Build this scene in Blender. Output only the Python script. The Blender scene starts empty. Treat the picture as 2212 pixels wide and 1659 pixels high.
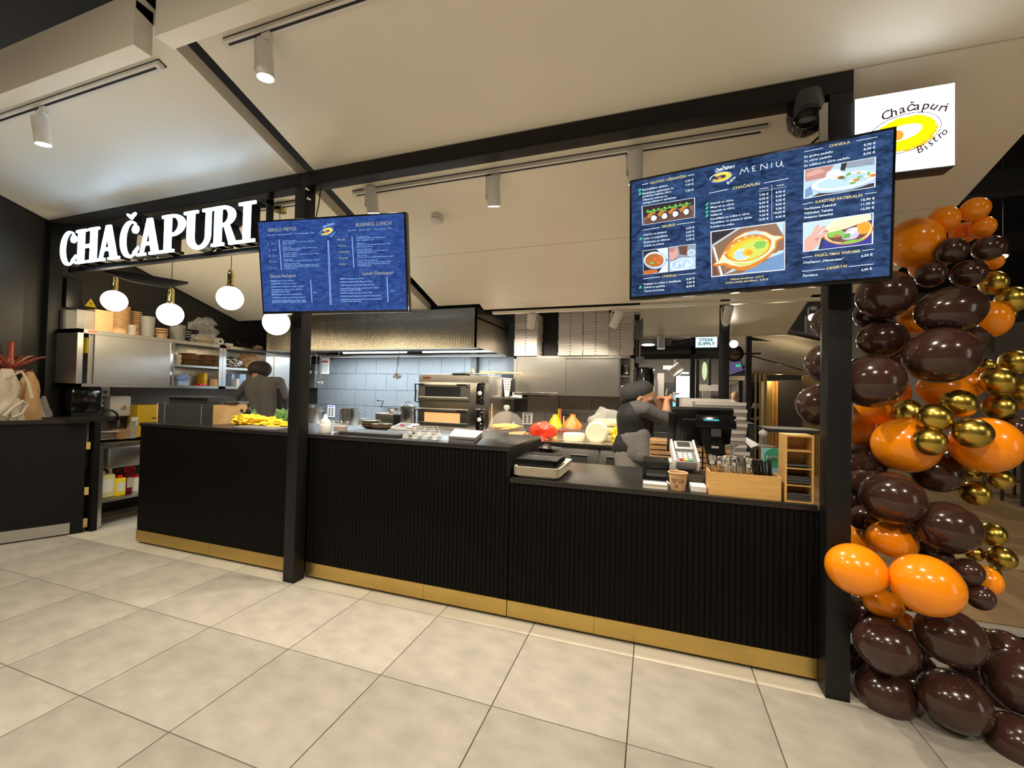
import bpy, bmesh, math, random
from mathutils import Vector, Matrix, noise
random.seed(7)
S = bpy.context.scene
COL = S.collection
PI = math.pi
# ------------------------------------------------------------------ camera, world, light, exposure
F_PX = 903.54
CAM = Vector((3.6833, -1.8255, 1.4408))
def _basis(yaw, pitch, roll):
    f = Vector((math.sin(yaw)*math.cos(pitch), math.cos(yaw)*math.cos(pitch), math.sin(pitch)))
    r0 = Vector((math.cos(yaw), -math.sin(yaw), 0)); u0 = r0.cross(f)
    return f, r0*math.cos(roll)+u0*math.sin(roll), -r0*math.sin(roll)+u0*math.cos(roll)
CF, CR, CU = _basis(-0.3260, 0.0196, 0.0217)
cam = bpy.data.objects.new('camera', bpy.data.cameras.new('camera')); COL.objects.link(cam)
cam.data.sensor_width = 36; cam.data.sensor_fit = 'HORIZONTAL'; cam.data.lens = 36*F_PX/2212
cam.data.clip_start = 0.05; cam.data.clip_end = 100
M = Matrix((CR, CU, -CF)).transposed().to_4x4(); M.translation = CAM
cam.matrix_world = M
S.camera = cam
w = bpy.data.worlds.new('world'); S.world = w; w.use_nodes = True
w.node_tree.nodes['Background'].inputs[0].default_value = (1.0, 0.92, 0.80, 1)
w.node_tree.nodes['Background'].inputs[1].default_value = 1.5
S.view_settings.view_transform = 'Standard'; S.view_settings.look = 'None'
S.view_settings.exposure = 0.68; S.view_settings.gamma = 1.0; S.view_settings.use_curve_mapping = False
try:
    S.cycles.use_denoising = True
    S.cycles.max_bounces = 8; S.cycles.transparent_max_bounces = 12; S.cycles.sample_clamp_indirect = 6
except Exception: pass

def spot(loc, target, watts, angle=70, blend=0.5, col=(1, .83, .60), radius=.05, name='spot_light'):
    l = bpy.data.lights.new(name, 'SPOT'); l.energy = watts; l.color = col
    l.spot_size = math.radians(angle); l.spot_blend = blend; l.shadow_soft_size = radius
    o = bpy.data.objects.new(name, l); COL.objects.link(o); o.location = loc
    o.rotation_euler = (Vector(target)-Vector(loc)).to_track_quat('-Z', 'Y').to_euler(); return o
def point(loc, watts, col=(1, .85, .62), radius=.1, name='lamp_light'):
    l = bpy.data.lights.new(name, 'POINT'); l.energy = watts; l.color = col; l.shadow_soft_size = radius
    o = bpy.data.objects.new(name, l); COL.objects.link(o); o.location = loc; return o
def area(loc, target, watts, sx, sy, col, name='area_light'):
    l = bpy.data.lights.new(name, 'AREA'); l.energy = watts; l.color = col; l.shape = 'RECTANGLE'; l.size = sx; l.size_y = sy
    o = bpy.data.objects.new(name, l); COL.objects.link(o); o.location = loc
    o.rotation_euler = (Vector(target)-Vector(loc)).to_track_quat('-Z', 'Y').to_euler(); return o
WARM = (1.0, .87, .68)
# unseen fill spots added as hall ceiling lamps behind and beside the viewer
for hx, hy in ((-1.5, -3.2), (1.5, -3.2), (4.5, -3.2), (7.5, -3.0), (-1.0, -5.5), (2.0, -5.5), (5.0, -5.5)):
    spot((hx, hy, 4.6), (hx, hy+(.7 if hy > -4 else 0), 0), 270, 125, .8, WARM, .12, 'hall_fill_spot')
for hx, hy in ((7.5, 2.5), (8.0, 6.5), (4.0, 7.5), (5.5, 11), (1.0, 8.5)):
    spot((hx, hy, 4.6), (hx, hy, 0), 90, 125, .8, WARM, .12, 'hall_fill_spot')

# ------------------------------------------------------------------ measuring: the ray through a pixel met with a plane of the place
def P(x, y, X=None, Y=None, Z=None):
    d = CF + CR*((x-1106)/F_PX) - CU*((y-829.5)/F_PX)
    t = (X-CAM.x)/d.x if X is not None else (Y-CAM.y)/d.y if Y is not None else (Z-CAM.z)/d.z
    return CAM + d*t
TAN = math.tan(math.radians(18.0))
def roofz(Y): return 3.06 - TAN*(Y-.605)

# ------------------------------------------------------------------ materials
MATS = {}
def mat(name, col=(.5, .5, .5), rough=.5, metal=0., emit=0., ecol=None, noisy=0., nscale=8., bump=0., bscale=60., coat=0., trans=0., alpha=1., ior=1.45, stretch=None, objrand=0., sss=0., aniso=0., spec=.5):
    if name in MATS: return MATS[name]
    m = bpy.data.materials.new(name); m.use_nodes = True; MATS[name] = m
    N = m.node_tree.nodes; L = m.node_tree.links; b = N['Principled BSDF']
    c = (*col, 1)
    b.inputs['Base Color'].default_value = c; b.inputs['Roughness'].default_value = rough; b.inputs['Metallic'].default_value = metal
    b.inputs['IOR'].default_value = ior
    if coat: b.inputs['Coat Weight'].default_value = coat; b.inputs['Coat Roughness'].default_value = .06
    b.inputs['Specular IOR Level'].default_value = spec
    if aniso: b.inputs['Anisotropic'].default_value = aniso
    if trans: b.inputs['Transmission Weight'].default_value = trans
    if alpha < 1: b.inputs['Alpha'].default_value = alpha
    if sss: b.inputs['Subsurface Weight'].default_value = sss; b.inputs['Subsurface Radius'].default_value = (.05, .02, .01)
    if emit: b.inputs['Emission Color'].default_value = (*(ecol or col), 1); b.inputs['Emission Strength'].default_value = emit
    src = None
    if noisy or bump:
        tc = N.new('ShaderNodeTexCoord'); mp = N.new('ShaderNodeMapping'); L.new(tc.outputs['Object'], mp.inputs[0])
        if stretch: mp.inputs['Scale'].default_value = stretch
    if noisy:
        nz = N.new('ShaderNodeTexNoise'); nz.inputs['Scale'].default_value = nscale; nz.inputs['Detail'].default_value = 6; L.new(mp.outputs[0], nz.inputs['Vector'])
        mx = N.new('ShaderNodeMix'); mx.data_type = 'RGBA'
        mx.inputs[6].default_value = (*[v*(1-noisy) for v in col], 1); mx.inputs[7].default_value = (*[min(1, v*(1+noisy)) for v in col], 1)
        rp = N.new('ShaderNodeMapRange'); rp.inputs[1].default_value = .3; rp.inputs[2].default_value = .7
        L.new(nz.outputs[0], rp.inputs[0]); L.new(rp.outputs[0], mx.inputs[0]); src = mx.outputs[2]
    if objrand:
        oi = N.new('ShaderNodeObjectInfo'); hs = N.new('ShaderNodeHueSaturation'); mr = N.new('ShaderNodeMapRange')
        mr.inputs[3].default_value = 1-objrand; mr.inputs[4].default_value = 1+objrand
        L.new(oi.outputs['Random'], mr.inputs[0]); L.new(mr.outputs[0], hs.inputs['Value'])
        if src: L.new(src, hs.inputs['Color'])
        else: hs.inputs['Color'].default_value = c
        src = hs.outputs[0]
    if src: L.new(src, b.inputs['Base Color'])
    if bump:
        n2 = N.new('ShaderNodeTexNoise'); n2.inputs['Scale'].default_value = bscale; n2.inputs['Detail'].default_value = 4; L.new(mp.outputs[0], n2.inputs['Vector'])
        bp = N.new('ShaderNodeBump'); bp.inputs['Strength'].default_value = bump; bp.inputs['Distance'].default_value = .01
        L.new(n2.outputs[0], bp.inputs['Height']); L.new(bp.outputs[0], b.inputs['Normal'])
    return m
K = dict(
 frame=mat('black_steel', (.0065, .0066, .0068), .45, spec=.35, bump=.05, bscale=150),
 matte=mat('matte_black', (.005, .0047, .0043), .6, spec=.25),
 slat=mat('fluted_black', (.0021, .0019, .0016), .6, spec=.14),
 top=mat('black_worktop', (.016, .0145, .013), .30, noisy=.1),
 white=mat('white_panel', (.87, .82, .70), .32, noisy=.015, nscale=3),
 lamp=mat('white_lamp', (.76, .74, .70), .45),
 dark=mat('dark_wall', (.017, .0145, .0125), .55, noisy=.1, nscale=4),
 void=mat('hall_black', (.004, .004, .004), .9),
 grout=mat('grout', (.075, .06, .048), .9),
 tile=mat('stone_tile', (.325, .30, .262), .42, noisy=.13, nscale=7, bump=.08, bscale=45, objrand=.05, stretch=(1, 1.6, 1)),
 tile2=mat('cream_lit_tile', (.47, .435, .365), .4, noisy=.06, nscale=5, bump=.05, bscale=25, objrand=.03),
 walltile=mat('grey_wall_tile', (.135, .145, .155), .45, noisy=.08, nscale=30, objrand=.06),
 walltile2=mat('brown_grey_tile', (.105, .092, .085), .4, noisy=.08, nscale=30, objrand=.06),
 steel=mat('brushed_steel', (.62, .60, .56), .30, 1., noisy=.05, nscale=3, aniso=.8),
 steel2=mat('dull_steel', (.50, .48, .45), .38, 1., noisy=.06, nscale=5),
 steel3=mat('hood_steel', (.52, .47, .39), .24, 1., noisy=.12, nscale=3, aniso=.85, stretch=(1, 1, .3)),
 chrome=mat('chrome', (.75, .74, .72), .08, 1.),
 brass=mat('brushed_brass', (.58, .41, .13), .33, 1., noisy=.06, nscale=3, bump=.02, bscale=60, stretch=(1, 1, 20)),
 gold=mat('polished_gold', (.75, .58, .22), .12, 1.),
 plastic=mat('black_plastic', (.007, .007, .0075), .38),
 gloss=mat('glossy_black', (.006, .006, .007), .12, coat=.5),
 grey=mat('grey_plastic', (.16, .165, .175), .45),
 wplastic=mat('white_plastic', (.74, .72, .68), .4),
 paper=mat('white_paper', (.80, .77, .72), .7),
 carton=mat('white_carton', (.60, .56, .52), .7, objrand=.05),
 cartong=mat('grey_carton', (.30, .285, .26), .7, objrand=.06),
 kraft=mat('kraft_paper', (.50, .30, .14), .75, noisy=.08, nscale=20),
 kraftd=mat('kraft_board', (.42, .24, .10), .75, noisy=.08, nscale=20),
 bamboo=mat('bamboo', (.62, .37, .12), .42, noisy=.10, nscale=6, stretch=(1.5, 1, 14)),
 birch=mat('birch_ply', (.66, .43, .20), .5, noisy=.07, nscale=6, stretch=(1, 1, 8)),
 cherry=mat('cherry_wood', (.24, .042, .018), .3, noisy=.15, nscale=10, coat=.3),
 glass=mat('clear_glass', (.95, .97, .96), .02, 0, trans=1., ior=1.45),
 thin=mat('thin_glass', (.9, .92, .92), .03, 0, alpha=.10),
 film=mat('plastic_film', (.75, .74, .70), .25, 0, alpha=.26, bump=.3, bscale=30),
 globe=mat('opal_glass', (1, .93, .78), .3, 0, emit=5.0, ecol=(1, .87, .62)),
 bulb=mat('lamp_lens', (1, .95, .85), .3, 0, emit=40, ecol=(1, .9, .72)),
 led=mat('led_face', (1, 1, 1), .5, 0, emit=3.3, ecol=(.48, .73, 1)),
 tube=mat('fluorescent', (1, 1, 1), .5, 0, emit=2.6, ecol=(.80, .93, 1)),
 brown=mat('brown_latex', (.048, .0205, .0155), .17, coat=.3),
 orange=mat('orange_latex', (1.0, .30, .004), .2, coat=.3),
 goldb=mat('gold_latex', (.52, .37, .07), .27, 1.),
 skin=mat('skin', (.58, .29, .17), .55, sss=.1), hair=mat('dark_hair', (.02, .014, .01), .6), hair2=mat('fair_hair', (.40, .25, .10), .6),
 shirt=mat('grey_shirt', (.10, .095, .10), .85, bump=.9, bscale=14), shirt2=mat('grey_jumper', (.095, .09, .088), .9, bump=.7, bscale=14),
 vest=mat('black_vest', (.013, .012, .012), .7, bump=.9, bscale=14), apron=mat('grey_apron', (.14, .128, .128), .85, bump=1.0, bscale=11),
 cap=mat('dark_cap', (.035, .034, .036), .8, bump=.2, bscale=40), black=mat('black_cloth', (.012, .011, .012), .85),
 yellow=mat('yellow_cloth', (.90, .58, .03), .8, bump=.4, bscale=40), ybox=mat('yellow_plastic', (.62, .40, .01), .45), ybottle=mat('yellow_bottle', (.88, .68, .02), .35),
 red=mat('red_film', (.85, .045, .012), .35, bump=.5, bscale=30, sss=.1), redcap=mat('red_plastic', (.60, .02, .02), .35), redliq=mat('red_liquid', (.25, .012, .02), .2),
 obag=mat('orange_film', (.85, .22, .05), .35, bump=.5, bscale=30), ybag=mat('mustard_film', (.66, .42, .01), .4, bump=.5, bscale=30),
 cheese=mat('white_cheese', (.88, .80, .58), .5, sss=.1), cheesey=mat('cheese_wrapped', (.85, .74, .40), .35),
 ceram=mat('brown_ceramic', (.20, .13, .08), .4), rim=mat('blue_glaze', (.36, .45, .45), .25), cream=mat('cream_glaze', (.6, .52, .40), .4),
 blue=mat('blue_plastic', (.25, .38, .75), .4), lblue=mat('pale_blue_plastic', (.45, .58, .82), .35, alpha=.8), teal=mat('light_blue', (.30, .60, .75), .5),
 green=mat('green_sign', (.05, .36, .20), .5), oil=mat('oil_canister', (.70, .62, .30), .3), cake=mat('cake_crust', (.72, .36, .06), .7, bump=.8, bscale=70), caked=mat('cake_layer', (.30, .16, .06), .7),
 gob=mat('goblet_glass', (.9, .9, .86), .05, 0, alpha=.38), fabric=mat('cream_canvas', (.55, .48, .37), .85, bump=.2, bscale=50), label=mat('label_print', (.75, .72, .66), .6), ink=mat('ink', (.012, .011, .011), .6), inkr=mat('red_print', (.45, .07, .03), .6), inkb=mat('blue_print', (.10, .2, .55), .6),
 amber=mat('oven_glow', (.55, .26, .12), .25, 0, emit=.55, ecol=(1, .42, .16)), ovglass=mat('oven_glass', (.03, .032, .034), .08, coat=1.),
 warn=mat('warning_yellow', (.85, .60, .02), .5), hall=mat('far_wall', (.42, .40, .37), .7), halld=mat('far_dark', (.03, .03, .032), .6), hallg=mat('far_grey', (.16, .15, .14), .6),
 metalceil=mat('metal_ceiling', (.50, .48, .44), .3, .45, noisy=.1, nscale=2, bump=.15, bscale=3), wood=mat('slat_wood', (.55, .30, .08), .45, noisy=.15, nscale=6), goldslat=mat('gold_slat', (.50, .36, .14), .4, .8),
 parquet=mat('oak_parquet', (.31, .20, .10), .38, noisy=.12, nscale=8, objrand=.22, stretch=(1, 6, 1)), parquet2=mat('light_strip', (.46, .34, .19), .4, noisy=.12, nscale=6, objrand=.15),
 tan=mat('pine_board', (.75, .50, .22), .5), pink=mat('pink_handle', (.9, .25, .15), .4), dg=mat('dark_grey', (.036, .036, .036), .5), bed=mat('floor_bed', (.40, .365, .31), .6), mg=mat('mid_grey', (.09, .088, .085), .5),
)
def emitm(name, col, s): return mat(name, (0, 0, 0) if max(col) < .0 else tuple(v*.2 for v in col), .5, 0, emit=s, ecol=col)

# ------------------------------------------------------------------ mesh builder
class MB:
    def __init__(s): s.v = []; s.f = []; s.mi = []; s.sm = []; s.cur = 0; s.smooth = True
    def add(s, vs, fs, T=None):
        n = len(s.v)
        s.v += [tuple(T @ Vector(v)) for v in vs] if T is not None else [tuple(v) for v in vs]
        for f in fs: s.f.append(tuple(i+n for i in f)); s.mi.append(s.cur); s.sm.append(s.smooth)
        return s
    def m(s, i): s.cur = i; return s
    def box(s, a, b, T=None, bev=0.):
        x0, x1 = sorted((a[0], b[0])); y0, y1 = sorted((a[1], b[1])); z0, z1 = sorted((a[2], b[2]))
        if not bev:
            vs = [(x, y, z) for z in (z0, z1) for y in (y0, y1) for x in (x0, x1)]
            return s.add(vs, [(0, 2, 3, 1), (4, 5, 7, 6), (0, 1, 5, 4), (2, 6, 7, 3), (0, 4, 6, 2), (1, 3, 7, 5)], T)
        bm = bmesh.new(); bmesh.ops.create_cube(bm, size=1)
        for v in bm.verts: v.co = Vector(((x0+x1)/2+v.co.x*(x1-x0), (y0+y1)/2+v.co.y*(y1-y0), (z0+z1)/2+v.co.z*(z1-z0)))
        bmesh.ops.bevel(bm, geom=bm.edges[:], offset=bev, segments=2, affect='EDGES', profile=.6)
        return s.bm(bm, T)
    def bm(s, bm, T=None):
        bm.verts.ensure_lookup_table(); bm.verts.index_update()
        s.add([v.co.copy() for v in bm.verts], [[v.index for v in f.verts] for f in bm.faces], T); bm.free(); return s
    def lathe(s, prof, c=(0, 0, 0), n=24, T=None, axis='Z', cap=True):
        vs = []; fs = []
        for r, z in prof:
            for k in range(n):
                a = 2*PI*k/n; p = (r*math.cos(a), r*math.sin(a), z)
                if axis == 'X': p = (p[2], p[0], p[1])
                if axis == 'Y': p = (p[1], p[2], p[0])
                vs.append((p[0]+c[0], p[1]+c[1], p[2]+c[2]))
        for i in range(len(prof)-1):
            for k in range(n):
                k2 = (k+1) % n; fs.append((i*n+k, i*n+k2, (i+1)*n+k2, (i+1)*n+k))
        if cap: fs.append(tuple(range(n-1, -1, -1))); fs.append(tuple((len(prof)-1)*n+k for k in range(n)))
        return s.add(vs, fs, T)
    def cyl(s, c, r, h, n=20, axis='Z', r2=None, T=None): return s.lathe([(r, 0), (r2 if r2 is not None else r, h)], c, n, T, axis)
    def ell(s, c, r, nu=20, nv=12, T=None):
        if not hasattr(r, '__len__'): r = (r, r, r)
        vs = [(c[0], c[1], c[2]-r[2])]
        for j in range(1, nv):
            t = -PI/2+PI*j/nv
            for i in range(nu):
                a = 2*PI*i/nu; vs.append((c[0]+r[0]*math.cos(t)*math.cos(a), c[1]+r[1]*math.cos(t)*math.sin(a), c[2]+r[2]*math.sin(t)))
        vs.append((c[0], c[1], c[2]+r[2])); top = len(vs)-1; fs = []
        for i in range(nu): fs.append((0, 1+(i+1) % nu, 1+i)); fs.append((top, top-nu+i, top-nu+(i+1) % nu))
        for j in range(nv-2):
            for i in range(nu):
                a = 1+j*nu+i; b = 1+j*nu+(i+1) % nu; fs.append((a, b, b+nu, a+nu))
        return s.add(vs, fs, T)
    def tube(s, pts, r, n=8, closed=False, T=None):
        pts = [Vector(p) for p in pts]; rs = r if hasattr(r, '__len__') else [r]*len(pts)
        vs = []; fs = []; prev = None; L = len(pts)
        for i, p in enumerate(pts):
            d = (pts[(i+1) % L]-pts[i-1]) if closed else (pts[min(i+1, L-1)]-pts[max(i-1, 0)])
            d.normalize()
            if prev is None:
                prev = d.orthogonal().normalized()
            prev = (prev-d*prev.dot(d)).normalized(); q = d.cross(prev)
            for k in range(n):
                a = 2*PI*k/n; vs.append(p+(prev*math.cos(a)+q*math.sin(a))*rs[i])
        for i in range(L if closed else L-1):
            for k in range(n):
                j = (i+1) % L; fs.append((i*n+k, i*n+(k+1) % n, j*n+(k+1) % n, j*n+k))
        if not closed: fs.append(tuple(range(n-1, -1, -1))); fs.append(tuple((L-1)*n+k for k in range(n)))
        return s.add(vs, fs, T)
    def poly(s, pts, T=None): return s.add(pts, [tuple(range(len(pts)))], T)
    def prism(s, pts, d, T=None):          # pts: 3D outline (counter-clockwise from the front), d: depth vector
        n = len(pts); d = Vector(d); a = [Vector(p) for p in pts]; b = [p+d for p in a]
        fs = [tuple(range(n)), tuple(range(2*n-1, n-1, -1))]+[(i, i+n, (i+1) % n+n, (i+1) % n) for i in range(n)]
        return s.add(a+b, fs, T)
    def build(s, name, mats, parent=None, sharp=35, origin=None, recalc=False):
        me = bpy.data.meshes.new(name)
        if parent is not None: o3 = Vector(parent['_o'])
        elif origin is not None: o3 = Vector(origin)
        else:
            xs = [[v[i] for v in s.v] for i in range(3)]; o3 = Vector(((min(xs[0])+max(xs[0]))/2, (min(xs[1])+max(xs[1]))/2, min(xs[2])))
        me.from_pydata([(v[0]-o3.x, v[1]-o3.y, v[2]-o3.z) for v in s.v], [], s.f)
        if not isinstance(mats, (list, tuple)): mats = [mats]
        for m in mats: me.materials.append(m)
        me.polygons.foreach_set('material_index', s.mi); me.polygons.foreach_set('use_smooth', s.sm)
        if recalc:
            b = bmesh.new(); b.from_mesh(me); bmesh.ops.recalc_face_normals(b, faces=b.faces[:]); b.to_mesh(me); b.free()
        if sharp: me.set_sharp_from_angle(angle=math.radians(sharp))
        me.update()
        o = bpy.data.objects.new(name, me); COL.objects.link(o)
        if parent is not None: o.parent = parent; o['_o'] = tuple(parent['_o'])
        else: o.location = o3; o['_o'] = tuple(o3)
        return o
def tag(o, label=None, cat=None, group=None, kind=None):
    for k, v in (('label', label), ('category', cat), ('group', group), ('kind', kind)):
        if v: o[k] = v
    return o
def thing(name, loc, label, cat, group=None):
    o = bpy.data.objects.new(name, None); COL.objects.link(o); o.location = loc; o.empty_display_size = .05; o['_o'] = tuple(loc)
    return tag(o, label, cat, group)
def dup(root, loc=None, label=None, rotz=None):
    c = root.copy(); COL.objects.link(c)
    if loc is not None: c.location = loc
    if rotz is not None: c.rotation_euler.z = rotz
    if label: c['label'] = label
    def rec(a, b):
        for ch in list(a.children):
            d = ch.copy(); COL.objects.link(d); d.parent = b; rec(ch, d)
    rec(root, c); return c
def inst(o, loc, parent=None):                       # a copy of one mesh object (shared mesh data)
    c = o.copy(); COL.objects.link(c)
    c.location = loc
    if parent is not None: c.parent = parent
    return c
ORD = 'first second third fourth fifth sixth seventh eighth ninth tenth eleventh twelfth thirteenth fourteenth fifteenth sixteenth seventeenth eighteenth nineteenth twentieth'.split()
def ordw(i): return ORD[i] if i < 20 else ('twenty-'+ORD[i-20]) if i < 29 else 'thirtieth'

# ------------------------------------------------------------------ lettering: every string becomes flat geometry
class Print:
    def __init__(s): s.items = []
    def add(s, body, mi, T, width=None, height=None, off=0., shear=0.): s.items.append((body, mi, T, width, height, off, shear)); return s
    def into(s, mb, dz=(0, 0, 0)):
        obs = []
        for body, mi, T, wd, ht, off, sh in s.items:
            cu = bpy.data.curves.new('lettering', 'FONT'); cu.body = body; cu.size = 1; cu.offset = off; cu.shear = sh; cu.resolution_u = 2
            o = bpy.data.objects.new('lettering', cu); COL.objects.link(o); obs.append(o)
        bpy.context.view_layer.update(); dg = bpy.context.evaluated_depsgraph_get()
        for o, (body, mi, T, wd, ht, off, sh) in zip(obs, s.items):
            ev = o.evaluated_get(dg); me = ev.to_mesh(); vs = [v.co.copy() for v in me.vertices]; fs = [tuple(p.vertices) for p in me.polygons]; ev.to_mesh_clear()
            if vs:
                x0 = min(v.x for v in vs); x1 = max(v.x for v in vs)
                sx = (wd/(x1-x0)) if wd else None; sy = ht/.70 if ht else None
                if sx is None: sx = sy
                if sy is None: sy = sx
                # local frame: x right, z up, drawn in the x-z plane (front towards -y)
                vs = [Vector(((v.x-x0)*sx, 0, v.y*sy)) for v in vs]
                mb.cur = mi; mb.smooth = False; mb.add(vs, fs, T)
            cu = o.data; bpy.data.objects.remove(o); bpy.data.curves.remove(cu)
        s.items = []
        return mb
# ================================================================== THE SETTING
def pieces(name, mb, mats, parent, locs, sharp=35):
    o = mb.build(name, mats, None, sharp, origin=(0, 0, 0)); po = Vector(parent['_o'])
    o.parent = parent; o.location = Vector(locs[0])-po
    out = [o]
    for l in locs[1:]:
        c = inst(o, Vector(l)-po, parent); out.append(c)
    return out
def structure(o): o['kind'] = 'structure'; return o
fl = structure(MB().box((-9, -7, -.06), (16, 16, -.012)).build('floor', K['bed'], origin=(0, 0, 0)))
MB().box((-3.62, -2.42, -.012), (7.22, 2.42, -.008)).build('grout_bed', K['grout'], fl)
t = MB().box((.0025, .0025, -.02), (.5975, .5975, 0), bev=.0015)
pieces('floor_tile', t, K['tile'], fl, [(.6*i, .6*j, 0) for j in range(-4, 1) for i in range(-6, 12)])
t = MB().box((.0025, .0025, -.02), (.5975, .5975, 0), bev=.0015)
pieces('floor_tile', t, K['tile2'], fl, [(.6*i, .6, 0) for i in range(-4, 8)]+[(.6*i, .6*j, 0) for j in (2, 3) for i in range(-4, 7)])  # cream kiosk floor; its row along the counter also paints in a bright light strip
pieces('floor_tile', MB().box((.0025, .0025, -.02), (.5975, .5975, 0)), K['tile'], fl, [(.6*i, .6, 0) for i in range(8, 11)]+[(.6*i, 1.2, 0) for i in range(8, 10)])
# oak parquet beyond the tiles: herringbone fields between light border strips
L_, W_ = .56, .14
hb = []
for i in range(26):
    for j in range(9):
        hb.append((i, j))
plankA = MB().box((.001, .001, -.02), (L_-.001, W_-.001, -.001)).build('floor_plank', K['parquet'], origin=(0, 0, 0))
plankB = MB().box((.001, .001, -.02), (W_-.001, L_-.001, -.001)).build('floor_plank', K['parquet'], origin=(0, 0, 0))
plankA.parent = fl; plankB.parent = fl; usedA = usedB = False; npl = 0
for k in range(-14, 40):
    for q in range(-3, 12):
        for typ in (0, 1):
            x = 5.0+k*W_+q*(L_); y = 2.1+k*W_-q*L_+(0)
            if typ: x += L_; y += -L_+W_
            if not (5.1 < x < 9.4 and 1.75 < y < 6.6) or npl > 285: continue
            if y < 1.9+.0*x and x < 5.3: continue
            base = plankB if typ else plankA
            if typ and not usedB: base.location = (x, y, 0); usedB = True
            elif not typ and not usedA: base.location = (x, y, 0); usedA = True
            else: inst(base, (x, y, 0), fl)
            npl += 1
strip = MB().box((0, .001, -.02), (1.2, .109, -.0005))
pieces('border_strip', strip, K['parquet2'], fl, [(4.9+1.2*i+.4*(r % 2), y0+.11*r, 0.0005) for y0 in (1.22, 3.05) for r in range(4) for i in range(4)])
far_fl = MB().box((7.23, 1.2, -.012), (16, 16, -.004)).box((4.8, 2.43, -.012), (7.23, 16, -.004)).build('parquet_field', K['parquet'], fl)

ceil = structure(MB().box((-9, -7, 5.0), (16, 16, 5.1)).build('ceiling', K['void']))
# two steel beams of the hall ceiling seen past the balloons
structure(MB().box((5.2, 5.6, 4.3), (16, 5.8, 4.6)).box((5.2, 8.4, 4.3), (16, 8.6, 4.6)).build('ceiling_beam', K['halld']))

# ---- the white pitched roof over the kiosk: boards laid in two bays with a black gap between
def roof_bay(x0, x1, y0, y1, zf, root, splits, th=.09):
    ys = [y0]+[s for s in splits if y0 < s < y1]+[y1]
    for a, b in zip(ys[:-1], ys[1:]):
        a2 = a+(.0035 if a != y0 else 0); b2 = b-(.0035 if b != y1 else 0)
        m = MB(); m.smooth = False
        m.prism([(x0, a2, zf(a2)), (x0, b2, zf(b2)), (x0, b2, zf(b2)+th), (x0, a2, zf(a2)+th)], (x1-x0, 0, 0))
        m.build('roof_panel', K['white'], root, recalc=True)
roof = structure(MB().box((-2.1, -.30, roofz(-.30)+.09), (5.54, -.285, 3.48)).build('ceiling.001', K['void'])); roof.name = 'ceiling.001'
roof_bay(-2.07, 1.105, -.44, 2.66, roofz, roof, (.61, 1.66))
roof_bay(1.27, 5.545, -.44, 2.53, roofz, roof, (.61, 1.66))
m = MB(); m.smooth = False                          # the right bay is cut back around the hood
m.prism([(1.80, 2.534, roofz(2.534)), (1.80, 2.66, roofz(2.66)), (1.80, 2.66, roofz(2.66)+.09), (1.80, 2.534, roofz(2.534)+.09)], (3.745, 0, 0)).build('roof_panel', K['white'], roof, recalc=True)
MB().box((-2.07, -.445, 3.20), (1.105, -.36, 3.44)).build('ridge_box', K['white'], roof)
MB().box((1.27, -.445, 3.20), (5.545, -.36, 3.44)).build('ridge_box', K['white'], roof)
MB().box((1.0, -.40, roofz(-.3)+.2), (1.4, 2.9, roofz(-.3)+.26)).build('gap_backing', K['void'], roof)
MB().box((1.90, 2.68, 2.345), (5.3, 2.74, 2.372)).build('edge_strip', K['white'], roof)
roof2 = structure(MB().box((-2.1, 2.75, 3.30), (5.54, 2.76, 3.34)).build('ceiling.002', K['void']))
z2 = lambda Y: 2.395+TAN*(5.35-Y)
roof_bay(1.9, 5.545, 2.95, 5.36, z2, roof2, (4.0,))
MB().box((1.9, 5.33, 2.375), (5.545, 5.37, 2.40)).build('edge_strip', K['white'], roof2)

# ---- walls
wl = structure(MB().box((-2.16, -4, 0), (-2.10, 3.95, 3.8)).build('wall_left', K['dark'], origin=(-2.1, 0, 0)))
MB().box((-2.10, -.2, 0), (-2.085, .12, 3.3)).box((-2.10, .13, 0), (-2.085, .47, 3.2)).build('wall_panel', mat('wall_sheet', (.017, .0135, .010), .45), wl)
MB().box((-2.10, .74, 0), (-2.085, .97, 3.0)).build('wall_panel', K['dark'], wl)
pieces('wall_tile', MB().box((0, .0015, .0015), (.012, .5985, .2985)), K['walltile2'], wl, [(-2.097, .75+.6*i, .84+.3*j) for j in range(2) for i in range(5)])
wb = structure(MB().box((-2.10, 3.88, 0), (3.50, 3.98, 3.2)).build('wall_back', K['dark'], origin=(0, 3.9, 0)))
th_ = .262; tw = .392
pieces('wall_tile', MB().box((.0025, -.015, .0025), (tw-.0025, 0, th_-.0025)), K['walltile'], wb,
       [(-1.93+tw*i+(tw/2 if r % 2 else 0), 3.88, .905+th_*r) for r in range(4) for i in range(9)])
pieces('wall_tile', MB().box((.0025, -.015, .0025), (tw*1.15-.0025, 0, th_-.0025)), K['walltile2'], wb,
       [(1.80+tw*1.15*i+(tw/2 if r % 2 else 0), 3.88, .905+th_*r) for r in range(2) for i in range(3)])
# hall walls far away
structure(MB().box((-9, 15.5, 0), (16, 15.6, 5)).build('wall_far', K['hallg']))
structure(MB().box((-9, -7.1, 0), (16, -7.0, 5)).build('wall_near_block', K['hallg']))  # unseen, added behind the viewer to hold back the world light
structure(MB().box((15.4, -4, 0), (15.5, 15.5, 5)).build('wall_right', K['hall']))
wfr = structure(MB().box((7.0, 9.2, 0), (15.4, 9.4, 3.3)).box((6.9, 9.1, 0), (7.15, 9.2, 3.3)).build('wall_far.001', K['hall']))

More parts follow.
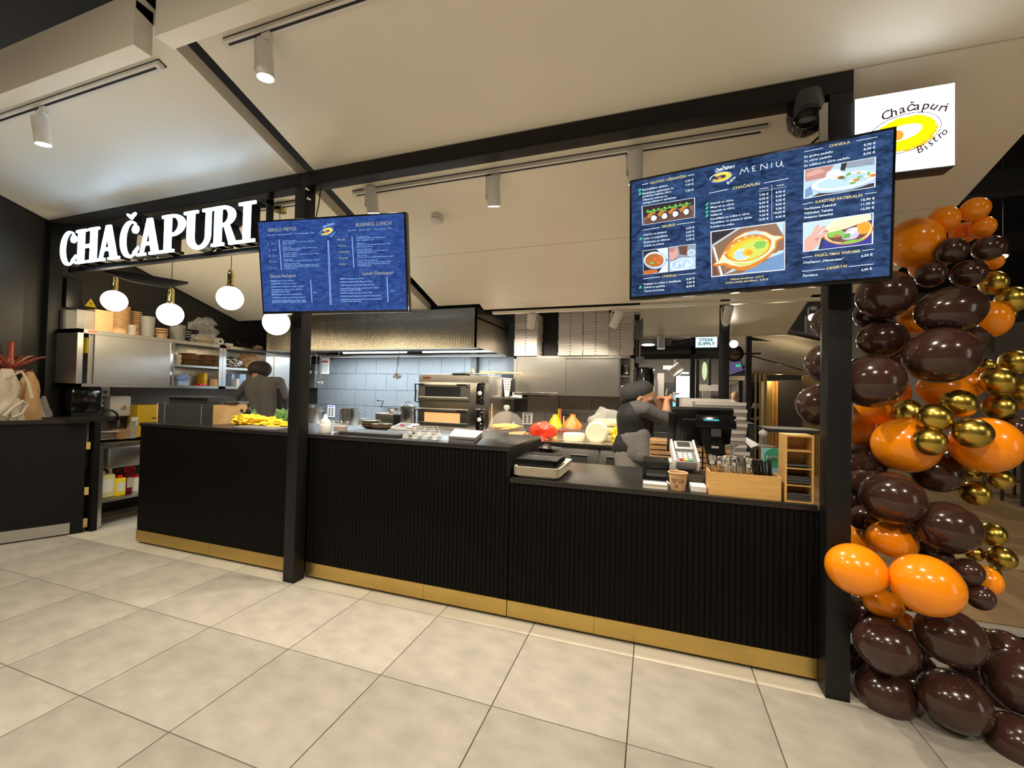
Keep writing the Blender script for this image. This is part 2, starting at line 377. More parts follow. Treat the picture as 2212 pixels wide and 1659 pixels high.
# ---- steel frame of the kiosk
FR = K['frame']
def post(x0, y0, z0, z1, label, w=.1):
    m = MB(); m.box((x0, y0, z0), (x0+w, y0+w, z1), bev=.004)
    return tag(m.build('steel_post', FR), label, 'post')
p_mid = post(1.10, .605, 0, 2.95, 'black square steel post between the two menu screens standing on the tiles')
MB().cyl((1.135, .60, 2.90), .009, .006, 10, 'Y').cyl((1.165, .60, 2.80), .009, .006, 10, 'Y')
post(4.49, .605, 0, 2.95, 'black square steel post at the right end of the counter beside the balloons')
post(-2.10, .605, 0, 2.95, 'black square steel post against the dark left wall')
post(4.30, 2.72, 0, 2.40, 'slim black steel post rising behind the cash register to the roof edge', .085)
bm1 = thing('steel_beam', (-2.1, .605, 2.95), 'black steel beam running under the white roof above the counter', 'beam')
MB().box((-2.10, .605, 2.95), (1.148, .705, 3.055), bev=.004).build('beam_section', FR, bm1)
MB().box((1.152, .605, 2.95), (4.59, .705, 3.055), bev=.004).build('beam_section', FR, bm1)
for x, z in ((1.212, 2.925), (1.228, 2.85)): MB().cyl((x, .60, z), .010, .02, 10, 'Y').build('bolt_head', K['chrome'], bm1)
# ================================================================== COUNTERS
def counter(x0, x1, zt, label, name='service_counter', yb=1.49, joints=(), side_left=False, side_right=False):
    r = thing(name, (x0, .71, 0), label, 'counter')
    MB().box((x0+.006, .735, .03), (x1-.006, yb, zt-.03)).build('carcass', K['matte'], r)
    n = int(round((x1-x0)/.0298)); p = (x1-x0)/n
    pieces('slat', MB().box((0, 0, 0), (p-.0028, .010, zt-.03-.12), bev=.003), K['slat'], r, [(x0+p*i+.003, .716, .12) for i in range(n)])
    MB().box((x0+.004, .7285, .12), (x1-.004, .74, zt-.03)).build('groove_backing', K['slat'], r)
    xs = [x0]+[j for j in joints if x0 < j < x1]+[x1]
    for a, b in zip(xs[:-1], xs[1:]):
        MB().box((a+.0008, .7115, .022), (b-.0008, .73, .122)).build('kick_plate', K['brass'], r)
    MB().box((x0+.01, .745, 0), (x1-.01, yb-.05, .03)).build('plinth', K['void'], r)
    return r
c1 = counter(-.745, 1.099, 1.09, 'tall black fluted counter left of the middle post with brass kick plate', joints=(.19,))
c2 = counter(1.201, 2.82, 1.09, 'tall black fluted counter right of the middle post under the glasses and cake', joints=(2.22,))
c3 = counter(2.824, 4.505, .895, 'lower black fluted counter with the till and trays', joints=(3.37,))
for a, b, z, lab in ((-.75, 2.822, 1.09, 'thin black worktop on the tall counter'), (2.824, 4.489, .895, 'thin black worktop on the lower till counter')):
    m = MB(); m.box((a, .708, z-.03), (b, 1.49, z), bev=.003)
    tag(m.build('worktop', K['top']), lab, 'worktop')
MB().box((2.80, .712, .90), (2.822, 1.49, 1.06)).build('end_panel', K['matte'], c2)
# ---- gate folded open at the left
g = thing('swing_gate', (-1.50, .70, 0), 'black swing gate folded open at the left with silver kick plate', 'gate')
d = Vector((-.24, -.445, 0)).normalized(); nrm = Vector((d.y, -d.x, 0))     # along the leaf; outward face
if nrm.x < 0: nrm = -nrm
G = Matrix.Translation((-1.50, .70, 0)) @ Matrix(((d.x, -nrm.x, 0, 0), (d.y, -nrm.y, 0, 0), (0, 0, 1, 0), (0, 0, 0, 1)))
MB().box((.0, 0, .012), (.66, .045, 1.075), G).build('leaf', K['matte'], g)
MB().box((-.0, -.012, 1.055), (.66, .07, 1.09), G).build('top_rail', K['top'], g)
MB().box((.085, -.006, .012), (.66, 0, .112), G).build('kick_plate', K['steel'], g)
MB().box((.0, -.004, .012), (.082, 0, .93), G).build('edge_cover', K['matte'], g)
for z, h in ((.80, .07), (.36, .075), (.05, .085)):
    h_ = MB().box((-.032, -.004, z), (-.002, .012, z+h), G); h_.build('hinge', K['gold'], g)
gp = thing('gate_post', (-1.56, .80, 0), 'narrow black gate post with hinges beside the steel sink', 'post')
MB().box((-1.555, .745, 0), (-1.46, .79, 1.07)).build('post_body', K['matte'], gp)
MB().box((-2.07, .56, 1.07), (-1.46, .90, 1.10)).build('post_shelf', K['top'], gp)

# ================================================================== SCREENS
def screen_frame(cx, cy, cz, tilt, yaw):
    R = Vector((math.cos(yaw), math.sin(yaw), 0)); N = Vector((math.sin(yaw), -math.cos(yaw), 0))
    U = Vector((0, 0, 1))*math.cos(tilt)+N*math.sin(tilt); Y = U.cross(R)
    T = Matrix((R, Y, U)).transposed().to_4x4(); T.translation = (cx, cy, cz); return T
def on_plane(T, x, y):               # pixel -> local (x, z) on the screen's own plane
    d = CF + CR*((x-1106)/F_PX) - CU*((y-829.5)/F_PX); n = T.col[1].to_3d(); o = T.translation
    t = (o-CAM).dot(n)/d.dot(n); q = T.inverted() @ (CAM+d*t); return q
slate = bpy.data.materials.new('slate_screen'); slate.use_nodes = True
def slate_mat(name, dark, light, s, scale):
    m = bpy.data.materials.new(name); m.use_nodes = True; N = m.node_tree.nodes; L = m.node_tree.links; b = N['Principled BSDF']
    tc = N.new('ShaderNodeTexCoord'); mp = N.new('ShaderNodeMapping'); mp.inputs['Rotation'].default_value = (0, .7, 0); mp.inputs['Scale'].default_value = (1, 1, 2.4); L.new(tc.outputs['Object'], mp.inputs[0])
    n = N.new('ShaderNodeTexNoise'); n.inputs['Scale'].default_value = scale; n.inputs['Detail'].default_value = 9; n.inputs['Roughness'].default_value = .72; n.inputs['Distortion'].default_value = .6; L.new(mp.outputs[0], n.inputs['Vector'])
    r = N.new('ShaderNodeValToRGB'); r.color_ramp.elements[0].position = .36; r.color_ramp.elements[1].position = .68
    r.color_ramp.elements[0].color = (*dark, 1); r.color_ramp.elements[1].color = (*light, 1); L.new(n.outputs[0], r.inputs[0])
    b.inputs['Base Color'].default_value = (.005, .005, .006, 1); b.inputs['Roughness'].default_value = .12; b.inputs['Specular IOR Level'].default_value = .12
    L.new(r.outputs[0], b.inputs['Emission Color']); b.inputs['Emission Strength'].default_value = s; return m
bpy.data.materials.remove(slate)
W1, H1 = 1.132, .656
T1 = screen_frame(1.551, .50, 2.293, .129, .138); T2 = screen_frame(4.108, .50, 2.302, .072, -.142)
def tv(T, w, h, label, bg, loc):
    r = thing('menu_screen', loc, label, 'screen')
    MB().box((-w/2, .0, -h/2), (w/2, .05, h/2), T, bev=.004).build('casing', K['gloss'], r)
    m = MB(); m.smooth = False
    m.poly([T @ Vector((x, -.001, z)) for x, z in ((-w/2+.012, -h/2+.018), (w/2-.012, -h/2+.018), (w/2-.012, h/2-.012), (-w/2+.012, h/2-.012))])
    o = m.build('display', bg, r, sharp=0)
    MB().box((-.12, .05, -.12), (.12, .085, .12), T).build('wall_bracket', K['matte'], r)
    return r
tv1 = tv(T1, W1, H1, 'left menu screen on the middle post showing a blue business lunch list', slate_mat('slate_blue', (.012, .034, .18), (.05, .125, .42), .62, 20), (1.551, .5, 1.96))
tv2 = tv(T2, W1+.006, H1+.004, 'right menu screen with dish photographs hung before the right post', slate_mat('slate_navy', (.006, .014, .045), (.05, .11, .27), .68, 16), (4.108, .5, 1.97))
WH = emitm('screen_white', (.80, .92, 1.0), .74); YE = emitm('screen_gold', (.86, .74, .30), .62); YE1 = emitm('screen_tan', (.42, .44, .36), .55); BL1 = emitm('screen_blue_text', (.34, .55, .95), .66)
GR = emitm('screen_green', (.05, .65, .28), .62); OR = emitm('screen_orange', (.90, .25, .06), .62); YL = emitm('screen_yellow', (.95, .68, .06), .7)
class Sheet:                          # print laid on a flat face, placed by where it is seen on that face
    def __init__(s, T, dz=-.003): s.T = T; s.mb = MB(); s.mb.smooth = False; s.p = Print(); s.dz = dz; s.k = 0
    def text(s, body, x0, y0, x1, y1, hpx, mi, off=0., shear=0., nat=False):
        a = on_plane(s.T, x0, y0); b = on_plane(s.T, x1, y1); u = on_plane(s.T, (x0+x1)/2, (y0+y1)/2-hpx); c = (a+b)/2
        ang = math.atan2(b.z-a.z, b.x-a.x)
        if abs(ang) < .06: ang = 0
        M_ = s.T @ Matrix.Translation((a.x, s.dz, a.z)) @ Matrix.Rotation(-ang, 4, 'Y')
        s.p.add(body, mi, M_, None if nat else (b-a).length, (u-c).length, off, shear)
    def line(s, x0, y0, x1, y1, wpx, mi):
        a = on_plane(s.T, x0, y0); b = on_plane(s.T, x1, y1); k = (on_plane(s.T, x0, y0+wpx)-a).length/2
        d = (b-a).normalized(); n = Vector((-d.z, 0, d.x))*k
        s.shape([a+n, a-n, b-n, b+n], mi)
    def shape(s, q, mi, dz=None):
        s.k += 1; s.mb.cur = mi; s.mb.smooth = False
        q = [Vector((p.x, (s.dz if dz is None else dz), p.z)) for p in q]
        ar = sum(q[i].x*q[(i+1) % len(q)].z-q[(i+1) % len(q)].x*q[i].z for i in range(len(q)))
        if ar < 0: q = q[::-1]
        s.mb.poly([s.T @ p for p in q])
    def px(s, pts, mi, dz=None): s.shape([on_plane(s.T, x, y) for x, y in pts], mi, dz)
    def build(s, name, mats, parent): s.p.into(s.mb); return s.mb.build(name, mats, parent, sharp=0)
def ellp(cx, cy, rx, ry, ang=0, n=28, a0=0, a1=2*PI, wob=0, seed=0):
    rg = random.Random(seed); o = []
    for k in range(n):
        t = a0+(a1-a0)*k/(n if abs(a1-a0-2*PI) < 1e-6 else n-1); f = 1+wob*(rg.random()-.5)
        x = rx*math.cos(t)*f; y = ry*math.sin(t)*f
        o.append((cx+x*math.cos(ang)-y*math.sin(ang), cy+x*math.sin(ang)+y*math.cos(ang)))
    return o
# ---- left screen: zoom pixels of the crop 540,440 at 6.144 per pixel
z1 = lambda x, y: (540+x*.16275, 440+y*.16275)
s1 = Sheet(T1); h1 = .16275
def t1(body, x0, y0, x1, y1, h, mi, off=.0): s1.text(body, *z1(x0, y0), *z1(x1, y1), h*h1, mi, off)
t1('VERSLO PIETŪS', 236, 376, 622, 354, 44, 1, .006); t1('BUSINESS LUNCH', 1410, 305, 1880, 280, 46, 1, .006)
t1('Sriuba – 2,90 €', 240, 428, 345, 422, 18, 0); t1('Karštas patiekalas – 5,90 €', 370, 421, 565, 410, 18, 0); t1('Sriuba ir karštas patiekalas – 7,90 €', 595, 408, 855, 394, 18, 0)
t1('Soup – 2,90 €', 1303, 366, 1412, 360, 18, 0); t1('Main dish – 5,90 €', 1452, 360, 1606, 350, 18, 0); t1('Soup and main dish – 7,90 €', 1646, 350, 1884, 338, 18, 0)
for i, (y, wd) in enumerate(((548, 100), (628, 96), (706, 90), (786, 100), (866, 110))):
    s1.text('12345'[i], *z1(246+i*6, y+4), *z1(268+i*6, y+3), 34*h1, 1, .004, 0, True); t1('diena', 286+i*5, y-4, 352+i*5, y-9, 16, 1)
s1.line(*z1(390, 478), *z1(422, 884), 1.6, 0); s1.line(*z1(1357, 430), *z1(1382, 848), 1.6, 0)
for q in (1034, 1048): s1.line(*z1(q, 486), *z1(q+34, 1345), 1.0, 0)
s1.line(*z1(808, 1008), *z1(828, 1320), 1.4, 0); s1.line(*z1(1820, 975), *z1(1835, 1306), 1.6, 0)
la = [('Pomidorų sriuba', 436, 503, 606, 492), ('Keptas vištienos filė su bulvių koše, salotomis', 437, 524, 868, 503), ('kepsnys su bulvėmis', 438, 546, 592, 537),
      ('Grybų sriuba', 440, 585, 556, 578), ('Kiaulienos kepsnys su daržovėmis ir ryžiais, salotos', 441, 607, 896, 583), ('bulvės su padažu ir agurkais', 442, 628, 668, 618),
      ('Vištienos sultinys su makaronais', 446, 664, 632, 655), ('Jautienos troškinys su bulvėmis ir daržovėmis', 447, 688, 915, 664), ('daržovių salotos', 448, 710, 620, 700),
      ('Žuvies sriuba', 452, 748, 574, 740), ('Žuvies kepsnys su ryžiais, kopūstų salotos ir grietinė', 453, 770, 930, 746),
      ('Barščiai su grietine ir bulvėmis', 458, 806, 676, 795), ('Balandėliai su mėsa, pomidorų padažas, bulvių košė', 459, 828, 914, 806), ('ir šviežių daržovių salotos su aliejumi bei krapais', 460, 850, 925, 828), ('duona ir sviestas', 462, 872, 634, 862)]
lb = [('Tomato soup', 1414, 448, 1586, 440), ('Roasted chicken fillet with mashed potato,', 1415, 470, 1802, 455), ('fresh vegetable salad', 1416, 497, 1640, 488),
      ('Vegetable soup', 1418, 535, 1528, 528), ('Pork cutlets with rice and vegetables, soup and salad', 1419, 557, 1862, 537), ('stewed potatoes with herbs', 1420, 582, 1640, 572),
      ('Chicken broth with noodles', 1422, 617, 1616, 608), ('Beef stew with vegetables, mashed potato and', 1423, 640, 1832, 624), ('vegetable salad with cream', 1424, 664, 1684, 653),
      ('Fish soup', 1426, 698, 1554, 690), ('Fried fish with rice, cabbage salad and lemon, salad', 1427, 722, 1900, 703),
      ('Borscht and lunch dumplings soup', 1430, 762, 1702, 752), ('Cabbage rolls with meat, tomato sauce, potato', 1431, 788, 1874, 770), ('with cucumber salad, tomato sauce, chicken with', 1432, 812, 1858, 795), ('fresh bread and butter', 1434, 834, 1618, 824)]
for b_, x0, y0, x1, y1 in la+lb: t1(b_, x0, y0, x1, y1, 15, 0, .004)
for b_, x0, y0, x1, y1 in (('Monday', 1168, 492, 1276, 486), ('Tuesday', 1173, 574, 1282, 568), ('Wednesday', 1177, 655, 1330, 646), ('Thursday', 1182, 736, 1310, 728), ('Friday', 1186, 815, 1278, 810)): t1(b_, x0, y0, x1, y1, 26, 1, .003)
t1('Dienos chačapuri', 274, 984, 610, 968, 42, 1, .01); t1('Lunch Chachapuri', 1496, 948, 1908, 930, 42, 1, .01)
for b_, x0, y0, x1, y1 in (('IMERULI su sūriu', 278, 1037, 586, 1026), ('NAMINIS su dviem sūriais', 284, 1072, 620, 1064), ('ADŽARULI su kiaušiniu ir sūriu, sviestas', 288, 1114, 712, 1100), ('KARALIŠKAS su mėsa ir sūriu, daržovės', 288, 1154, 698, 1140), ('kiaušinis ir žalumynai', 290, 1181, 530, 1172), ('MEGRULI su sūriu, grietinė', 293, 1216, 690, 1202), ('KUBDARI su mėsa ir prieskoniais, svogūnais', 296, 1258, 740, 1244), ('JAUTIENOS KARALIŠKAS su mėsa ir sūriu', 298, 1298, 746, 1284), ('pomidorai ir kalendra, svogūnai, aštri adžika', 300, 1318, 748, 1306),
                         ('IMERULI dough and cheese', 1198, 1008, 1516, 998), ('NAMINIS dough, cheese filling and herbs', 1200, 1050, 1622, 1038), ('ADŽARULI yeast dough, cheese, egg yolk, butter', 1203, 1092, 1658, 1080), ('KARALIŠKAS yeast dough, beef and pork, cheese', 1204, 1136, 1712, 1120), ('potatoes, tomato and egg', 1206, 1158, 1474, 1148), ('MEGRULI dough, Georgian cheese, cream', 1208, 1196, 1628, 1184), ('KUBDARI yeast dough, pork and beef, onions, herbs', 1210, 1238, 1738, 1224), ('LAMB ROYAL dough, lamb meat and cheese, tomatoes', 1210, 1282, 1752, 1268), ('coriander, onion and spices', 1212, 1306, 1482, 1297)):
    t1(b_, x0, y0, x1, y1, 17, 0, .004)
t1('4,50 €', 838, 1186, 890, 1183, 16, 0); t1('5,00 €', 1862, 1168, 1922, 1164, 16, 0)
def logo(sh, f, mw, my, mo, letters=None, halo=None):   # f maps unit (0..100) logo coordinates to pixels
    A = -.42
    if halo is not None: sh.px([f(*p) for p in ellp(47, 58, 46, 25, A, 40)], halo, sh.dz+.0006)
    out = ellp(47, 58, 44, 23, A, 40); inn = ellp(48, 58, 41, 20.5, A, 40)
    for k in range(40):
        if 17 < k < 21: continue
        k2 = (k+1) % 40; sh.px([f(*out[k]), f(*out[k2]), f(*inn[k2]), f(*inn[k])], mw)
    out = ellp(50, 57, 37, 19, A, 40, wob=.10, seed=3); inn = ellp(46, 59, 23, 9, A, 40, wob=.05, seed=4)
    for k in range(40):
        k2 = (k+1) % 40
        if 20 <= k <= 25: continue
        sh.px([f(*out[k]), f(*out[k2]), f(*inn[k2]), f(*inn[k])], my, sh.dz-.0004)
    sh.px([f(*p) for p in ellp(43, 62, 8.5, 6, A, 18)], mo, sh.dz-.0004)
f1 = lambda u, v: z1(915+u*2.2, 258+v*1.95)
logo(s1, f1, 0, 2, 3)
def arc_text(sh, f, body, path, h, mi, off=.02):       # letters set one by one along a rising curve
    n = len(body)
    for k, ch in enumerate(body):
        if ch == ' ': continue
        a = path(k/n); b = path((k+.86)/n)
        sh.text(ch, *f(*a), *f(*b), h, mi, off*.6, .15, True)
ch_top = lambda t: (28+72*t, 37-27*math.sin(min(1, t*1.05)*PI*.5)+7*max(0, t-.5))
ch_bot = lambda t: (74+28*t, 97-34*t)
arc_text(s1, f1, 'Chačapuri', ch_top, 5.6, 0, .03); arc_text(s1, f1, 'Bistro', ch_bot, 4.0, 0, .02)
s1.build('menu_print', [BL1, YE1, YL, OR], tv1)
# ---- right screen
za = lambda x, y: (1340+x*.2351, 270+y*.2351)
zb = lambda x, y: (1640+x*.2351, 270+y*.2351)
zc = lambda x, y: (1500+x*.16871, 340+y*.16871)
s2 = Sheet(T2)
def t2(z, sc, body, x0, y0, x1, y1, h, mi, off=.008): s2.text(body, *z(x0, y0), *z(x1, y1), h*sc, mi, off)
ta = lambda *a, **k: t2(za, .2351, *a, **k); tb = lambda *a, **k: t2(zb, .2351, *a, **k); tc_ = lambda *a, **k: t2(zc, .16871, *a, **k)
def ln(z, x0, y0, x1, y1, w=1.0): s2.line(*z(x0, y0), *z(x1, y1), w, 0)
ta('SALOTOS / UŽKANDŽIAI', 276, 546, 603, 482, 22, 1, .010)
ln(za, 200, 550, 258, 540); ln(za, 618, 468, 682, 456)
for b_, x0, y0, x1, y1 in (('Kartvališkos salotos', 203, 608, 434, 566), ('Baklažanų suktinukai su', 204, 642, 488, 592), ('graikinių riešutų įdaru', 205, 668, 466, 616), ('Vištienos salotos su', 205, 700, 430, 660), ('spanguolėmis ir apelsinais', 206, 728, 514, 672),
                          ('Charčo su jautiena', 212, 1020, 426, 988), ('Lobio su pupelėmis', 213, 1055, 434, 1022), ('Čichirtma su vištiena', 214, 1090, 456, 1054), ('Aricha su aviena', 215, 1122, 402, 1096),
                          ('Kalakuri su mėsa ir žolelėmis', 217, 1472, 556, 1434), ('Sokoti su grybais', 218, 1502, 410, 1482), ('Tasvri su aviena', 219, 1536, 404, 1516)): ta(b_, x0, y0, x1, y1, 17, 0, .010)
for b_, x0, y in (('6,50 €', 597, 528), ('7,50 €', 598, 564), ('7,90 €', 598, 618), ('6,50 €', 605, 960), ('5,50 €', 605, 996), ('5,50 €', 605, 1030), ('6,50 €', 606, 1064), ('8,50 €', 608, 1428), ('7,90 €', 609, 1462), ('8,90 €', 609, 1496)): ta(b_, x0, y, x0+75, y-12, 18, 0, .010)
ta('SRIUBOS', 382, 946, 506, 926, 22, 1, .010); ln(za, 212, 968, 362, 942); ln(za, 520, 916, 686, 892)
ta('CHINKALI', 383, 1404, 520, 1388, 22, 1, .010); ln(za, 212, 1414, 368, 1396); ln(za, 536, 1380, 690, 1362)
for x, y in ((180, 602), (182, 636), (190, 1050), (186, 1494)):
    s2.px([za(x-14+a, y+b) for a, b in ((0, 6), (6, -10), (16, -16), (22, -6), (14, 8), (6, 14))], 2)
    s2.px([za(x-14+a, y+b) for a, b in ((10, 0), (18, -16), (26, -14), (22, 2), (14, 8))], 2)
tc_('CHAČAPURI', 488, 416, 836, 352, 36, 1, .010); ln(zc, 188, 462, 426, 412, 1.1); ln(zc, 890, 332, 1206, 270, 1.1)
tc_('vidutinis', 830, 416, 948, 394, 16, 0, .01); tc_('didelis', 1052, 374, 1150, 356, 16, 0, .01); s2.line(*zc(822, 440), *zc(1180, 376), .5, 0); s2.line(*zc(990, 350), *zc(990, 805), .5, 0)
for b_, x1, y1, p1, p2, k in (('Imeruli su sūriu', 496, 550, '7,90 €', '8,90 €', 0), ('Megruli su sūriu', 508, 600, '8,90 €', '9,90 €', 1), ('Naminis su sūriu', 514, 650, '8,50 €', '9,50 €', 2), ('Adžaruli', 356, 722, '8,90 €', '9,90 €', 3), ('Karališkas su mėsa ir sūriu', 706, 720, '8,90 €', '9,90 €', 4), ('Karališkas su aviena ir sūriu', 732, 772, '9,50 €', '10,50 €', 5), ('Kubdari su mėsa', 510, 856, '8,50 €', '9,90 €', 6)):
    y0 = 606+50*k; tc_(b_, 206, y0, x1, y0-(x1-206)*.155, 25, 0, .010)
    tc_(p1, 830, 500+52*k, 948, 480+52*k, 26, 0, .010); tc_(p2, 1040 if k != 5 else 1016, 466+52.5*k, 1162, 444+52.5*k, 26, 0, .010)
    if k < 4: s2.px([zc(140+a, 600+b+50*k) for a, b in ((2, 16), (6, -2), (20, -14), (40, -22), (36, 0), (24, 16), (10, 20))], 2)
tc_('Dėžutė išsinešimui - 0,50 €', 462, 1574, 886, 1532, 22, 1, .010); tc_('Sriubos indelis išsinešimui - 0,30 €', 400, 1618, 944, 1572, 22, 1, .010)
# hand-drawn MENIU: thin strokes
def stroke(z, pts, w=1.3, mi=0):
    for a, b in zip(pts[:-1], pts[1:]): s2.line(*z(*a), *z(*b), w, mi)
stroke(zc, [(582, 222), (606, 152), (640, 190), (668, 128), (694, 196)]); stroke(zc, [(776, 108), (740, 122), (748, 180), (788, 170)]); stroke(zc, [(742, 152), (776, 140)])
stroke(zc, [(846, 162), (852, 92), (930, 146), (930, 78)]); stroke(zc, [(990, 70), (986, 136)]); stroke(zc, [(1050, 60), (1046, 110), (1066, 124), (1100, 108), (1116, 50), (1118, 104), (1142, 120)])
f2 = lambda u, v: zc(175+u*3.45, 110+v*2.5)
logo(s2, f2, 0, 3, 4)
arc_text(s2, f2, 'Chačapuri', ch_top, 8.0, 0, .02); arc_text(s2, f2, 'Bistro', ch_bot, 6.2, 0, .02)
tb('CHINKILA', 642, 208, 832, 170, 24, 1, .010); ln(zb, 410, 250, 584, 214); ln(zb, 890, 150, 1084, 112)
for b_, x0, y0, x1, y1 in (('Su grybų padažu', 412, 306, 674, 256), ('Su sūrio padažu', 411, 346, 664, 298), ('Su adžikos ir sūrio padažu', 410, 388, 830, 304), ('Veršienos Čašušuli', 410, 784, 704, 738), ('Viščiukas Tabaka', 410, 826, 676, 784), ('Avienos čanachai', 409, 864, 676, 826), ('Chačapuri „Naminukas“', 402, 1276, 776, 1230), ('Pachlava', 402, 1396, 536, 1384)): tb(b_, x0, y0, x1, y1, 20, 0, .010)
for b_, x0, y in (('8,90 €', 960, 198), ('8,90 €', 958, 238), ('8,50 €', 956, 280)): tb(b_, x0, y, x0+108, y-22, 21, 0, .010)
for b_, x0, y, x1 in (('10,90 €', 936, 702, 1060), ('11,90 €', 934, 744, 1058), ('12,90 €', 932, 786, 1056), ('6,50 €', 936, 1216, 1042), ('4,90 €', 934, 1346, 1036)): tb(b_, x0, y, x1, y-16, 21, 0, .010)
tb('KARŠTIEJI PATIEKALAI', 516, 722, 944, 650, 24, 1, .010); ln(zb, 398, 732, 496, 712); ln(zb, 970, 636, 1076, 620)
tb('PASIŪLYMAS VAIKAMS', 510, 1214, 926, 1164, 24, 1, .010); ln(zb, 394, 1220, 492, 1206); ln(zb, 944, 1156, 1058, 1142)
tb('DESERTAI', 620, 1332, 804, 1306, 24, 1, .010); ln(zb, 394, 1346, 606, 1324); ln(zb, 820, 1302, 1048, 1278)
s2.build('menu_print', [WH, YE, GR, YL, OR], tv2)
# ---- dish photographs on the right screen: flat prints built of patches
PC = dict(white=(.78, .86, .95), plate=(.42, .62, .88), shade=(.16, .30, .55), brown=(.16, .07, .045), dark=(.025, .02, .03), soup=(.50, .15, .04), red=(.62, .16, .05), cream=(.80, .72, .50), dough=(.86, .80, .55), crust=(.66, .24, .03), yolk=(.92, .60, .03), lime=(.62, .72, .12), green=(.12, .42, .06), leaf=(.24, .55, .10), skin=(.75, .42, .36), skin2=(.52, .26, .24), navy=(.03, .035, .30), orange=(.80, .36, .03), lilac=(.60, .55, .85), sky=(.50, .72, .95), wood=(.26, .14, .09), grey=(.30, .36, .46))
PN = list(PC); PM = [emitm('photo_'+n, PC[n], .64) for n in PN]
class Photo:
    def __init__(s, z, corners):            # corners: tl, tr, br, bl in zoom pixels
        s.c = [z(*p) for p in corners]; s.sh = Sheet(T2, -.0032); s.lv = 0
        s.quad('white', 0, 0, 1, 1); s.quad('shade', .012, .02, .988, .98)
    def at(s, u, v):
        a, b, c, d = s.c; u = min(1, max(0, u)); v = min(1, max(0, v))
        return tuple((a[i]*(1-u)+b[i]*u)*(1-v)+(d[i]*(1-u)+c[i]*u)*v for i in (0, 1))
    def poly(s, col, pts):
        s.lv += 1; s.sh.px([s.at(*p) for p in pts], PN.index(col), -.0032-.00006*s.lv); return s
    def quad(s, col, a, b, c, d): return s.poly(col, [(a, b), (c, b), (c, d), (a, d)])
    def el(s, col, cx, cy, rx, ry, ang=0, n=24, wob=0, seed=1): return s.poly(col, ellp(cx, cy, rx, ry, ang, n, wob=wob, seed=seed))
    def done(s): s.sh.mb.build('dish_photo', PM, tv2, sharp=0)
rg = random.Random(5)
p = Photo(za, ((196, 748), (686, 668), (686, 850), (204, 924)))          # stuffed aubergine rolls
p.quad('dark', .02, .03, .98, .97).poly('wood', [(.03, .60), (.97, .35), (.97, .95), (.03, .95)]).poly('brown', [(.05, .75), (.95, .62), (.95, .95), (.05, .95)])
for i in range(4):
    cx = .20+i*.205; cy = .60-.02*i
    p.el('brown', cx, cy+.05, .10, .26, 0, 14, .1, i); p.el('crust', cx-.03, cy-.08, .06, .16, .3, 12, .2, i); p.el('dark', cx+.03, cy+.10, .07, .2, 0, 14); p.el('white', cx+.02, cy+.12, .055, .15, 0, 14, .2, i)
    for j in range(5): p.el('leaf' if j % 2 else 'green', cx-.09+.04*j, cy-.30+.05*(j % 3), .028, .07, j, 8, .4, j+i*7)
p.done()
p = Photo(za, ((206, 1156), (440, 1126), (442, 1352), (212, 1378)))      # red soup in a white bowl
p.quad('dark', .02, .02, .98, .98).poly('white', [(.55, .02), (.98, .02), (.98, .5), (.8, .3)]).poly('white', [(.6, .98), (.98, .5), (.98, .98)]).el('red', .25, .92, .3, .1, 0, 16, .3, 2).el('plate', .48, .46, .46, .36, .25).el('white', .47, .44, .42, .31, .25).el('soup', .46, .46, .37, .27, .2, 26, .06, 3).el('red', .58, .44, .2, .16, .2, 16, .2, 4).el('green', .36, .56, .1, .06, 0, 12, .4, 5).el('cream', .35, .56, .03, .03, 0, 8)
for j in range(7): p.el('orange', .25+.5*rg.random(), .32+.3*rg.random(), .03, .025, 0, 7, .4, j)
p.done()
p = Photo(za, ((448, 1122), (692, 1092), (692, 1322), (452, 1350)))      # dumplings on a white plate
p.quad('grey', .02, .02, .98, .98).poly('brown', [(.35, .02), (.7, .02), (.66, .42), (.4, .35)]).el('skin', .16, .30, .16, .24, .3, 16, .1, 2).el('skin2', .1, .12, .12, .1).el('wood', .25, .55, .08, .05, -.5).el('white', .84, .34, .15, .14).el('plate', .84, .34, .11, .1).poly('sky', [(.02, .6), (.98, .5), (.98, .98), (.02, .98)]).el('white', .46, .74, .44, .24, -.1).el('sky', .46, .74, .38, .19, -.1)
for j in range(6): p.el('white' if j % 2 else 'plate', .22+.09*j, .70+.05*(j % 3), .09, .08, j, 10, .2, j)
p.done()
p = Photo(zc, ((205, 950), (1162, 820), (1158, 1444), (216, 1536)))      # boat-shaped cheese bread with an egg
p.quad('wood', .012, .02, .988, .98).poly('dark', [(.02, .03), (.34, .02), (.02, .28)]).poly('sky', [(.02, .30), (.36, .02), (.40, .02), (.02, .34)]).poly('shade', [(.40, .98), (.98, .62), (.98, .98)]).poly('sky', [(.16, .98), (.3, .86), (.98, .58), (.98, .64)]).poly('white', [(.02, .34), (.05, .34), (.16, .98), (.13, .98)]).poly('brown', [(.02, .5), (.1, .98), (.02, .98)]).poly('sky', [(.88, .02), (.98, .02), (.98, .3)])
A_ = -.42
boat = [(.02, .73), (.10, .66), (.155, .52), (.22, .36), (.33, .20), (.46, .11), (.60, .09), (.74, .155), (.84, .255), (.98, .30), (.985, .34), (.90, .40), (.88, .54), (.80, .68), (.70, .78), (.58, .88), (.46, .93), (.34, .90), (.24, .84), (.17, .77), (.06, .78)]
p.poly('crust', boat).poly('dough', [(.03, .725), (.11, .665), (.165, .53), (.23, .375), (.335, .22), (.46, .13), (.60, .11), (.735, .17), (.83, .265), (.97, .31), (.87, .37), (.86, .52), (.775, .64), (.66, .74), (.52, .82), (.40, .84), (.28, .79), (.19, .72)])
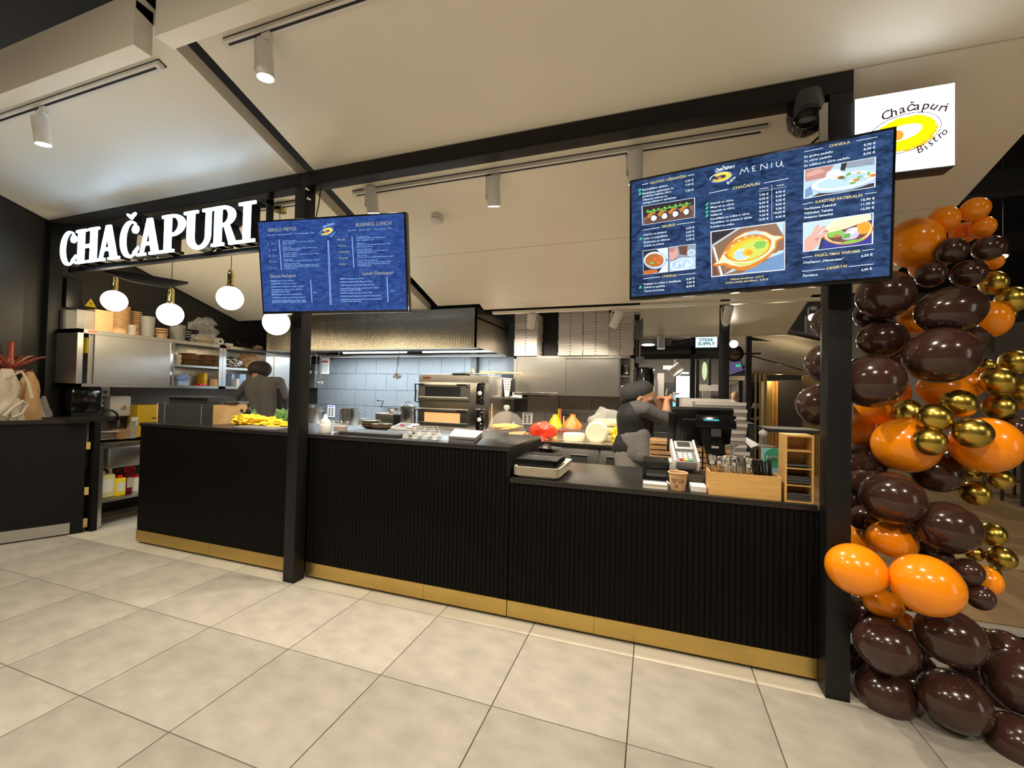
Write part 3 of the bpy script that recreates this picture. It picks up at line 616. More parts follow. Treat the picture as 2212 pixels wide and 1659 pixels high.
p.poly('sky', [(.46, .13), (.60, .11), (.72, .165), (.66, .20), (.50, .19)])
p.el('crust', .50, .46, .325, .265, A_, 30, .03, 2).el('orange', .505, .475, .30, .235, A_, 30, .03, 4).el('yolk', .51, .49, .285, .215, A_, 28, .04, 5).el('lime', .56, .50, .215, .175, A_, 24, .12, 6).el('leaf', .66, .42, .09, .09, 0, 14, .4, 7).el('white', .42, .58, .115, .125, .2, 20, .14, 8).el('sky', .40, .59, .09, .1, .2, 18, .1, 9).el('yolk', .50, .55, .075, .085, 0, 18, .05, 10).el('orange', .515, .56, .05, .055, 0, 14)
p.poly('lime', [(.30, .74), (.5, .78), (.68, .68), (.66, .72), (.5, .82), (.36, .80)])
for j in range(16): p.el('crust', .2+.6*rg.random(), .80+.06*rg.random()-(.0), .012, .010, 0, 6, .4, j)
for j in range(10): p.el('cream', .2+.09*j, .56-.4*math.sin(.35*j+.3)+.06, .02, .02, 0, 6, .5, j)
p.done()
p = Photo(zb, ((410, 414), (1072, 292), (1066, 572), (406, 682)))        # dumplings with sauce, a hand with a fork
p.quad('sky', .012, .02, .988, .98).poly('grey', [(.5, .02), (.98, .02), (.98, .25), (.6, .22)]).poly('skin2', [(.02, .02), (.42, .02), (.3, .40), (.02, .42)]).poly('skin', [(.03, .14), (.22, .05), (.30, .2), (.05, .28)]).poly('dark', [(.52, .03), (.60, .02), (.57, .28), (.5, .26)]).el('white', .42, .34, .12, .16, 0, 16, .2, 3).el('shade', .92, .20, .02, .035)
p.poly('dark', [(.1, .98), (.25, .86), (.98, .86), (.98, .98)]).el('plate', .55, .66, .50, .30, -.02).el('white', .56, .62, .46, .27, -.02).el('sky', .56, .62, .38, .2, -.02).poly('shade', [(.02, .7), (.1, .6), (.13, .9), (.02, .98)])
for j in range(13): p.el(('white', 'cream', 'crust', 'leaf', 'plate')[j % 5], .42+.045*j, .62+.1*rg.random()-.05+(-.12 if j < 4 else .02), .035+.02*rg.random(), .05, j, 9, .3, j)
p.el('brown', .52, .50, .04, .05, 0, 9, .3, 2).el('green', .62, .42, .035, .05, .4, 9, .4, 3).el('green', .68, .74, .04, .035, .2, 9, .4, 5).el('orange', .76, .44, .03, .03).el('leaf', .90, .52, .025, .06)
p.done()
p = Photo(zb, ((402, 902), (1050, 806), (1044, 1094), (400, 1170)))      # filled flat bread held by a hand
p.quad('sky', .012, .02, .988, .98).poly('navy', [(.28, .4), (.98, .02), (.98, .98), (.24, .98)]).poly('dark', [(.27, .55), (.31, .5), (.26, .98), (.22, .98)])
p.el('crust', .64, .50, .36, .42, -.08, 30, .04, 2).el('cream', .64, .49, .34, .39, -.08, 30).el('brown', .64, .52, .30, .33, -.05, 26, .05, 3).el('lilac', .70, .58, .13, .22, .2, 16, .3, 4).el('orange', .86, .44, .10, .2, 0, 14, .2, 5).el('leaf', .46, .52, .12, .13, 0, 14, .3, 6).el('white', .70, .52, .06, .15, .5, 12, .3, 7).el('green', .62, .64, .06, .09, .3, 10, .4, 8).el('leaf', .70, .84, .17, .05, -.1, 12, .3, 9).el('red', .48, .60, .04, .05)
p.poly('dough', [(.32, .32), (.40, .08), (.66, .03), (.96, .04), (.97, .22), (.84, .27), (.6, .40), (.34, .46)]).poly('cream', [(.36, .3), (.6, .2), (.8, .2), (.6, .36), (.36, .42)])
for a in (((.02, .98), (.02, .60), (.14, .36), (.24, .55), (.24, .76), (.14, .98)), ((.12, .46), (.16, .22), (.21, .12), (.24, .16), (.20, .34), (.18, .52)), ((.16, .42), (.24, .24), (.31, .19), (.33, .24), (.26, .36), (.20, .52)), ((.18, .56), (.28, .42), (.33, .37), (.35, .42), (.30, .54), (.22, .70))): p.poly('skin', a)
p.el('skin2', .20, .62, .03, .05).el('red', .335, .40, .022, .04)
p.done()
# the shine on the display in the photograph comes from real lamps; nothing painted here

# ================================================================== LIGHT BOX SIGN at the right
lb_ = thing('light_box_sign', (4.78, .6, 2.52), 'square glowing white sign with bread logo mounted outside the right post', 'sign')
TL = Matrix.Translation((0, .60, 0))
MB().box((4.592, .604, 2.515), (4.972, .685, 2.905), bev=.003).build('sign_casing', K['dg'], lb_)
MB().box((4.594, .600, 2.522), (4.970, .6035, 2.900)).build('sign_face', mat('sign_white', (.9, .9, .9), .4, 0, emit=3.8, ecol=(.84, .93, 1)), lb_)
zs = lambda x, y: (1600+x*.2773, y*.2773)
s3 = Sheet(TL, -.002); fs_ = lambda u, v: zs(985+u*6.5, 800+v*4.0)
PUR = mat('sign_purple', (.13, .05, .09), .5); s3.k = 0
def ring3(cx, cy, rx, ry, w_, ang, skip, mi):
    o = ellp(cx, cy, rx, ry, ang, 48); i_ = ellp(cx, cy, rx-w_, ry-w_, ang, 48)
    for k in range(48):
        if k in skip: continue
        k2 = (k+1) % 48; s3.px([o[k], o[k2], i_[k2], i_[k]], mi)
c0 = zs(1270, 1040)
ring3(c0[0], c0[1], 85, 40, 2.0, -.32, range(24, 29), 1)
ring3(c0[0]-12, c0[1]+3, 95, 48, 1.8, -.36, list(range(29, 48))+list(range(0, 22)), 1)
o = ellp(c0[0]+2, c0[1]-1, 71, 33, -.32, 48, wob=.10, seed=3); i_ = ellp(c0[0]-6, c0[1], 48, 15, -.32, 48, wob=.04, seed=4); o2 = ellp(c0[0]+5, c0[1]+4, 71, 33, -.32, 48, wob=.12, seed=8)
for k in range(48):
    k2 = (k+1) % 48
    if k < 22: s3.px([o2[k], o2[k2], i_[k2], i_[k]], 3, -.0024)
    s3.px([o[k], o[k2], i_[k2], i_[k]], 2, -.0028)
s3.px(ellp(c0[0]-14, c0[1]+5, 14, 11, -.3, 20), 4, -.0030)
s3.build('logo_emblem', LM3 := [PUR, K['dg'], mat('sign_yellow', (.9, .75, .0), .4, 0, emit=.9, ecol=(1, .82, 0)), mat('sign_amber', (.9, .45, .02), .4, 0, emit=.7, ecol=(1, .50, .02)), mat('sign_orange', (.9, .3, .02), .4, 0, emit=.8, ecol=(1, .30, .03))], lb_)
s3 = Sheet(TL, -.0036)
def letters3(body, pts, h):
    for k, ch in enumerate(body):
        (ax, ay), (bx, by) = pts[k], pts[k+1]; s3.text(ch, *zs(ax, ay), *zs(ax+(bx-ax)*.9, ay+(by-ay)*.9), h*.2773, 0, .022, .2, True)
letters3('Chačapuri', [(1105, 945), (1168, 918), (1235, 893), (1290, 873), (1340, 865), (1400, 858), (1465, 852), (1530, 868), (1580, 872), (1618, 868)], 66)
letters3('Bistro', [(1378, 1200), (1446, 1170), (1474, 1146), (1514, 1114), (1552, 1084), (1580, 1062), (1620, 1030)], 54)
s3.build('logo_lettering', LM3, lb_)

# ================================================================== CHANNEL LETTERS  C H A Č A P U R I
sgn = thing('letter_sign', (-.4, .5, 2.5), 'large glowing white slab serif letters spelling CHAČAPURI under the beam', 'sign')
ZB, ZT = 2.532, 2.842; HC = ZT-ZB
def arc(cx, cz, rx, rz, a0, a1, n=14): return [(cx+rx*math.cos(math.radians(a0+(a1-a0)*k/n)), cz+rz*math.sin(math.radians(a0+(a1-a0)*k/n))) for k in range(n+1)]
def ring_poly(outer, inner): return outer+inner[::-1]
def letter(name, x0, x1, polys):        # polys in unit box (0..1 wide, 0..1 tall); fronts glow, sides dark
    W_ = x1-x0
    f = MB(); f.smooth = False; b = MB(); b.smooth = False
    for pl_ in polys:
        q = [(x0+W_*u, ZB+HC*v) for u, v in pl_]
        ar = sum(q[i][0]*q[(i+1) % len(q)][1]-q[(i+1) % len(q)][0]*q[i][1] for i in range(len(q)))
        if ar < 0: q = q[::-1]
        f.prism([(x, .500, z) for x, z in q], (0, .012, 0)); b.prism([(x, .5125, z) for x, z in q], (0, .075, 0))
    o = b.build(name, K['frame'], sgn, sharp=30); o2 = f.build('letter_face', K['led'], o, sharp=0); return o
R_ = lambda a, b, c, d: [(a, b), (c, b), (c, d), (a, d)]
serif = lambda c, w_, z, up: [(c-w_, z), (c+w_, z), (c+w_, z+(.06 if up else -.06)), (c-w_, z+(.06 if up else -.06))]
def poly_H(): return [R_(.10, 0, .36, 1), R_(.64, 0, .90, 1), R_(.3, .44, .7, .54), R_(0, 0, .46, .07), R_(.54, 0, 1, .07), R_(0, .93, .46, 1), R_(.54, .93, 1, 1)]
def poly_A(): return [[(.10, .03), (.40, 1), (.60, 1), (.36, .0), (.2, .0)][0:0] or [(.13, .02), (.24, .02), (.53, .93), (.40, 1)], [(.40, 1), (.60, 1), (.90, .02), (.62, .02)], R_(.24, .27, .70, .36), R_(0, 0, .38, .07), R_(.52, 0, 1.0, .07)]
def poly_C(): return [ring_poly(arc(.52, .5, .50, .52, 52, 308, 26), arc(.60, .5, .30, .45, 60, 300, 26)), arc(.80, .76, .16, .12, 0, 360, 12)[:-1], [(.70, .12), (.80, .04), (1.0, .22), (.96, .28)]]
def poly_P(): return [R_(.12, 0, .40, 1), R_(0, 0, .54, .07), R_(0, .93, .4, 1), ring_poly(arc(.44, .71, .56, .29, 90, -90, 16), arc(.44, .71, .28, .215, 90, -90, 16)), R_(.38, .925, .46, 1), R_(.38, .42, .46, .495)]
def poly_U(): return [ring_poly([(.12, 1), (.12, .36)]+arc(.52, .32, .40, .35, 180, 360, 14)+[(.92, .36), (.92, 1)], [(.36, 1), (.36, .36)]+arc(.56, .32, .20, .25, 180, 360, 14)+[(.76, .36), (.76, 1)]), R_(0, .93, .48, 1), R_(.64, .93, 1.02, 1)]
def poly_R(): return [R_(.10, 0, .36, 1), R_(0, 0, .47, .07), R_(0, .93, .36, 1), ring_poly(arc(.42, .74, .46, .26, 90, -90, 14), arc(.42, .74, .20, .185, 90, -90, 14)), R_(.34, .925, .44, 1), R_(.34, .48, .44, .555), [(.46, .50), (.66, .50), (.94, .0), (.68, .0)], R_(.66, 0, 1.02, .07)]
def poly_I(): return [R_(.30, 0, .70, 1), R_(0, 0, 1, .07), R_(0, .93, 1, 1)]
def lx(zx, zy): return P(110+zx*.21247, 400+zy*.21247, Y=.5).x
LT = [('letter_c', 88, 255, poly_C), ('letter_h', 248, 480, poly_H), ('letter_a', 458, 695, poly_A), ('letter_c', 695, 890, poly_C), ('letter_a', 872, 1117, poly_A), ('letter_p', 1122, 1357, poly_P), ('letter_u', 1345, 1642, poly_U), ('letter_r', 1632, 1902, poly_R), ('letter_i', 1902, 2072, poly_I)]
for i, (nm, a, b, fn) in enumerate(LT):
    ym = 660-.158*(a+b)/2; xa, xb = lx(a, ym), lx(b, ym-.158*(b-a)*.5)
    pl_ = fn()
    if i == 3: pl_ += [[(.34, 1.24), (.50, 1.20), (.56, 1.17), (.62, 1.20), (.76, 1.24), (.80, 1.19), (.57, 1.05), (.34, 1.18)]]
    letter(nm, xa, xb, pl_)
MB().box((-1.66, .59, 2.50), (.86, .635, 2.53)).box((-1.66, .59, 2.855), (.86, .635, 2.885)).box((.835, .59, 2.50), (.86, .635, 2.95)).box((-1.66, .59, 2.50), (-1.63, .635, 2.95)).box((-.2, .60, 2.53), (-.17, .63, 2.86)).box((.3, .60, 2.53), (.33, .63, 2.86)).build('sign_frame', FR, sgn)
# ================================================================== TRACKS, SPOTS, PENDANTS
def track(x0, x1, y, label, zf=roofz, name='lamp_track'):
    z = zf(y)
    r = thing(name, ((x0+x1)/2, y, z), label, 'track')
    A = Matrix.Translation((0, y, z)) @ Matrix.Rotation(-math.radians(18), 4, 'X')
    MB().box((x0, -.019, -.035), (x1, .019, -.006), A).build('rail', K['lamp'], r)
    MB().box((x0+.03, -.006, -.0362), (x1-.03, .006, -.034), A).build('slot', K['ink'], r)
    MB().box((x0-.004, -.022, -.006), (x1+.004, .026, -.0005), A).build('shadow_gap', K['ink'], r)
    return r
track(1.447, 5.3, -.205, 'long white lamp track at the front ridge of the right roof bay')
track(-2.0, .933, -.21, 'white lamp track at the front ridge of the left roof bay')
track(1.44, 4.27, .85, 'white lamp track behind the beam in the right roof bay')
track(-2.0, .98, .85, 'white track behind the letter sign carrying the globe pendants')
def spotlamp(x, y, z, tgt, label, L=.175, r=.043, lit=True, watts=60, angle=60, zf=roofz, arm='side', lens=True):
    tgt = Vector(tgt); c = Vector((x, y, z)); d = (tgt-c).normalized()
    T = Matrix.Translation(c) @ d.to_track_quat('Z', 'Y').to_matrix().to_4x4()
    t = thing('track_spotlight', (x, y, z), label, 'spotlight')
    MB().lathe([(r*.92, -L/2), (r, -L/2+.006), (r, L/2-.012), (r, L/2), (r*.93, L/2), (r*.9, L/2-.012)], (0, 0, 0), 28, T, cap=False).cyl((0, 0, -L/2+.001), r*.93, .002, 24, T=T).build('housing', K['lamp'], t)
    zt = zf(y)-.03
    MB().box((x-.014, y-.014, zt-.05), (x+.045, y+.014, zt)).build('adapter', K['lamp'], t)
    MB().box((x-.055, y-.012, z-.05), (x-.045, y+.012, zt-.01)).box((x-.055, y-.012, zt-.022), (x+.02, y+.012, zt-.01)).build('bracket', K['lamp'], t)
    if lens: MB().lathe([(r*.90, L/2-.010), (r*.70, L/2-.03)], (0, 0, 0), 24, T, cap=False).build('reflector', K['chrome'], t)
    MB().cyl((0, 0, L/2-.014), r*.86, .003, 24, T=T).build('lens', K['bulb'], t)
    if watts: spot(tuple(c+d*(L/2+.01)), tuple(tgt), watts, angle, .55, (1, .88, .70), .03)
    return t
# in front of the beam
q = P(571, 125, Y=-.205); spotlamp(q.x, -.205, q.z-.015, (q.x+.1, .1, 0), 'white track spotlight under the right roof bay nearest the black gap', watts=52, angle=85)
q = P(90, 280, Y=-.21); spotlamp(q.x, -.21, q.z-.01, (q.x+.05, .2, 0), 'white track spotlight under the left roof bay above the coat stand', watts=52, angle=85)
for x, wt_ in ((2.6, 75), (4.35, 50)): spot((x, -.2, 3.12), (x+.05, .1, 0), wt_, 85, .5, (1, .88, .70), .03)
# behind the beam
for px, py, lab, tg in ((803, 432, 'white spotlight behind the left menu screen', (1.45, 1.7, .5)), (1066, 414, 'white spotlight hanging between the two menu screens', (2.5, 1.5, .9)), (1372, 362, 'white spotlight half hidden by the right menu screen', (3.6, 1.6, .9))):
    q = P(px, py, Y=.85); spotlamp(q.x, .85, q.z, tg, lab, watts=75, angle=110, r=.046, L=.19)
q = P(1148, 693, Y=2.71); spotlamp(q.x, 2.71, q.z, (1.9, 3.6, .9), 'white spotlight before the left stack of pizza boxes', watts=50, angle=115, r=.043, zf=lambda y: 2.37)
q = P(1331, 690, Y=2.71); spotlamp(q.x, 2.71, q.z, (2.6, 3.3, .9), 'white spotlight before the right stack of pizza boxes', watts=50, angle=115, zf=lambda y: 2.37)
q = P(1571, 680, Y=2.71); spotlamp(q.x, 2.71, q.z, (q.x-.3, 3.5, .5), 'white spotlight by the slim rear post', watts=40, angle=75, zf=lambda y: 2.37)
q = P(1428, 740, Y=5.2); spotlamp(q.x, 5.2, q.z, (q.x, 5.4, 0), 'white spotlight on the far track left of the glowing steak sign', watts=40, angle=80, r=.06, L=.2, zf=z2)
q = P(1585, 742, Y=5.2); spotlamp(q.x, 5.2, q.z, (4.0, 0, 1.2), 'white spotlight turned towards the viewer above the round sign', watts=25, angle=60, r=.06, L=.2, zf=z2)
q = P(1755, 688, Y=5.0); spotlamp(q.x, 5.0, q.z+.02, (4.2, 0, 1.5), 'spotlight shining at the viewer left of the right post', watts=25, angle=60, r=.05, L=.2, zf=lambda y: q.z+.2)
MB().cyl((q.x, 5.0, q.z+.2), .010, 5.0-q.z-.2, 8).build('stem', K['ink'], [o_ for o_ in bpy.data.objects if o_.get('label', '').startswith('spotlight shining')][0])
# pendants
PEND = ((247, 650, 'leftmost glowing globe pendant with gold cap before the shelf of cups'), (368, 679, 'second glowing globe pendant from the left, hung lowest'), (497, 644, 'third glowing globe pendant nearest the letter I'), (597, 697, 'glowing globe pendant half behind the left menu screen'))
for px, py, lab in PEND:
    q = P(px, py, Y=.85); r = .103
    t = thing('pendant_lamp', (q.x, .85, q.z-r), lab, 'lamp', 'globe pendants in a row')
    MB().ell((q.x, .85, q.z), r, 28, 18).build('globe', K['globe'], t)
    MB().lathe([(.028, 0), (.030, .015), (.026, .022), (.026, .115), (.020, .145), (.009, .158), (.004, .16)], (q.x, .85, q.z+r-.006), 20).build('lamp_holder', K['gold'], t)
    zt = roofz(.85)-.035
    MB().tube([(q.x, .85, q.z+r+.15), (q.x, .85, zt)], .0028, 6).build('cord', K['ink'], t)
    MB().lathe([(.05, -.028), (.05, 0)], (q.x, .85, zt), 24).build('ceiling_rose', K['gold'], t)
    point((q.x, .85, q.z-r-.03), 5, (1, .80, .50), .1)
# smoke detectors and sprinkler
for px, py, Y0, lab in ((945, 466, 1.2, 'round white smoke detector on the roof between the screens'),):
    q = P(px, py, Y=Y0); A = Matrix.Translation((q.x, Y0, roofz(Y0))) @ Matrix.Rotation(-math.radians(18), 4, 'X')
    t = thing('smoke_detector', (q.x, Y0, roofz(Y0)), lab, 'detector')
    MB().lathe([(.055, 0), (.055, -.02), (.047, -.028)], (0, 0, 0), 24, A).build('base', K['wplastic'], t)
    MB().lathe([(.034, -.028), (.045, -.034), (.045, -.046), (.030, -.056)], (0, 0, 0), 24, A).build('sensor_head', K['wplastic'], t)
q = P(1410, 676, Y=3.5); t = thing('sprinkler', (q.x, 3.5, q.z), 'small brass sprinkler head on the rear roof', 'sprinkler')
zr = z2(3.5)
MB().cyl((q.x, 3.5, zr-.012), .035, .012, 16).cyl((q.x, 3.5, zr-.06), .011, .05, 10).cyl((q.x, 3.5, zr-.066), .022, .006, 12).build('sprinkler_head', K['brass'], t)
# camera dome and cables on the beam
t = thing('dome_camera', (4.18, .68, 2.72), 'black hooded device hung under the beam beside the right post', 'camera')
q = P(1742, 250, Y=.66)
MB().lathe([(.075, .10), (.085, .06), (.09, 0), (.082, -.05), (.05, -.09), (.02, -.10)], (q.x, .66, q.z), 20).build('hood', K['gloss'], t)
MB().tube([(q.x+.09, .67, q.z+.1), (q.x+.12, .66, q.z-.02), (q.x+.06, .64, q.z-.12), (q.x-.02, .62, q.z-.2)], .006, 6).build('cable', K['ink'], t)
t = thing('screen_bracket', (4.40, .6, 2.6), 'grey steel strut holding the right menu screen to the post', 'bracket')
q = P(1777, 270, Y=.60); MB().box((q.x-.018, .585, q.z-.16), (q.x+.018, .60, q.z+.10)).build('strut', K['steel2'], t)
MB().tube([(1.33, .62, 2.95), (1.335, .60, 2.80), (1.325, .58, 2.66)], .004, 6).build('screen_cable', K['ink']); tag(bpy.data.objects['screen_cable'], 'thin black cable hanging from the beam behind the left menu screen', 'cable')
# ================================================================== HOOD
hd = thing('extractor_hood', (.15, 2.56, 1.95), 'wide ribbed stainless extractor hood above the cooking line', 'hood')
X0, X1, Y0, Y1, Z0, Z1 = -1.44, 1.75, 2.57, 3.70, 1.95, 2.405
MB().box((X0, Y0, Z1-.10), (X1, Y0+.02, Z1)).box((X0, Y0, Z0), (X0+.05, Y0+.02, Z1-.10)).box((X1-.05, Y0, Z0), (X1, Y0+.02, Z1-.10)).build('front_rim', K['steel3'], hd)
m = MB(); nr = 150
for i in range(nr):
    a = X0+.05+(X1-X0-.10)*i/nr; b = X0+.05+(X1-X0-.10)*(i+1)/nr
    m.smooth = False; m.prism([(a, Y0+.006, Z0), ((a+b)/2, Y0+.004, Z0), (b, Y0+.006, Z0), (b, Y0+.02, Z0), (a, Y0+.02, Z0)], (0, 0, Z1-.10-Z0))
o = m.build('ribbed_front', K['steel3'], hd, recalc=True); o['kind'] = 'stuff'
MB().box((X1-.02, Y0, Z0), (X1, Y1, Z1)).build('right_side', K['steel3'], hd)
MB().box((X0, Y0, Z0), (X0+.02, Y1, Z1)).build('left_side', K['steel3'], hd)
MB().box((X0, Y0+.02, Z1-.12), (X1, Y1, Z1-.1)).build('hood_top', K['steel2'], hd)
MB().box((X0+.02, Y0+.02, Z0-.01), (X1-.02, Y0+.12, Z0+.02)).box((X0+.02, Y1-.04, Z0-.012), (X1-.02, Y1, Z0+.02)).build('bottom_rim', K['steel'], hd)
m = MB(); m.smooth = False
m.prism([(X0+.02, Y0+.14, Z0+.02), (X0+.02, Y1-.28, Z0+.22), (X0+.02, Y1-.28, Z0+.24), (X0+.02, Y0+.14, Z0+.04)], (X1-X0-.04, 0, 0)).build('filter_bank', K['steel2'], hd, recalc=True)
for i in range(2):
    a = X0+.5+1.42*i; MB().cyl((a, Y1-.16, Z0+.05), .013, 1.15, 10, 'X').build('light_tube', K['tube'], hd)
area((.15, 3.35, 1.93), (.15, 3.5, 0), 62, 2.9, .12, (.80, .92, 1), 'hood_light')
zr2 = P(688, 768, Y=3.0).z; m = MB(); m.tube([(-1.25, 3.0, zr2), (-.55, 3.0, zr2)], .006, 8).tube([(-1.25, 3.0, zr2), (-1.25, 3.0, Z0+.1)], .005, 6).tube([(-.55, 3.0, zr2), (-.55, 3.0, Z0+.1)], .005, 6).tube([(X0+.1, 2.62, Z0-.03), (X1-.05, 2.62, Z0-.03)], .006, 8); m.build('hook_rail', K['chrome'], hd)
# utensils hung from the hood
def ladle(px, ytop, ybot, Y, label, bowl=.045, tilt=.25):
    a = P(px[0], ytop, Y=Y); b = P(px[1], ybot, Y=Y)
    t = thing('ladle', (a.x, Y, b.z), label, 'ladle')
    MB().tube([(a.x-.01, Y-.012, a.z-.02), (a.x-.004, Y-.016, a.z), (a.x+.006, Y-.008, a.z-.01), (a.x+.004, Y, a.z-.04), ((a.x+b.x)/2, Y, (a.z+b.z)/2), (b.x-.01, Y, b.z+.05), (b.x-.02, Y, b.z+.02)], .0055, 8).build('handle', K['chrome'], t)
    T = Matrix.Translation((b.x, Y, b.z)) @ Matrix.Rotation(tilt, 4, 'Y') @ Matrix.Rotation(.5, 4, 'X')
    MB().lathe([(.003, -.022), (bowl*.6, -.018), (bowl*.9, -.004), (bowl, .012), (bowl*.94, .012), (bowl*.82, -.001), (bowl*.5, -.013), (.003, -.016)], (0, 0, 0), 20, T).build('bowl', K['chrome'], t)
ladle((862, 858), 752, 814, 2.62, 'steel ladle hanging alone from the middle of the hood', .053, .35)
ladle((694, 694), 770, 826, 3.0, 'steel ladle hanging right of the skimmers near the paper notice', .05, .5)
for i, (px, lab) in enumerate(((670, 'steel skimmer hanging closest to the middle post'), (683, 'steel skimmer hanging second from the middle post'))): ladle((px+1, px), 764, 803, 3.0, lab, .024, .2)
t = thing('knife_box', (-.9, 3.80, 1.40), 'grey metal utensil box fixed on the tiled wall by the post', 'box'); q = P(674, 812, Y=3.8)
MB().box((q.x-.22, 3.78, q.z-.20), (q.x+.08, 3.875, q.z+.20), bev=.005).build('box_body', K['steel2'], t)
def notice(x0, y0, x1, y1, Y, label, bands=(), name='paper_notice', X=None):
    a = P(x0, y0, Y=Y, X=X); b = P(x1, y1, Y=Y, X=X)
    t = thing(name, (min(a.x, b.x), (Y or a.y), b.z), label, 'notice')
    if X is None: MB().box((a.x, Y-.003, b.z), (b.x, Y, a.z)).build('sheet', K['paper'], t)
    else: MB().box((X, a.y, b.z), (X+.003, b.y, a.z)).build('sheet', K['paper'], t)
    m = MB(); m.smooth = False
    for u0, u1, v0, v1, mi in bands:
        m.cur = mi
        if X is None: m.box((a.x+(b.x-a.x)*u0, Y-.0045, a.z+(b.z-a.z)*v1), (a.x+(b.x-a.x)*u1, Y-.003, a.z+(b.z-a.z)*v0))
        else: m.box((X+.003, a.y+(b.y-a.y)*u0, a.z+(b.z-a.z)*v1), (X+.0045, a.y+(b.y-a.y)*u1, a.z+(b.z-a.z)*v0))
    m.build('print', [K['dg'], K['inkr'], K['inkb'], K['grey']], t)
lines = [(.12, .88, .42+.055*k, .43+.055*k, 3) for k in range(9)]
notice(693, 772, 711, 808, 3.86, 'white paper notice with red heading on the tiled wall left of the hood', [(.15, .85, .2, .32, 1)]+lines)
pict = [(.1, .9, .06, .16, 2)]+[(.15+.4*(k % 2), .42+.4*(k % 2), .25+.14*(k//2), .34+.14*(k//2), 0) for k in range(10)]
notice(708, 875, 723, 901, 3.86, 'small hygiene notice on the tiles behind the squeeze bottle', pict)
notice(1129, 891, 1150, 917, 3.86, 'small hygiene notice on the brown tiles behind the red bag', pict)
t = thing('wall_socket', (0, 3.87, 1.9), 'grey pipe clip on the tiles just under the hood', 'clip'); q = P(720, 775, Y=3.85)
MB().box((q.x-.03, 3.83, q.z-.02), (q.x+.04, 3.88, q.z+.03)).build('clip_body', K['steel2'], t)
# black pillar behind the oven
q = P(1025, 790, Y=3.8); t = tag(MB().box((q.x-.04, 3.76, .9), (q.x+.045, 3.86, 2.0)).build('wall_duct', K['dg']), 'dark grey square duct on the tiled wall behind the oven', 'duct')

# ================================================================== COOKING LINE along the back wall
ck = thing('cooking_bench', (-.1, 2.7, 0), 'long stainless cooking bench along the tiled back wall', 'bench')
MB().box((-1.95, 2.68, .88), (1.93, 3.86, .92), bev=.004).build('bench_top', K['steel2'], ck)
MB().box((-1.93, 2.74, .1), (1.91, 3.84, .88)).build('bench_body', K['steel2'], ck)
# pizza deck oven
ov = thing('deck_oven', (1.28, 2.86, .92), 'two deck stainless pizza oven on the cooking bench', 'oven')
OX0, OX1, OY, OZ0, OZ1 = .83, 1.80, 2.86, .955, 1.635
MB().box((OX0, OY+.03, OZ0), (OX1, 3.72, OZ1), bev=.006).box((OX0+.05, OY+.1, .92), (OX1-.05, 3.65, OZ0)).build('oven_body', K['steel'], ov)
MB().box((OX0, OY+.02, OZ1-.085), (OX1-.02, OY+.04, OZ1)).build('fascia', K['steel'], ov)
MB().box((OX0+.06, OY+.012, OZ1-.05), (OX0+.165, OY+.02, OZ1-.02)).m(1).box((OX0+.07, OY+.010, OZ1-.043), (OX0+.155, OY+.0125, OZ1-.028)).build('maker_badge', [K['inkr'], emitm('badge_print', (.6, .35, .1), .05)], ov)
for k, (za_, gl, lab) in enumerate(((OZ0+.355, K['ovglass'], 'upper'), (OZ0+.035, K['amber'], 'lower'))):
    dr = MB().box((OX0+.005, OY, za_+.175), (OX0+.705, OY+.03, za_+.225), bev=.004).box((OX0+.005, OY, za_), (OX0+.705, OY+.03, za_+.055), bev=.004).box((OX0+.005, OY+.004, za_+.05), (OX0+.10, OY+.03, za_+.18)).box((OX0+.60, OY+.004, za_+.05), (OX0+.705, OY+.03, za_+.18)).build('oven_door', K['steel'], ov)
    MB().box((OX0+.10, OY+.012, za_+.055), (OX0+.60, OY+.02, za_+.175)).build('door_glass', gl, dr)
    MB().tube([(OX0+.10, OY-.03, za_+.205), (OX0-.02, OY-.035, za_+.21), (OX0-.012, OY-.03, za_+.1), (OX0-.03, OY-.01, za_-.01), (OX0+.04, OY-.01, za_-.02)], .011, 8).build('lever', K['plastic'], dr)
    MB().tube([(OX0+.56, OY-.02, za_+.205), (OX0+.69, OY-.025, za_+.205), (OX0+.70, OY, za_+.17)], .011, 8).build('lever', K['plastic'], dr)
    pz = za_-.02; PXa, PXb = OX1-.155, OX1-.065
    pn = MB().box((PXa-.008, OY+.008, pz-.008), (PXb+.008, OY+.03, pz+.258), bev=.004).build('panel_frame', K['chrome'], ov)
    MB().box((PXa, OY+.004, pz), (PXb, OY+.012, pz+.25)).build('control_panel', K['gloss'], pn)
    for z in (pz+.20, pz+.055):
        MB().lathe([(.028, .02), (.030, .014), (.030, 0), (.02, 0)], ((PXa+PXb)/2+.008, OY+.004, z), 18, Matrix.Translation((0, 0, 0)), 'Y').lathe([(.021, 0), (.019, -.02), (.017, -.022)], ((PXa+PXb)/2+.008, OY+.002, z), 16, None, 'Y').build('knob', K['plastic'], pn)
        MB().tube([((PXa+PXb)/2+.008+.031*math.cos(a), OY+.001, z+.031*math.sin(a)) for a in [1.4-i*.28 for i in range(12)]], .003, 5).build('knob_ring', K['chrome'], pn)
    MB().lathe([(.026, 0), (.026, -.008), (.022, -.010)], ((PXa+PXb)/2, OY+.002, pz+.13), 20, None, 'Y').build('dial', K['wplastic'], pn)
m = MB()
for k in range(9): m.box((OX1-.002, OY+.11, OZ0+.32-.028*k), (OX1+.001, OY+.15, OZ0+.335-.028*k))
m.build('vent_slots', K['wplastic'], ov)
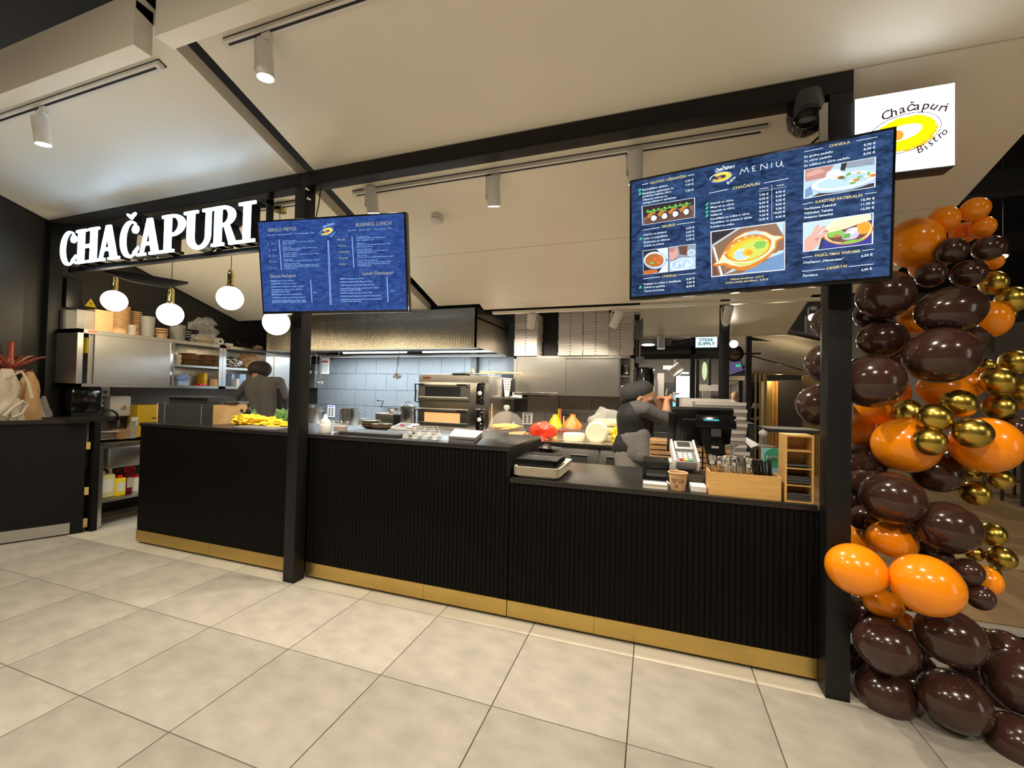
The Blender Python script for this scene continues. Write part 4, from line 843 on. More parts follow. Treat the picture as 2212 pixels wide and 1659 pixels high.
# things lying on the oven
ty = OZ1
tg = thing('baking_tray', (1.05, 3.0, ty), 'pale baking tray lying on the left of the oven top', 'tray'); MB().box((OX0+.03, 2.92, ty), (OX0+.42, 3.3, ty+.018), bev=.004).build('tray_plate', K['steel'], tg)
t = thing('pizza_peel', (1.62, 3.0, ty), 'pizza peel with wooden handle sticking out right over the oven', 'peel')
a = P(1045, 811, Y=3.02); b = P(1126, 807, Y=3.02)
MB().tube([(a.x-.05, 3.02, ty+.05), (b.x, 3.02, b.z)], .012, 10).build('peel_handle', K['tan'], t)
MB().box((OX0+.62, 2.95, ty+.022), (OX0+.92, 3.2, ty+.030), bev=.003).build('peel_blade', K['wplastic'], t)
t = thing('bread_knife', (1.4, 2.9, ty), 'long dark knife lying across the oven top', 'knife'); a = P(987, 802, Y=2.95); b = P(1024, 808, Y=2.95); m = MB(); m.smooth = False
m.prism([(a.x, 2.95, a.z), (b.x, 2.95, b.z-.012), (b.x, 2.95, b.z+.014)], (0, .004, 0)).build('blade', K['steel2'], t, recalc=True)
t2_ = tag(MB().box((OX0+.46, 2.90, ty), (OX0+.64, 3.05, ty+.03), bev=.008).build('oven_glove', K['black']), 'black folded oven cloth under the knife on the oven', 'cloth')
t = thing('wooden_brush', (1.48, 2.93, ty+.03), 'small wooden brush standing on the black oven cloth', 'brush'); q = P(1021, 803, Y=2.97); MB().lathe([(.015, 0), (.022, .02), (.018, .05), (.006, .06)], (q.x, 2.97, ty+.03), 12).build('brush_body', K['tan'], t)
# colander basket right of the oven on a wall shelf
t = thing('plastic_basket', (1.9, 3.3, 1.43), 'white perforated plastic basket on the small shelf right of the oven', 'basket')
qa = P(1074, 818, Y=3.35); qb = P(1094, 856, Y=3.35)
m = MB(); m.smooth = False; x0, x1, zb, zt = max(1.808, qa.x-.005), qb.x+.03, qb.z-.005, qa.z
m.prism([(x0, 3.35, zt), (x0+.03, 3.35, zb), (x1-.03, 3.35, zb), (x1, 3.35, zt)], (0, .25, 0)).build('basket_body', K['wplastic'], t, recalc=True)
m = MB(); m.smooth = False
for i in range(4):
    for j in range(4): m.box((x0+.03+.035*i, 3.3485, zt-.05-.032*j), (x0+.045+.035*i, 3.3495, zt-.036-.032*j))
o = m.build('holes', K['dg'], t)
MB().box((x0-.01, 3.34, zt-.004), (x1+.01, 3.62, zt+.008)).build('basket_rim', K['wplastic'], t)
t = tag(MB().box((x0-.02, 3.30, zb-.03), (x1+.1, 3.86, zb-.004)).build('wall_shelf', K['steel']), 'narrow steel shelf with the white basket', 'shelf')
q = P(1100, 830, Y=3.5); tag(MB().box((q.x-.02, 3.45, zb-.003), (q.x+.07, 3.7, zt+.01), bev=.006).build('black_crate', K['plastic']), 'black crate behind the white basket', 'crate')

# pots and pans (x, y of the foot, radius px, top y)
def pot(px, yb, r, yt, Y, label, lid=False, m_=K['steel'], handle=True, name='cooking_pot'):
    a = P(px, yb, Y=Y); b = P(px, yt, Y=Y); rr = r*(Vector((a.x, Y, a.z))-CAM).dot(CF)/F_PX; zb = .921; h = b.z-zb
    t = thing(name, (a.x, Y, zb), label, 'pot')
    MB().lathe([(rr*.94, 0), (rr, .012), (rr, h), (rr*1.03, h), (rr*1.03, h+.006), (rr*.96, h+.006), (rr*.95, .02), (.01, .015)], (a.x, Y, zb), 30, cap=True).build('pot_body', m_, t)
    if handle:
        for s in (-1, 1): MB().tube([(a.x+s*rr*.98, Y-.04, zb+h*.8), (a.x+s*(rr+.04), Y-.04, zb+h*.83), (a.x+s*(rr+.04), Y+.04, zb+h*.83), (a.x+s*rr*.98, Y+.04, zb+h*.8)], .006, 6).build('pot_handle', K['chrome'], t)
    if lid:
        MB().lathe([(rr*1.02, h+.006), (rr*.9, h+.02), (.02, h+.035)], (a.x, Y, zb), 28).build('lid', K['chrome'], t)
        MB().tube([(a.x-.05, Y, zb+h+.02), (a.x-.035, Y, zb+h+.06), (a.x+.035, Y, zb+h+.06), (a.x+.05, Y, zb+h+.02)], .006, 6).build('lid_handle', K['chrome'], t)
    return t
pot(680, 914, 13.5, 881, 3.05, 'tall shiny pot beside the middle post')
pot(672, 905, 6, 876, 3.5, 'steel canister behind the shiny pot by the post', handle=False)
pot(756, 915, 21.5, 883, 3.25, 'wide steel stockpot without lid in the middle of the bench')
pot(881, 912, 16.5, 878, 3.05, 'steel stockpot with lid beside the oven', lid=True)
pot(762, 912, 8, 884, 3.0, 'narrow steel pitcher in front of the wide stockpot', handle=False)
pot(702, 908, 4.5, 884, 3.2, 'slim steel beaker right of the shiny pot', handle=False)
t = thing('deep_fryer', (.33, 3.0, .92), 'small steel deep fryer with wire basket left of the lidded pot', 'fryer')
a = P(810, 915, Y=2.95); b = P(852, 895, Y=2.95); zt = b.z+.005
MB().box((a.x, 2.95, .921), (b.x-.02, 3.25, zt), bev=.01).build('fryer_body', K['steel'], t)
MB().box((b.x-.02, 2.97, .921), (b.x+.10, 3.25, zt-.01), bev=.01).build('fryer_side', K['plastic'], t)
m = MB(); bx0, bz = P(826, 878, Y=3.12).x, P(826, 878, Y=3.12).z; bx1 = P(866, 878, Y=3.12).x
for i in range(9):
    x = bx0+(bx1-bx0)*i/8; m.tube([(x, 3.12, zt-.02), (x, 3.12, bz)], .002, 4)
for j in range(5): m.tube([(bx0, 3.12, zt+(bz-zt)*j/4), (bx1, 3.12, zt+(bz-zt)*j/4)], .002, 4)
for y in (3.0, 3.3): m.tube([(bx0, y, bz), (bx1, y, bz)], .003, 4)
m.build('wire_basket', K['chrome'], t)
hq = P(816, 865, Y=3.0); MB().tube([(bx0+.03, 3.05, bz-.01), (hq.x+.09, 3.0, hq.z), (hq.x, 2.98, hq.z)], .008, 6).build('basket_handle', K['plastic'], t)
tag(MB().lathe([(.06, 0), (.085, .05), (.09, .07), (.07, .075), (.01, .06)], (bx1-.12, 3.12, zt), 14).build('foil_parcel', K['chrome']), 'crumpled foil parcel in the fryer basket', 'foil')
MB().box((-.62, 3.3, .921), (-.33, 3.5, 1.0), bev=.006).build('steel_pan', K['steel2']); tag(bpy.data.objects['steel_pan'], 'low steel gastro pan behind the glass jug', 'pan')

# ================================================================== WALL CABINET + PIZZA BOXES (right)
cb = thing('wall_cabinet', (2.67, 3.5, 1.41), 'stainless wall cabinet with sliding doors under the pizza boxes', 'cabinet')
CX0, CX1, CY, CZ0, CZ1 = 1.905, 3.445, 3.50, 1.412, 1.925
MB().box((CX0, CY, CZ1-.035), (CX1, 3.86, CZ1)).box((CX0, CY, CZ0), (CX1, 3.86, CZ0+.035)).box((CX0, CY, CZ0), (CX0+.035, 3.86, CZ1)).box((CX1-.035, CY, CZ0), (CX1, 3.86, CZ1)).box((CX0, 3.84, CZ0), (CX1, 3.86, CZ1)).box((CX0, CY+.1, (CZ0+CZ1)/2-.01), (CX1, 3.86, (CZ0+CZ1)/2+.01)).build('cabinet_case', K['steel'], cb)
MB().box((CX0+.036, CY+.006, CZ0+.036), (CX0+.70, CY+.016, CZ1-.036)).build('sliding_door', K['steel'], cb)
MB().box((CX0+.66, CY+.024, CZ0+.036), (CX1-.155, CY+.034, CZ1-.036)).build('sliding_door', K['steel'], cb)
MB().box((CX1-.175, CY+.012, CZ0+.036), (CX1-.15, CY+.03, CZ1-.036)).build('door_edge', K['chrome'], cb)
MB().box((CX0-.03, CY-.05, CZ0-.012), (CX0+.6, CY, CZ0+.03), bev=.006).m(1).box((CX0-.03, CY-.05, CZ0-.045), (CX0+.13, CY-.01, CZ0-.013), bev=.004).build('light_bar', [K['chrome'], K['wplastic']], cb)
for i, (z, lab) in enumerate(((1.45, 'white cup stack at the bottom of the open cabinet end'), (1.70, 'steel bowls on the upper shelf of the open cabinet end'))):
    t = thing('bowl_stack', (3.35, 3.6, z), lab, 'bowls')
    for k in range(3): MB().lathe([(.03, 0), (.055, .02), (.06, .045), (.056, .045), (.03, .01)], (CX1-.092, 3.61, z+.03*k), 16).build('bowl', K['chrome'] if i else K['wplastic'], t)
PB = None; bw = .31; bh = .0375
def pizza_box(x, y, z, label, rz=0, w=bw, mats=None, grp='white pizza boxes on the wall cabinet'):
    t = thing('pizza_box', (x, y, z), label, 'pizza box', grp)
    MB().box((x-w/2, y, z), (x+w/2, y+w, z+bh-.005), bev=.002).build('box_body', mats or K['carton'], t)
    MB().box((x-w/2-.002, y-.002, z+bh*.45), (x+w/2+.002, y+.02, z+bh-.001)).build('lid_flap', mats or K['carton'], t)
    m = MB(); m.smooth = False; m.prism([(x-.013, y-.0035, z+bh*.45), (x, y-.0035, z+bh*.1), (x+.013, y-.0035, z+bh*.45)], (0, .002, 0)).build('tuck_notch', K['ink'], t, recalc=True)
    t.rotation_euler.z = rz; return t
proto = {}
STK = (('left', 1.92+.155, 15, 3.46), ('second', 2.66+.01, 15, 3.46), ('third', 2.98+.01, 15, 3.46), ('right', 3.285, 14, 3.48))
proto_box = None
for nm, x, n, y in STK:
    for k in range(n):
        z = CZ1+.002+bh*k; lab = 'white pizza box, %s from the bottom in the %s stack on the cabinet' % (ordw(k), nm)
        loc = (x+random.uniform(-.004, .004), y+random.uniform(-.004, .004), z)
        if proto_box is None: proto_box = pizza_box(*loc, lab)
        else: dup(proto_box, loc, lab, random.uniform(-.015, .015))
dup(proto_box, (3.36, 3.36, CZ1+bh*14+.006), 'white pizza box jutting out on top of the right stack on the cabinet', .02)
# ================================================================== LEFT WALL CABINETS
LX = -1.66
lc = thing('wall_cabinet', (-1.9, .68, 1.404), 'long stainless wall cabinet with one sliding door on the left wall', 'cabinet')
Z0, Z1 = 1.404, 1.975; YA, YB, YC = .68, 2.14, 2.98
th = .03
MB().box((-2.09, YA, Z1-.04), (LX, YB, Z1)).box((-2.09, YA, Z0), (LX, YB, Z0+.03)).box((-2.09, YA, Z0), (LX, YA+.045, Z1)).box((-2.09, YB-.045, Z0), (LX, YB, Z1)).box((-2.09, YA, Z0), (-2.07, YB, Z1)).build('cabinet_case', K['steel'], lc)
MB().box((-2.07, YA+.8, 1.66), (LX-.01, YB-.04, 1.685)).build('inner_shelf', K['steel2'], lc)
MB().box((LX-.02, YA+.14, Z0+.032), (LX-.008, 1.52, Z1-.042)).build('sliding_door', K['steel'], lc)
MB().box((LX-.045, YA+.10, Z0+.032), (LX-.03, YA+.9, Z1-.042)).build('sliding_door', K['steel2'], lc)
MB().box((LX-.024, 1.52, Z0+.03), (LX-.004, 1.545, Z1-.04)).build('door_edge', K['chrome'], lc)
MB().box((LX, .76, 1.95), (LX+.002, .83, 1.964)).build('maker_badge', K['inkr'], lc)
lc2 = thing('wall_cabinet', (-1.9, 2.15, 1.404), 'open stainless wall cabinet behind the chef on the left wall', 'cabinet')
MB().box((-2.09, YB+.004, Z1-.04), (LX, YC, Z1)).box((-2.09, YB+.004, Z0), (LX, YC, Z0+.03)).box((-2.09, YB+.004, Z0), (LX, YB+.05, Z1)).box((-2.09, YC-.05, Z0), (LX, YC, Z1)).box((-2.09, YB, Z0), (-2.07, YC, Z1)).build('cabinet_case', K['steel'], lc2)
MB().box((-2.07, YB+.05, 1.66), (LX-.01, YC-.05, 1.69)).build('inner_shelf', K['steel'], lc2)
MB().box((LX-.03, 2.80, Z0+.03), (LX-.015, 2.93, Z1-.04)).build('sliding_door', K['steel'], lc2)
MB().box((LX, YB+.03, 1.95), (LX+.002, YB+.10, 1.964)).build('maker_badge', K['inkr'], lc2)
tag(MB().box((-2.09, 3.0, 1.0), (-1.70, 3.30, 2.0)).build('steel_column', K['steel']), 'tall stainless cladding panel at the rear left corner behind the chef', 'panel')
# ---- things on top of the left cabinets  (Y along the wall)
def L(px, py, X=-1.85): return P(px, py, X=X)
def jar(name, px, y0, y1, rpx, label, mt, X=-1.82, prof=None, cat='tub', zb=Z1+.001, grp=None, ribs=0, taper=.9):
    a = L(px, y0, X); z1_ = L(px, y1, X).z; r = rpx*(a-CAM).dot(CF)/F_PX*.80; h = max(.02, z1_-zb)
    t = thing(name, (X, a.y, zb), label, cat, grp)
    if ribs:
        hb_ = min(.055, h*.3)
        MB().lathe([(r*taper*.93, 0), (r*taper, hb_)], (X, a.y, zb), 24).build('lowest_cup', mt, t)
        for k in range(ribs):
            z = zb+hb_+(h-hb_)*k/ribs; d_ = (h-hb_)/ribs
            if k == 0: base = MB().lathe([(r*.94, 0), (r, d_*.15), (r, d_*.6), (r*.94, d_*.7)], (X, a.y, z), 24).build('cup_rim', mt, t)
            else: inst(base, (0, 0, d_*k), t)
    else: MB().lathe(prof or [(r*taper, 0), (r, h*.97), (r*1.02, h)], (X, a.y, zb), 24).build('body', mt, t)
    return t
t = thing('clear_lid_stack', (-1.85, .80, Z1), 'tall clear plastic stack at the near end of the left cabinet', 'lids'); q = L(177, 690); MB().box((-1.93, q.y-.09, Z1+.001), (-1.75, q.y+.12, Z1+.20), bev=.01).build('lid_block', K['film'], t)
tag(MB().box((-2.06, .70, Z1+.001), (-1.95, .80, Z1+.20), bev=.003).build('grey_carton', K['mg']), 'grey carton behind the clear stack on the left cabinet', 'carton')
q = L(213, 690); t = tag(MB().box((-1.92, q.y-.085, Z1+.001), (-1.74, q.y+.07, Z1+.225), bev=.004).build('kraft_carton', K['kraft']), 'brown kraft carton between the clear stack and the paper tubs', 'carton')
jar('tub_stack', 254, 716, 660, 25, 'tall stack of kraft paper tubs on the left cabinet under the first globe', K['kraft'], ribs=18, zb=Z1+.001)
jar('tub_stack', 291, 716, 672, 14, 'narrower kraft tub stack behind the clear cup on the left cabinet', K['kraft'], X=-1.9, ribs=10)
jar('clear_cup', 285, 722, 702, 9, 'small clear plastic cup in front of the narrow kraft stack', K['film'], X=-1.72, cat='cup')
jar('clear_cup', 319, 724, 684, 15, 'tall stack of clear plastic cups right of the kraft tubs', K['film'], X=-1.75, cat='cup')
jar('paper_bowl', 349, 728, 708, 14, 'short stack of kraft paper bowls under the second globe', K['kraft'], ribs=3, X=-1.76)
jar('clear_cup', 383, 732, 702, 18, 'clear tub stack left of the black notice on the cabinet', K['film'], X=-1.78, cat='cup')
q = L(413, 722, -1.76); t = thing('black_carton', (-1.76, q.y, Z1), 'black carton with pale print under the white bag on the cabinet', 'carton'); MB().box((-1.86, q.y-.07, Z1+.001), (-1.76, q.y+.09, Z1+.16)).build('carton_body', K['plastic'], t)
m = MB(); [m.box((-1.7585, q.y-.06, Z1+.06+.03*k), (-1.757, q.y+.0, Z1+.066+.03*k)) for k in range(3)]; m.build('print', K['label'], t)
def blob(name, mats, pts, label, cat, lumps=.25, seed=1, sub=3, thin=1.0, grp=None):      # crumpled bag shapes: displaced ellipsoids
    c, r = pts; bm = bmesh.new(); bmesh.ops.create_icosphere(bm, subdivisions=sub+1, radius=1)
    for v in bm.verts:
        n = v.co.normalized(); k = 1+lumps*noise.noise(n*2.2+Vector((seed*7.3, 0, 0)))+lumps*.5*noise.noise(n*6+Vector((0, seed*3.1, 0)))
        v.co = Vector((c[0]+n.x*r[0]*k, c[1]+n.y*r[1]*k, c[2]+max(-.82, n.z)*r[2]*(k if n.z > -.6 else 1)))
    m = MB().bm(bm); return tag(m.build(name, mats, sharp=50), label, cat, grp)
q = L(440, 700, -1.8); blob('carrier_bag', K['film'], ((-1.84, q.y, Z1+.14), (.10, .16, .17)), 'crumpled white carrier bag standing on the left cabinet', 'bag', .5, 3)
m = MB(); a = L(440, 690, -1.8); b = L(468, 702, -1.8); m.tube([a, (a+b)/2+Vector((0, 0, .025)), b], [.03, .035, .015], 10); tag(m.build('bag_handle_loop', K['film']), 'loop of the white carrier bag lying over to the right', 'bag')
q = L(448, 735, -1.68); blob('plastic_wrap', K['film'], ((-1.70, q.y, Z1+.05), (.07, .17, .06)), 'loose clear bag with brown bread hanging over the cabinet edge', 'bag', .6, 5)
q = L(445, 733, -1.74); blob('bread_loaf', K['kraft'], ((-1.78, q.y, Z1+.05), (.05, .13, .05)), 'brown bread loaf in the clear bag on the cabinet', 'bread', .2, 6)
q = L(474, 738, -1.70); t = thing('foil_roll', (-1.8, q.y, Z1), 'white cling film roll with open end on the cabinet', 'roll'); MB().lathe([(.016, 0), (.045, 0), (.045, -.25), (.016, -.25)], (-1.68, q.y, Z1+.046), 20, None, 'X', cap=False).build('roll_body', K['wplastic'], t)
MB().lathe([(.015, 0), (.015, -.25)], (-1.68, q.y, Z1+.046), 12, None, 'X', cap=False).build('roll_core', K['ink'], t)
q = L(488, 742, -1.68); tag(MB().box((-1.86, q.y-.0, Z1+.002), (-1.68, q.y+.10, Z1+.035)).build('film_box', K['wplastic']), 'small pale box beside the cling film roll', 'box')
q = L(545, 748, -1.75); blob('black_bag_roll', K['plastic'], ((-1.8, q.y-.02, Z1+.05), (.06, .22, .05)), 'rolled black bags at the far end of the left cabinets', 'bags', .4, 9)
q = L(561, 750, -1.72); blob('foil_parcel', K['kraft'], ((-1.75, q.y, Z1+.03), (.04, .07, .035)), 'small pale parcel on the rolled black bags', 'parcel', .4, 10)
# ---- things on the open shelves
def shelfbox(name, px, y0, y1, wpx, zb, label, mt, X=-1.72, cat='box', bev=.004, dep=.12):
    a = P(px, y0, X=X); z1_ = P(px, y1, X=X).z; wv = wpx*(a-CAM).dot(CF)/F_PX*.62
    return tag(MB().box((X-dep, a.y-wv, zb), (X, a.y+wv, max(z1_, zb+.02)), bev=bev).build(name, mt), label, cat)
zs1, zs0 = 1.687, Z0+.032
def bread_pile(px, label, seed):
    a = P(px, 775, X=-1.78); t = thing('flatbread_pile', (-1.8, a.y, zs1), label, 'bread'); rg = random.Random(seed)
    for k in range(9): MB().ell((-1.82+rg.uniform(-.02, .02), a.y+rg.uniform(-.02, .02), zs1+.010+.017*k), (.10, .12+rg.uniform(-.015, .015), .009), 14, 6).build('flatbread', K['kraft'] if k % 2 else K['kraftd'], t)
bread_pile(412, 'left pile of brown flatbreads on the upper shelf', 1); bread_pile(453, 'right pile of brown flatbreads on the upper shelf', 2)
for k, (y0, lab) in enumerate(((1.687, 'lower cream paper cup on the shelf beside the sliding door'), (1.745, 'upper cream paper cup on the shelf beside the sliding door'))):
    a = P(384, 775, X=-1.74); tag(MB().lathe([(.03, 0), (.042, .055), (.044, .056)], (-1.74, a.y, y0), 18).build('paper_cup', K['cream']), lab, 'cup')
shelfbox('blue_tub', 397, 833, 822, 19, zs0, 'low pale blue tub on the bottom shelf', K['lblue'])
a = P(401, 820, X=-1.70); blob('blue_gloves', K['blue'], ((-1.74, a.y, zs0+.085), (.04, .07, .045)), 'blue rubber gloves heaped on the pale blue tub', 'gloves', .6, 12)
shelfbox('yellow_jar', 444, 830, 806, 6, zs0, 'mustard yellow jar on the bottom shelf', K['ybag'])
a = P(461, 832, X=-1.70); tag(MB().lathe([(.048, 0), (.040, .09), (.038, .092)], (-1.70, a.y, zs0), 18).build('paper_cup', K['kraft']), 'upturned kraft paper cup on the bottom shelf', 'cup')
shelfbox('red_tray', 439, 834, 829, 12, zs0, 'flat red tray lying on the bottom shelf', K['redcap'], X=-1.68)
shelfbox('brown_jar', 411, 828, 809, 6, zs0, 'brown jar behind the blue gloves', K['kraft'], X=-1.85)
shelfbox('white_sack', 396, 750, 742, 12, 1.86, 'pale sack pushed to the back of the upper shelf', K['film'], X=-1.95)
bag_ = P(510, 775, X=-1.74); blob('silver_wrapped_loaf', K['chrome'], ((-1.78, bag_.y, zs1+.07), (.08, .12, .075)), 'foil wrapped loaf on the right open shelf', 'foil', .35, 14)
bag_ = P(542, 772, X=-1.74); blob('brown_bag', K['kraft'], ((-1.78, bag_.y, zs1+.1), (.09, .14, .11)), 'brown bag with white label on the right open shelf', 'bag', .4, 15)
shelfbox('blue_container', 524, 836, 808, 12, zs0, 'translucent blue container on the bottom shelf left of the chef', K['lblue'])
shelfbox('blue_container', 503, 834, 808, 5, zs0, 'narrow translucent blue container at the cabinet partition', K['lblue'])
shelfbox('white_pot', 514, 834, 818, 5, zs0, 'small white pot between the two blue containers', K['wplastic'], X=-1.66)
q = P(183, 745, X=-1.74); tag(MB().box((-1.84, q.y-.0, 1.74), (-1.70, q.y+.05, 1.90), bev=.01).build('yellow_bottle', K['ybottle']), 'yellow pack in the open slot of the left cabinet', 'pack')
q = P(196, 657, X=-2.08); t = thing('warning_sign', (-2.08, q.y, q.z), 'yellow triangular electric warning sign on the dark wall', 'sign')
m = MB(); m.smooth = False; m.prism([(-2.085, q.y-.05, q.z-.03), (-2.085, q.y+.05, q.z-.03), (-2.085, q.y, q.z+.06)], (.006, 0, 0)).build('sign_plate', K['warn'], t, recalc=True)
m = MB(); m.smooth = False; m.prism([(-2.0785, q.y+.004, q.z+.035), (-2.0785, q.y-.012, q.z+.002), (-2.0785, q.y+.002, q.z+.005), (-2.0785, q.y-.006, q.z-.02), (-2.0785, q.y+.012, q.z+.01), (-2.0785, q.y-.001, q.z+.008)], (.001, 0, 0)).build('lightning_print', K['ink'], t, recalc=True)
q = P(146, 640, X=-2.06); tag(MB().box((-2.085, q.y-.03, q.z-.12), (-2.02, q.y+.10, q.z+.18), bev=.008).build('fuse_box', K['plastic']), 'black box on the dark wall left of the warning sign', 'box')
# dark fabric swag under the sign
m = MB(); m.tube([(-1.25, .68, 2.50), (-.95, .74, 2.44), (-.7, .85, 2.40), (-.55, .95, 2.42)], [.02, .05, .05, .01], 10); tag(m.build('cable_bundle', K['black']), 'black cable bundle sagging behind the letter sign', 'cable')

# ================================================================== SINK and left counter
sk = thing('sink_bench', (-1.8, .82, 0), 'stainless sink bench with deep basin and open shelf on the left wall', 'sink')
SX = -1.50; SY0, SY1 = .80, 2.1
MB().box((-2.08, SY0, .835), (-2.05, SY1, .93)).box((SX-.05, SY0, .79), (SX, SY1, .835)).box((-2.08, SY0, .83), (SX, SY0+.05, .835)).box((-2.08, 1.62, .825), (SX, SY1, .835)).box((-2.08, SY0, .825), (-1.98, SY1, .835)).build('bench_rim', K['steel'], sk)
m = MB(); m.box((-2.0, .88, .575), (SX-.006, 1.66, .80), bev=.03); m.build('basin', K['steel'], sk)
for y in (SY0, SY1-.045):
    for x in (SX-.05, -2.06): MB().box((x, y, .02), (x+.045, y+.045, .80)).cyl((x+.022, y+.022, 0), .018, .02, 10).build('leg', K['steel'], sk)
MB().box((-2.07, SY0+.01, .245), (SX-.01, SY1, .275)).build('lower_shelf', K['steel'], sk)
fa = thing('tap', (-1.9, 1.0, .83), 'tall black arched kitchen tap over the sink', 'tap')
q = P(214, 955, X=-1.9)
MB().tube([(-1.9, q.y, .835), (-1.9, q.y, 1.05)]+[(-1.9, q.y+.08-.08*math.cos(a), 1.05+.10*math.sin(a)) for a in [PI*k/10 for k in range(1, 11)]]+[(-1.9, q.y+.16, 1.0)], .011, 10).build('spout', K['plastic'], fa)
MB().cyl((-1.9, q.y+.16, .97), .016, .07, 12).build('spray_head', K['chrome'], fa)
MB().tube([(-1.88, q.y, .92), (-1.80, q.y+.16, .92)], .012, 10).build('pipe', K['chrome'], fa)
q = P(180, 872, X=-1.9); pd = thing('towel_dispenser', (-1.9, q.y, 1.15), 'glossy black paper towel dispenser above the gate post', 'dispenser')
MB().box((-2.08, q.y-.12, 1.14), (-1.86, q.y+.14, 1.41), bev=.035).build('dispenser_body', K['gloss'], pd); MB().box((-2.06, q.y-.10, 1.10), (-1.88, q.y+.12, 1.14)).build('paper_slot', K['plastic'], pd)
q = P(256, 880, X=-2.0); sd = thing('soap_dispenser', (-2.0, q.y, 1.1), 'white soap dispenser with round window on the wall', 'dispenser')
m = MB(); m.box((-2.08, q.y-.10, q.z-.10), (-1.96, q.y+.10, q.z+.13), bev=.025); m.build('dispenser_body', K['wplastic'], sd)
MB().cyl((-1.965, q.y+.02, q.z+.0), .028, .012, 20, 'X').build('window', K['chrome'], sd); MB().box((-2.07, q.y-.07, q.z-.15), (-1.98, q.y+.07, q.z-.10), bev=.01).build('nozzle', K['plastic'], sd)
q = P(221, 857, X=-2.07); t = thing('wash_notice', (-2.08, q.y, 1.3), 'laminated hand washing notice on the wall left of the soap', 'notice'); MB().box((-2.084, q.y-.08, q.z-.11), (-2.078, q.y+.07, q.z+.11)).build('sheet', K['paper'], t)
m = MB(); m.smooth = False
for k in range(6): m.box((-2.078, q.y-.055+.06*(k % 2), q.z-.09+.06*(k//2)), (-2.0775, q.y-.01+.06*(k % 2), q.z-.05+.06*(k//2)))
m.build('print', K['grey'], t)
q = P(262, 930, X=-1.86); tag(MB().lathe([(.055, 0), (.075, .10), (.078, .103), (.07, .10), (.05, .01)], (-1.86, q.y, .836), 20).build('paper_cup', K['kraft']), 'kraft paper cup on the sink edge', 'cup')
q = P(285, 920, X=-1.84); sp = thing('spray_bottle', (-1.84, q.y, .836), 'translucent spray bottle with white trigger on the sink', 'bottle')
MB().lathe([(.045, 0), (.048, .02), (.046, .11), (.022, .17), (.018, .19)], (-1.84, q.y, .836), 18).build('bottle', K['film'], sp)
MB().box((-1.86, q.y-.015, 1.02), (-1.82, q.y+.05, 1.07), bev=.01).box((-1.85, q.y+.03, .97), (-1.83, q.y+.045, 1.03)).build('trigger', K['wplastic'], sp)
q = P(322, 885, X=-1.9); yb = thing('yellow_box', (-1.9, q.y, .836), 'yellow plastic bin standing behind the counter end', 'bin')
a = P(297, 875, X=-1.85); b = P(349, 928, X=-1.85); MB().box((-2.045, a.y, .84), (-1.85, b.y+.04, a.z), bev=.008).build('bin_body', K['ybox'], yb); MB().box((-1.851, (a.y+b.y)/2+.02, a.z-.16), (-1.845, (a.y+b.y)/2+.16, a.z-.15)).build('handle_slot', K['ink'], yb)
tag(MB().box((-2.08, 2.12, .80), (-1.5, 2.66, .84), bev=.003).box((-2.06, 2.14, 0.0), (-1.52, 2.64, .80)).build('work_bench', K['steel2']), 'stainless work bench along the left wall behind the chef', 'bench')
# bottles under the sink
zb = .276
def bottle(px, X, label, mt, capm, h, wd, dp, seed=0, lab=None, name='detergent_bottle', handle=False):
    q = P(px, 1080, X=X); t = thing(name, (X, q.y, zb), label, 'bottle')
    MB().box((X-dp, q.y-wd, zb), (X+dp, q.y+wd, zb+h*.78), bev=min(wd, dp)*.45).build('bottle_body', mt, t)
    if handle: MB().tube([(X, q.y-wd*.5, zb+h*.72), (X, q.y-wd*.6, zb+h*.98), (X, q.y+wd*.2, zb+h), (X, q.y+wd*.75, zb+h*.92), (X, q.y+wd*.8, zb+h*.62)], .016, 8).build('grip', capm if handle == 2 else mt, t)
    MB().lathe([(.022, 0), (.022, .03), (.015, .035)], (X, q.y, zb+h*.77), 14).build('cap', capm, t)
    if lab: MB().box((X+dp, q.y-wd*.7, zb+h*.2), (X+dp+.001, q.y+wd*.7, zb+h*.6)).build('label_print', lab, t)
bottle(219, -1.62, 'big pale oil canister with handle on the sink shelf', K['oil'], K['wplastic'], .31, .085, .06, handle=1, lab=K['label'])
bottle(243, -1.60, 'yellow detergent bottle left of its twin under the sink', K['ybottle'], K['redcap'], .235, .034, .03, lab=K['label'])
bottle(257, -1.58, 'yellow detergent bottle right of its twin under the sink', K['ybottle'], K['redcap'], .235, .042, .03, lab=K['label'])
bottle(276, -1.68, 'canister of dark red liquid with red cap under the sink', K['redliq'], K['redcap'], .27, .06, .05, handle=2, lab=K['label'])
bottle(250, -1.85, 'clear bottle of red liquid at the back of the sink shelf', K['redliq'], K['redcap'], .26, .05, .04)
bottle(292, -1.62, 'white spray bottle at the right end of the sink shelf', K['wplastic'], K['redcap'], .20, .03, .03)

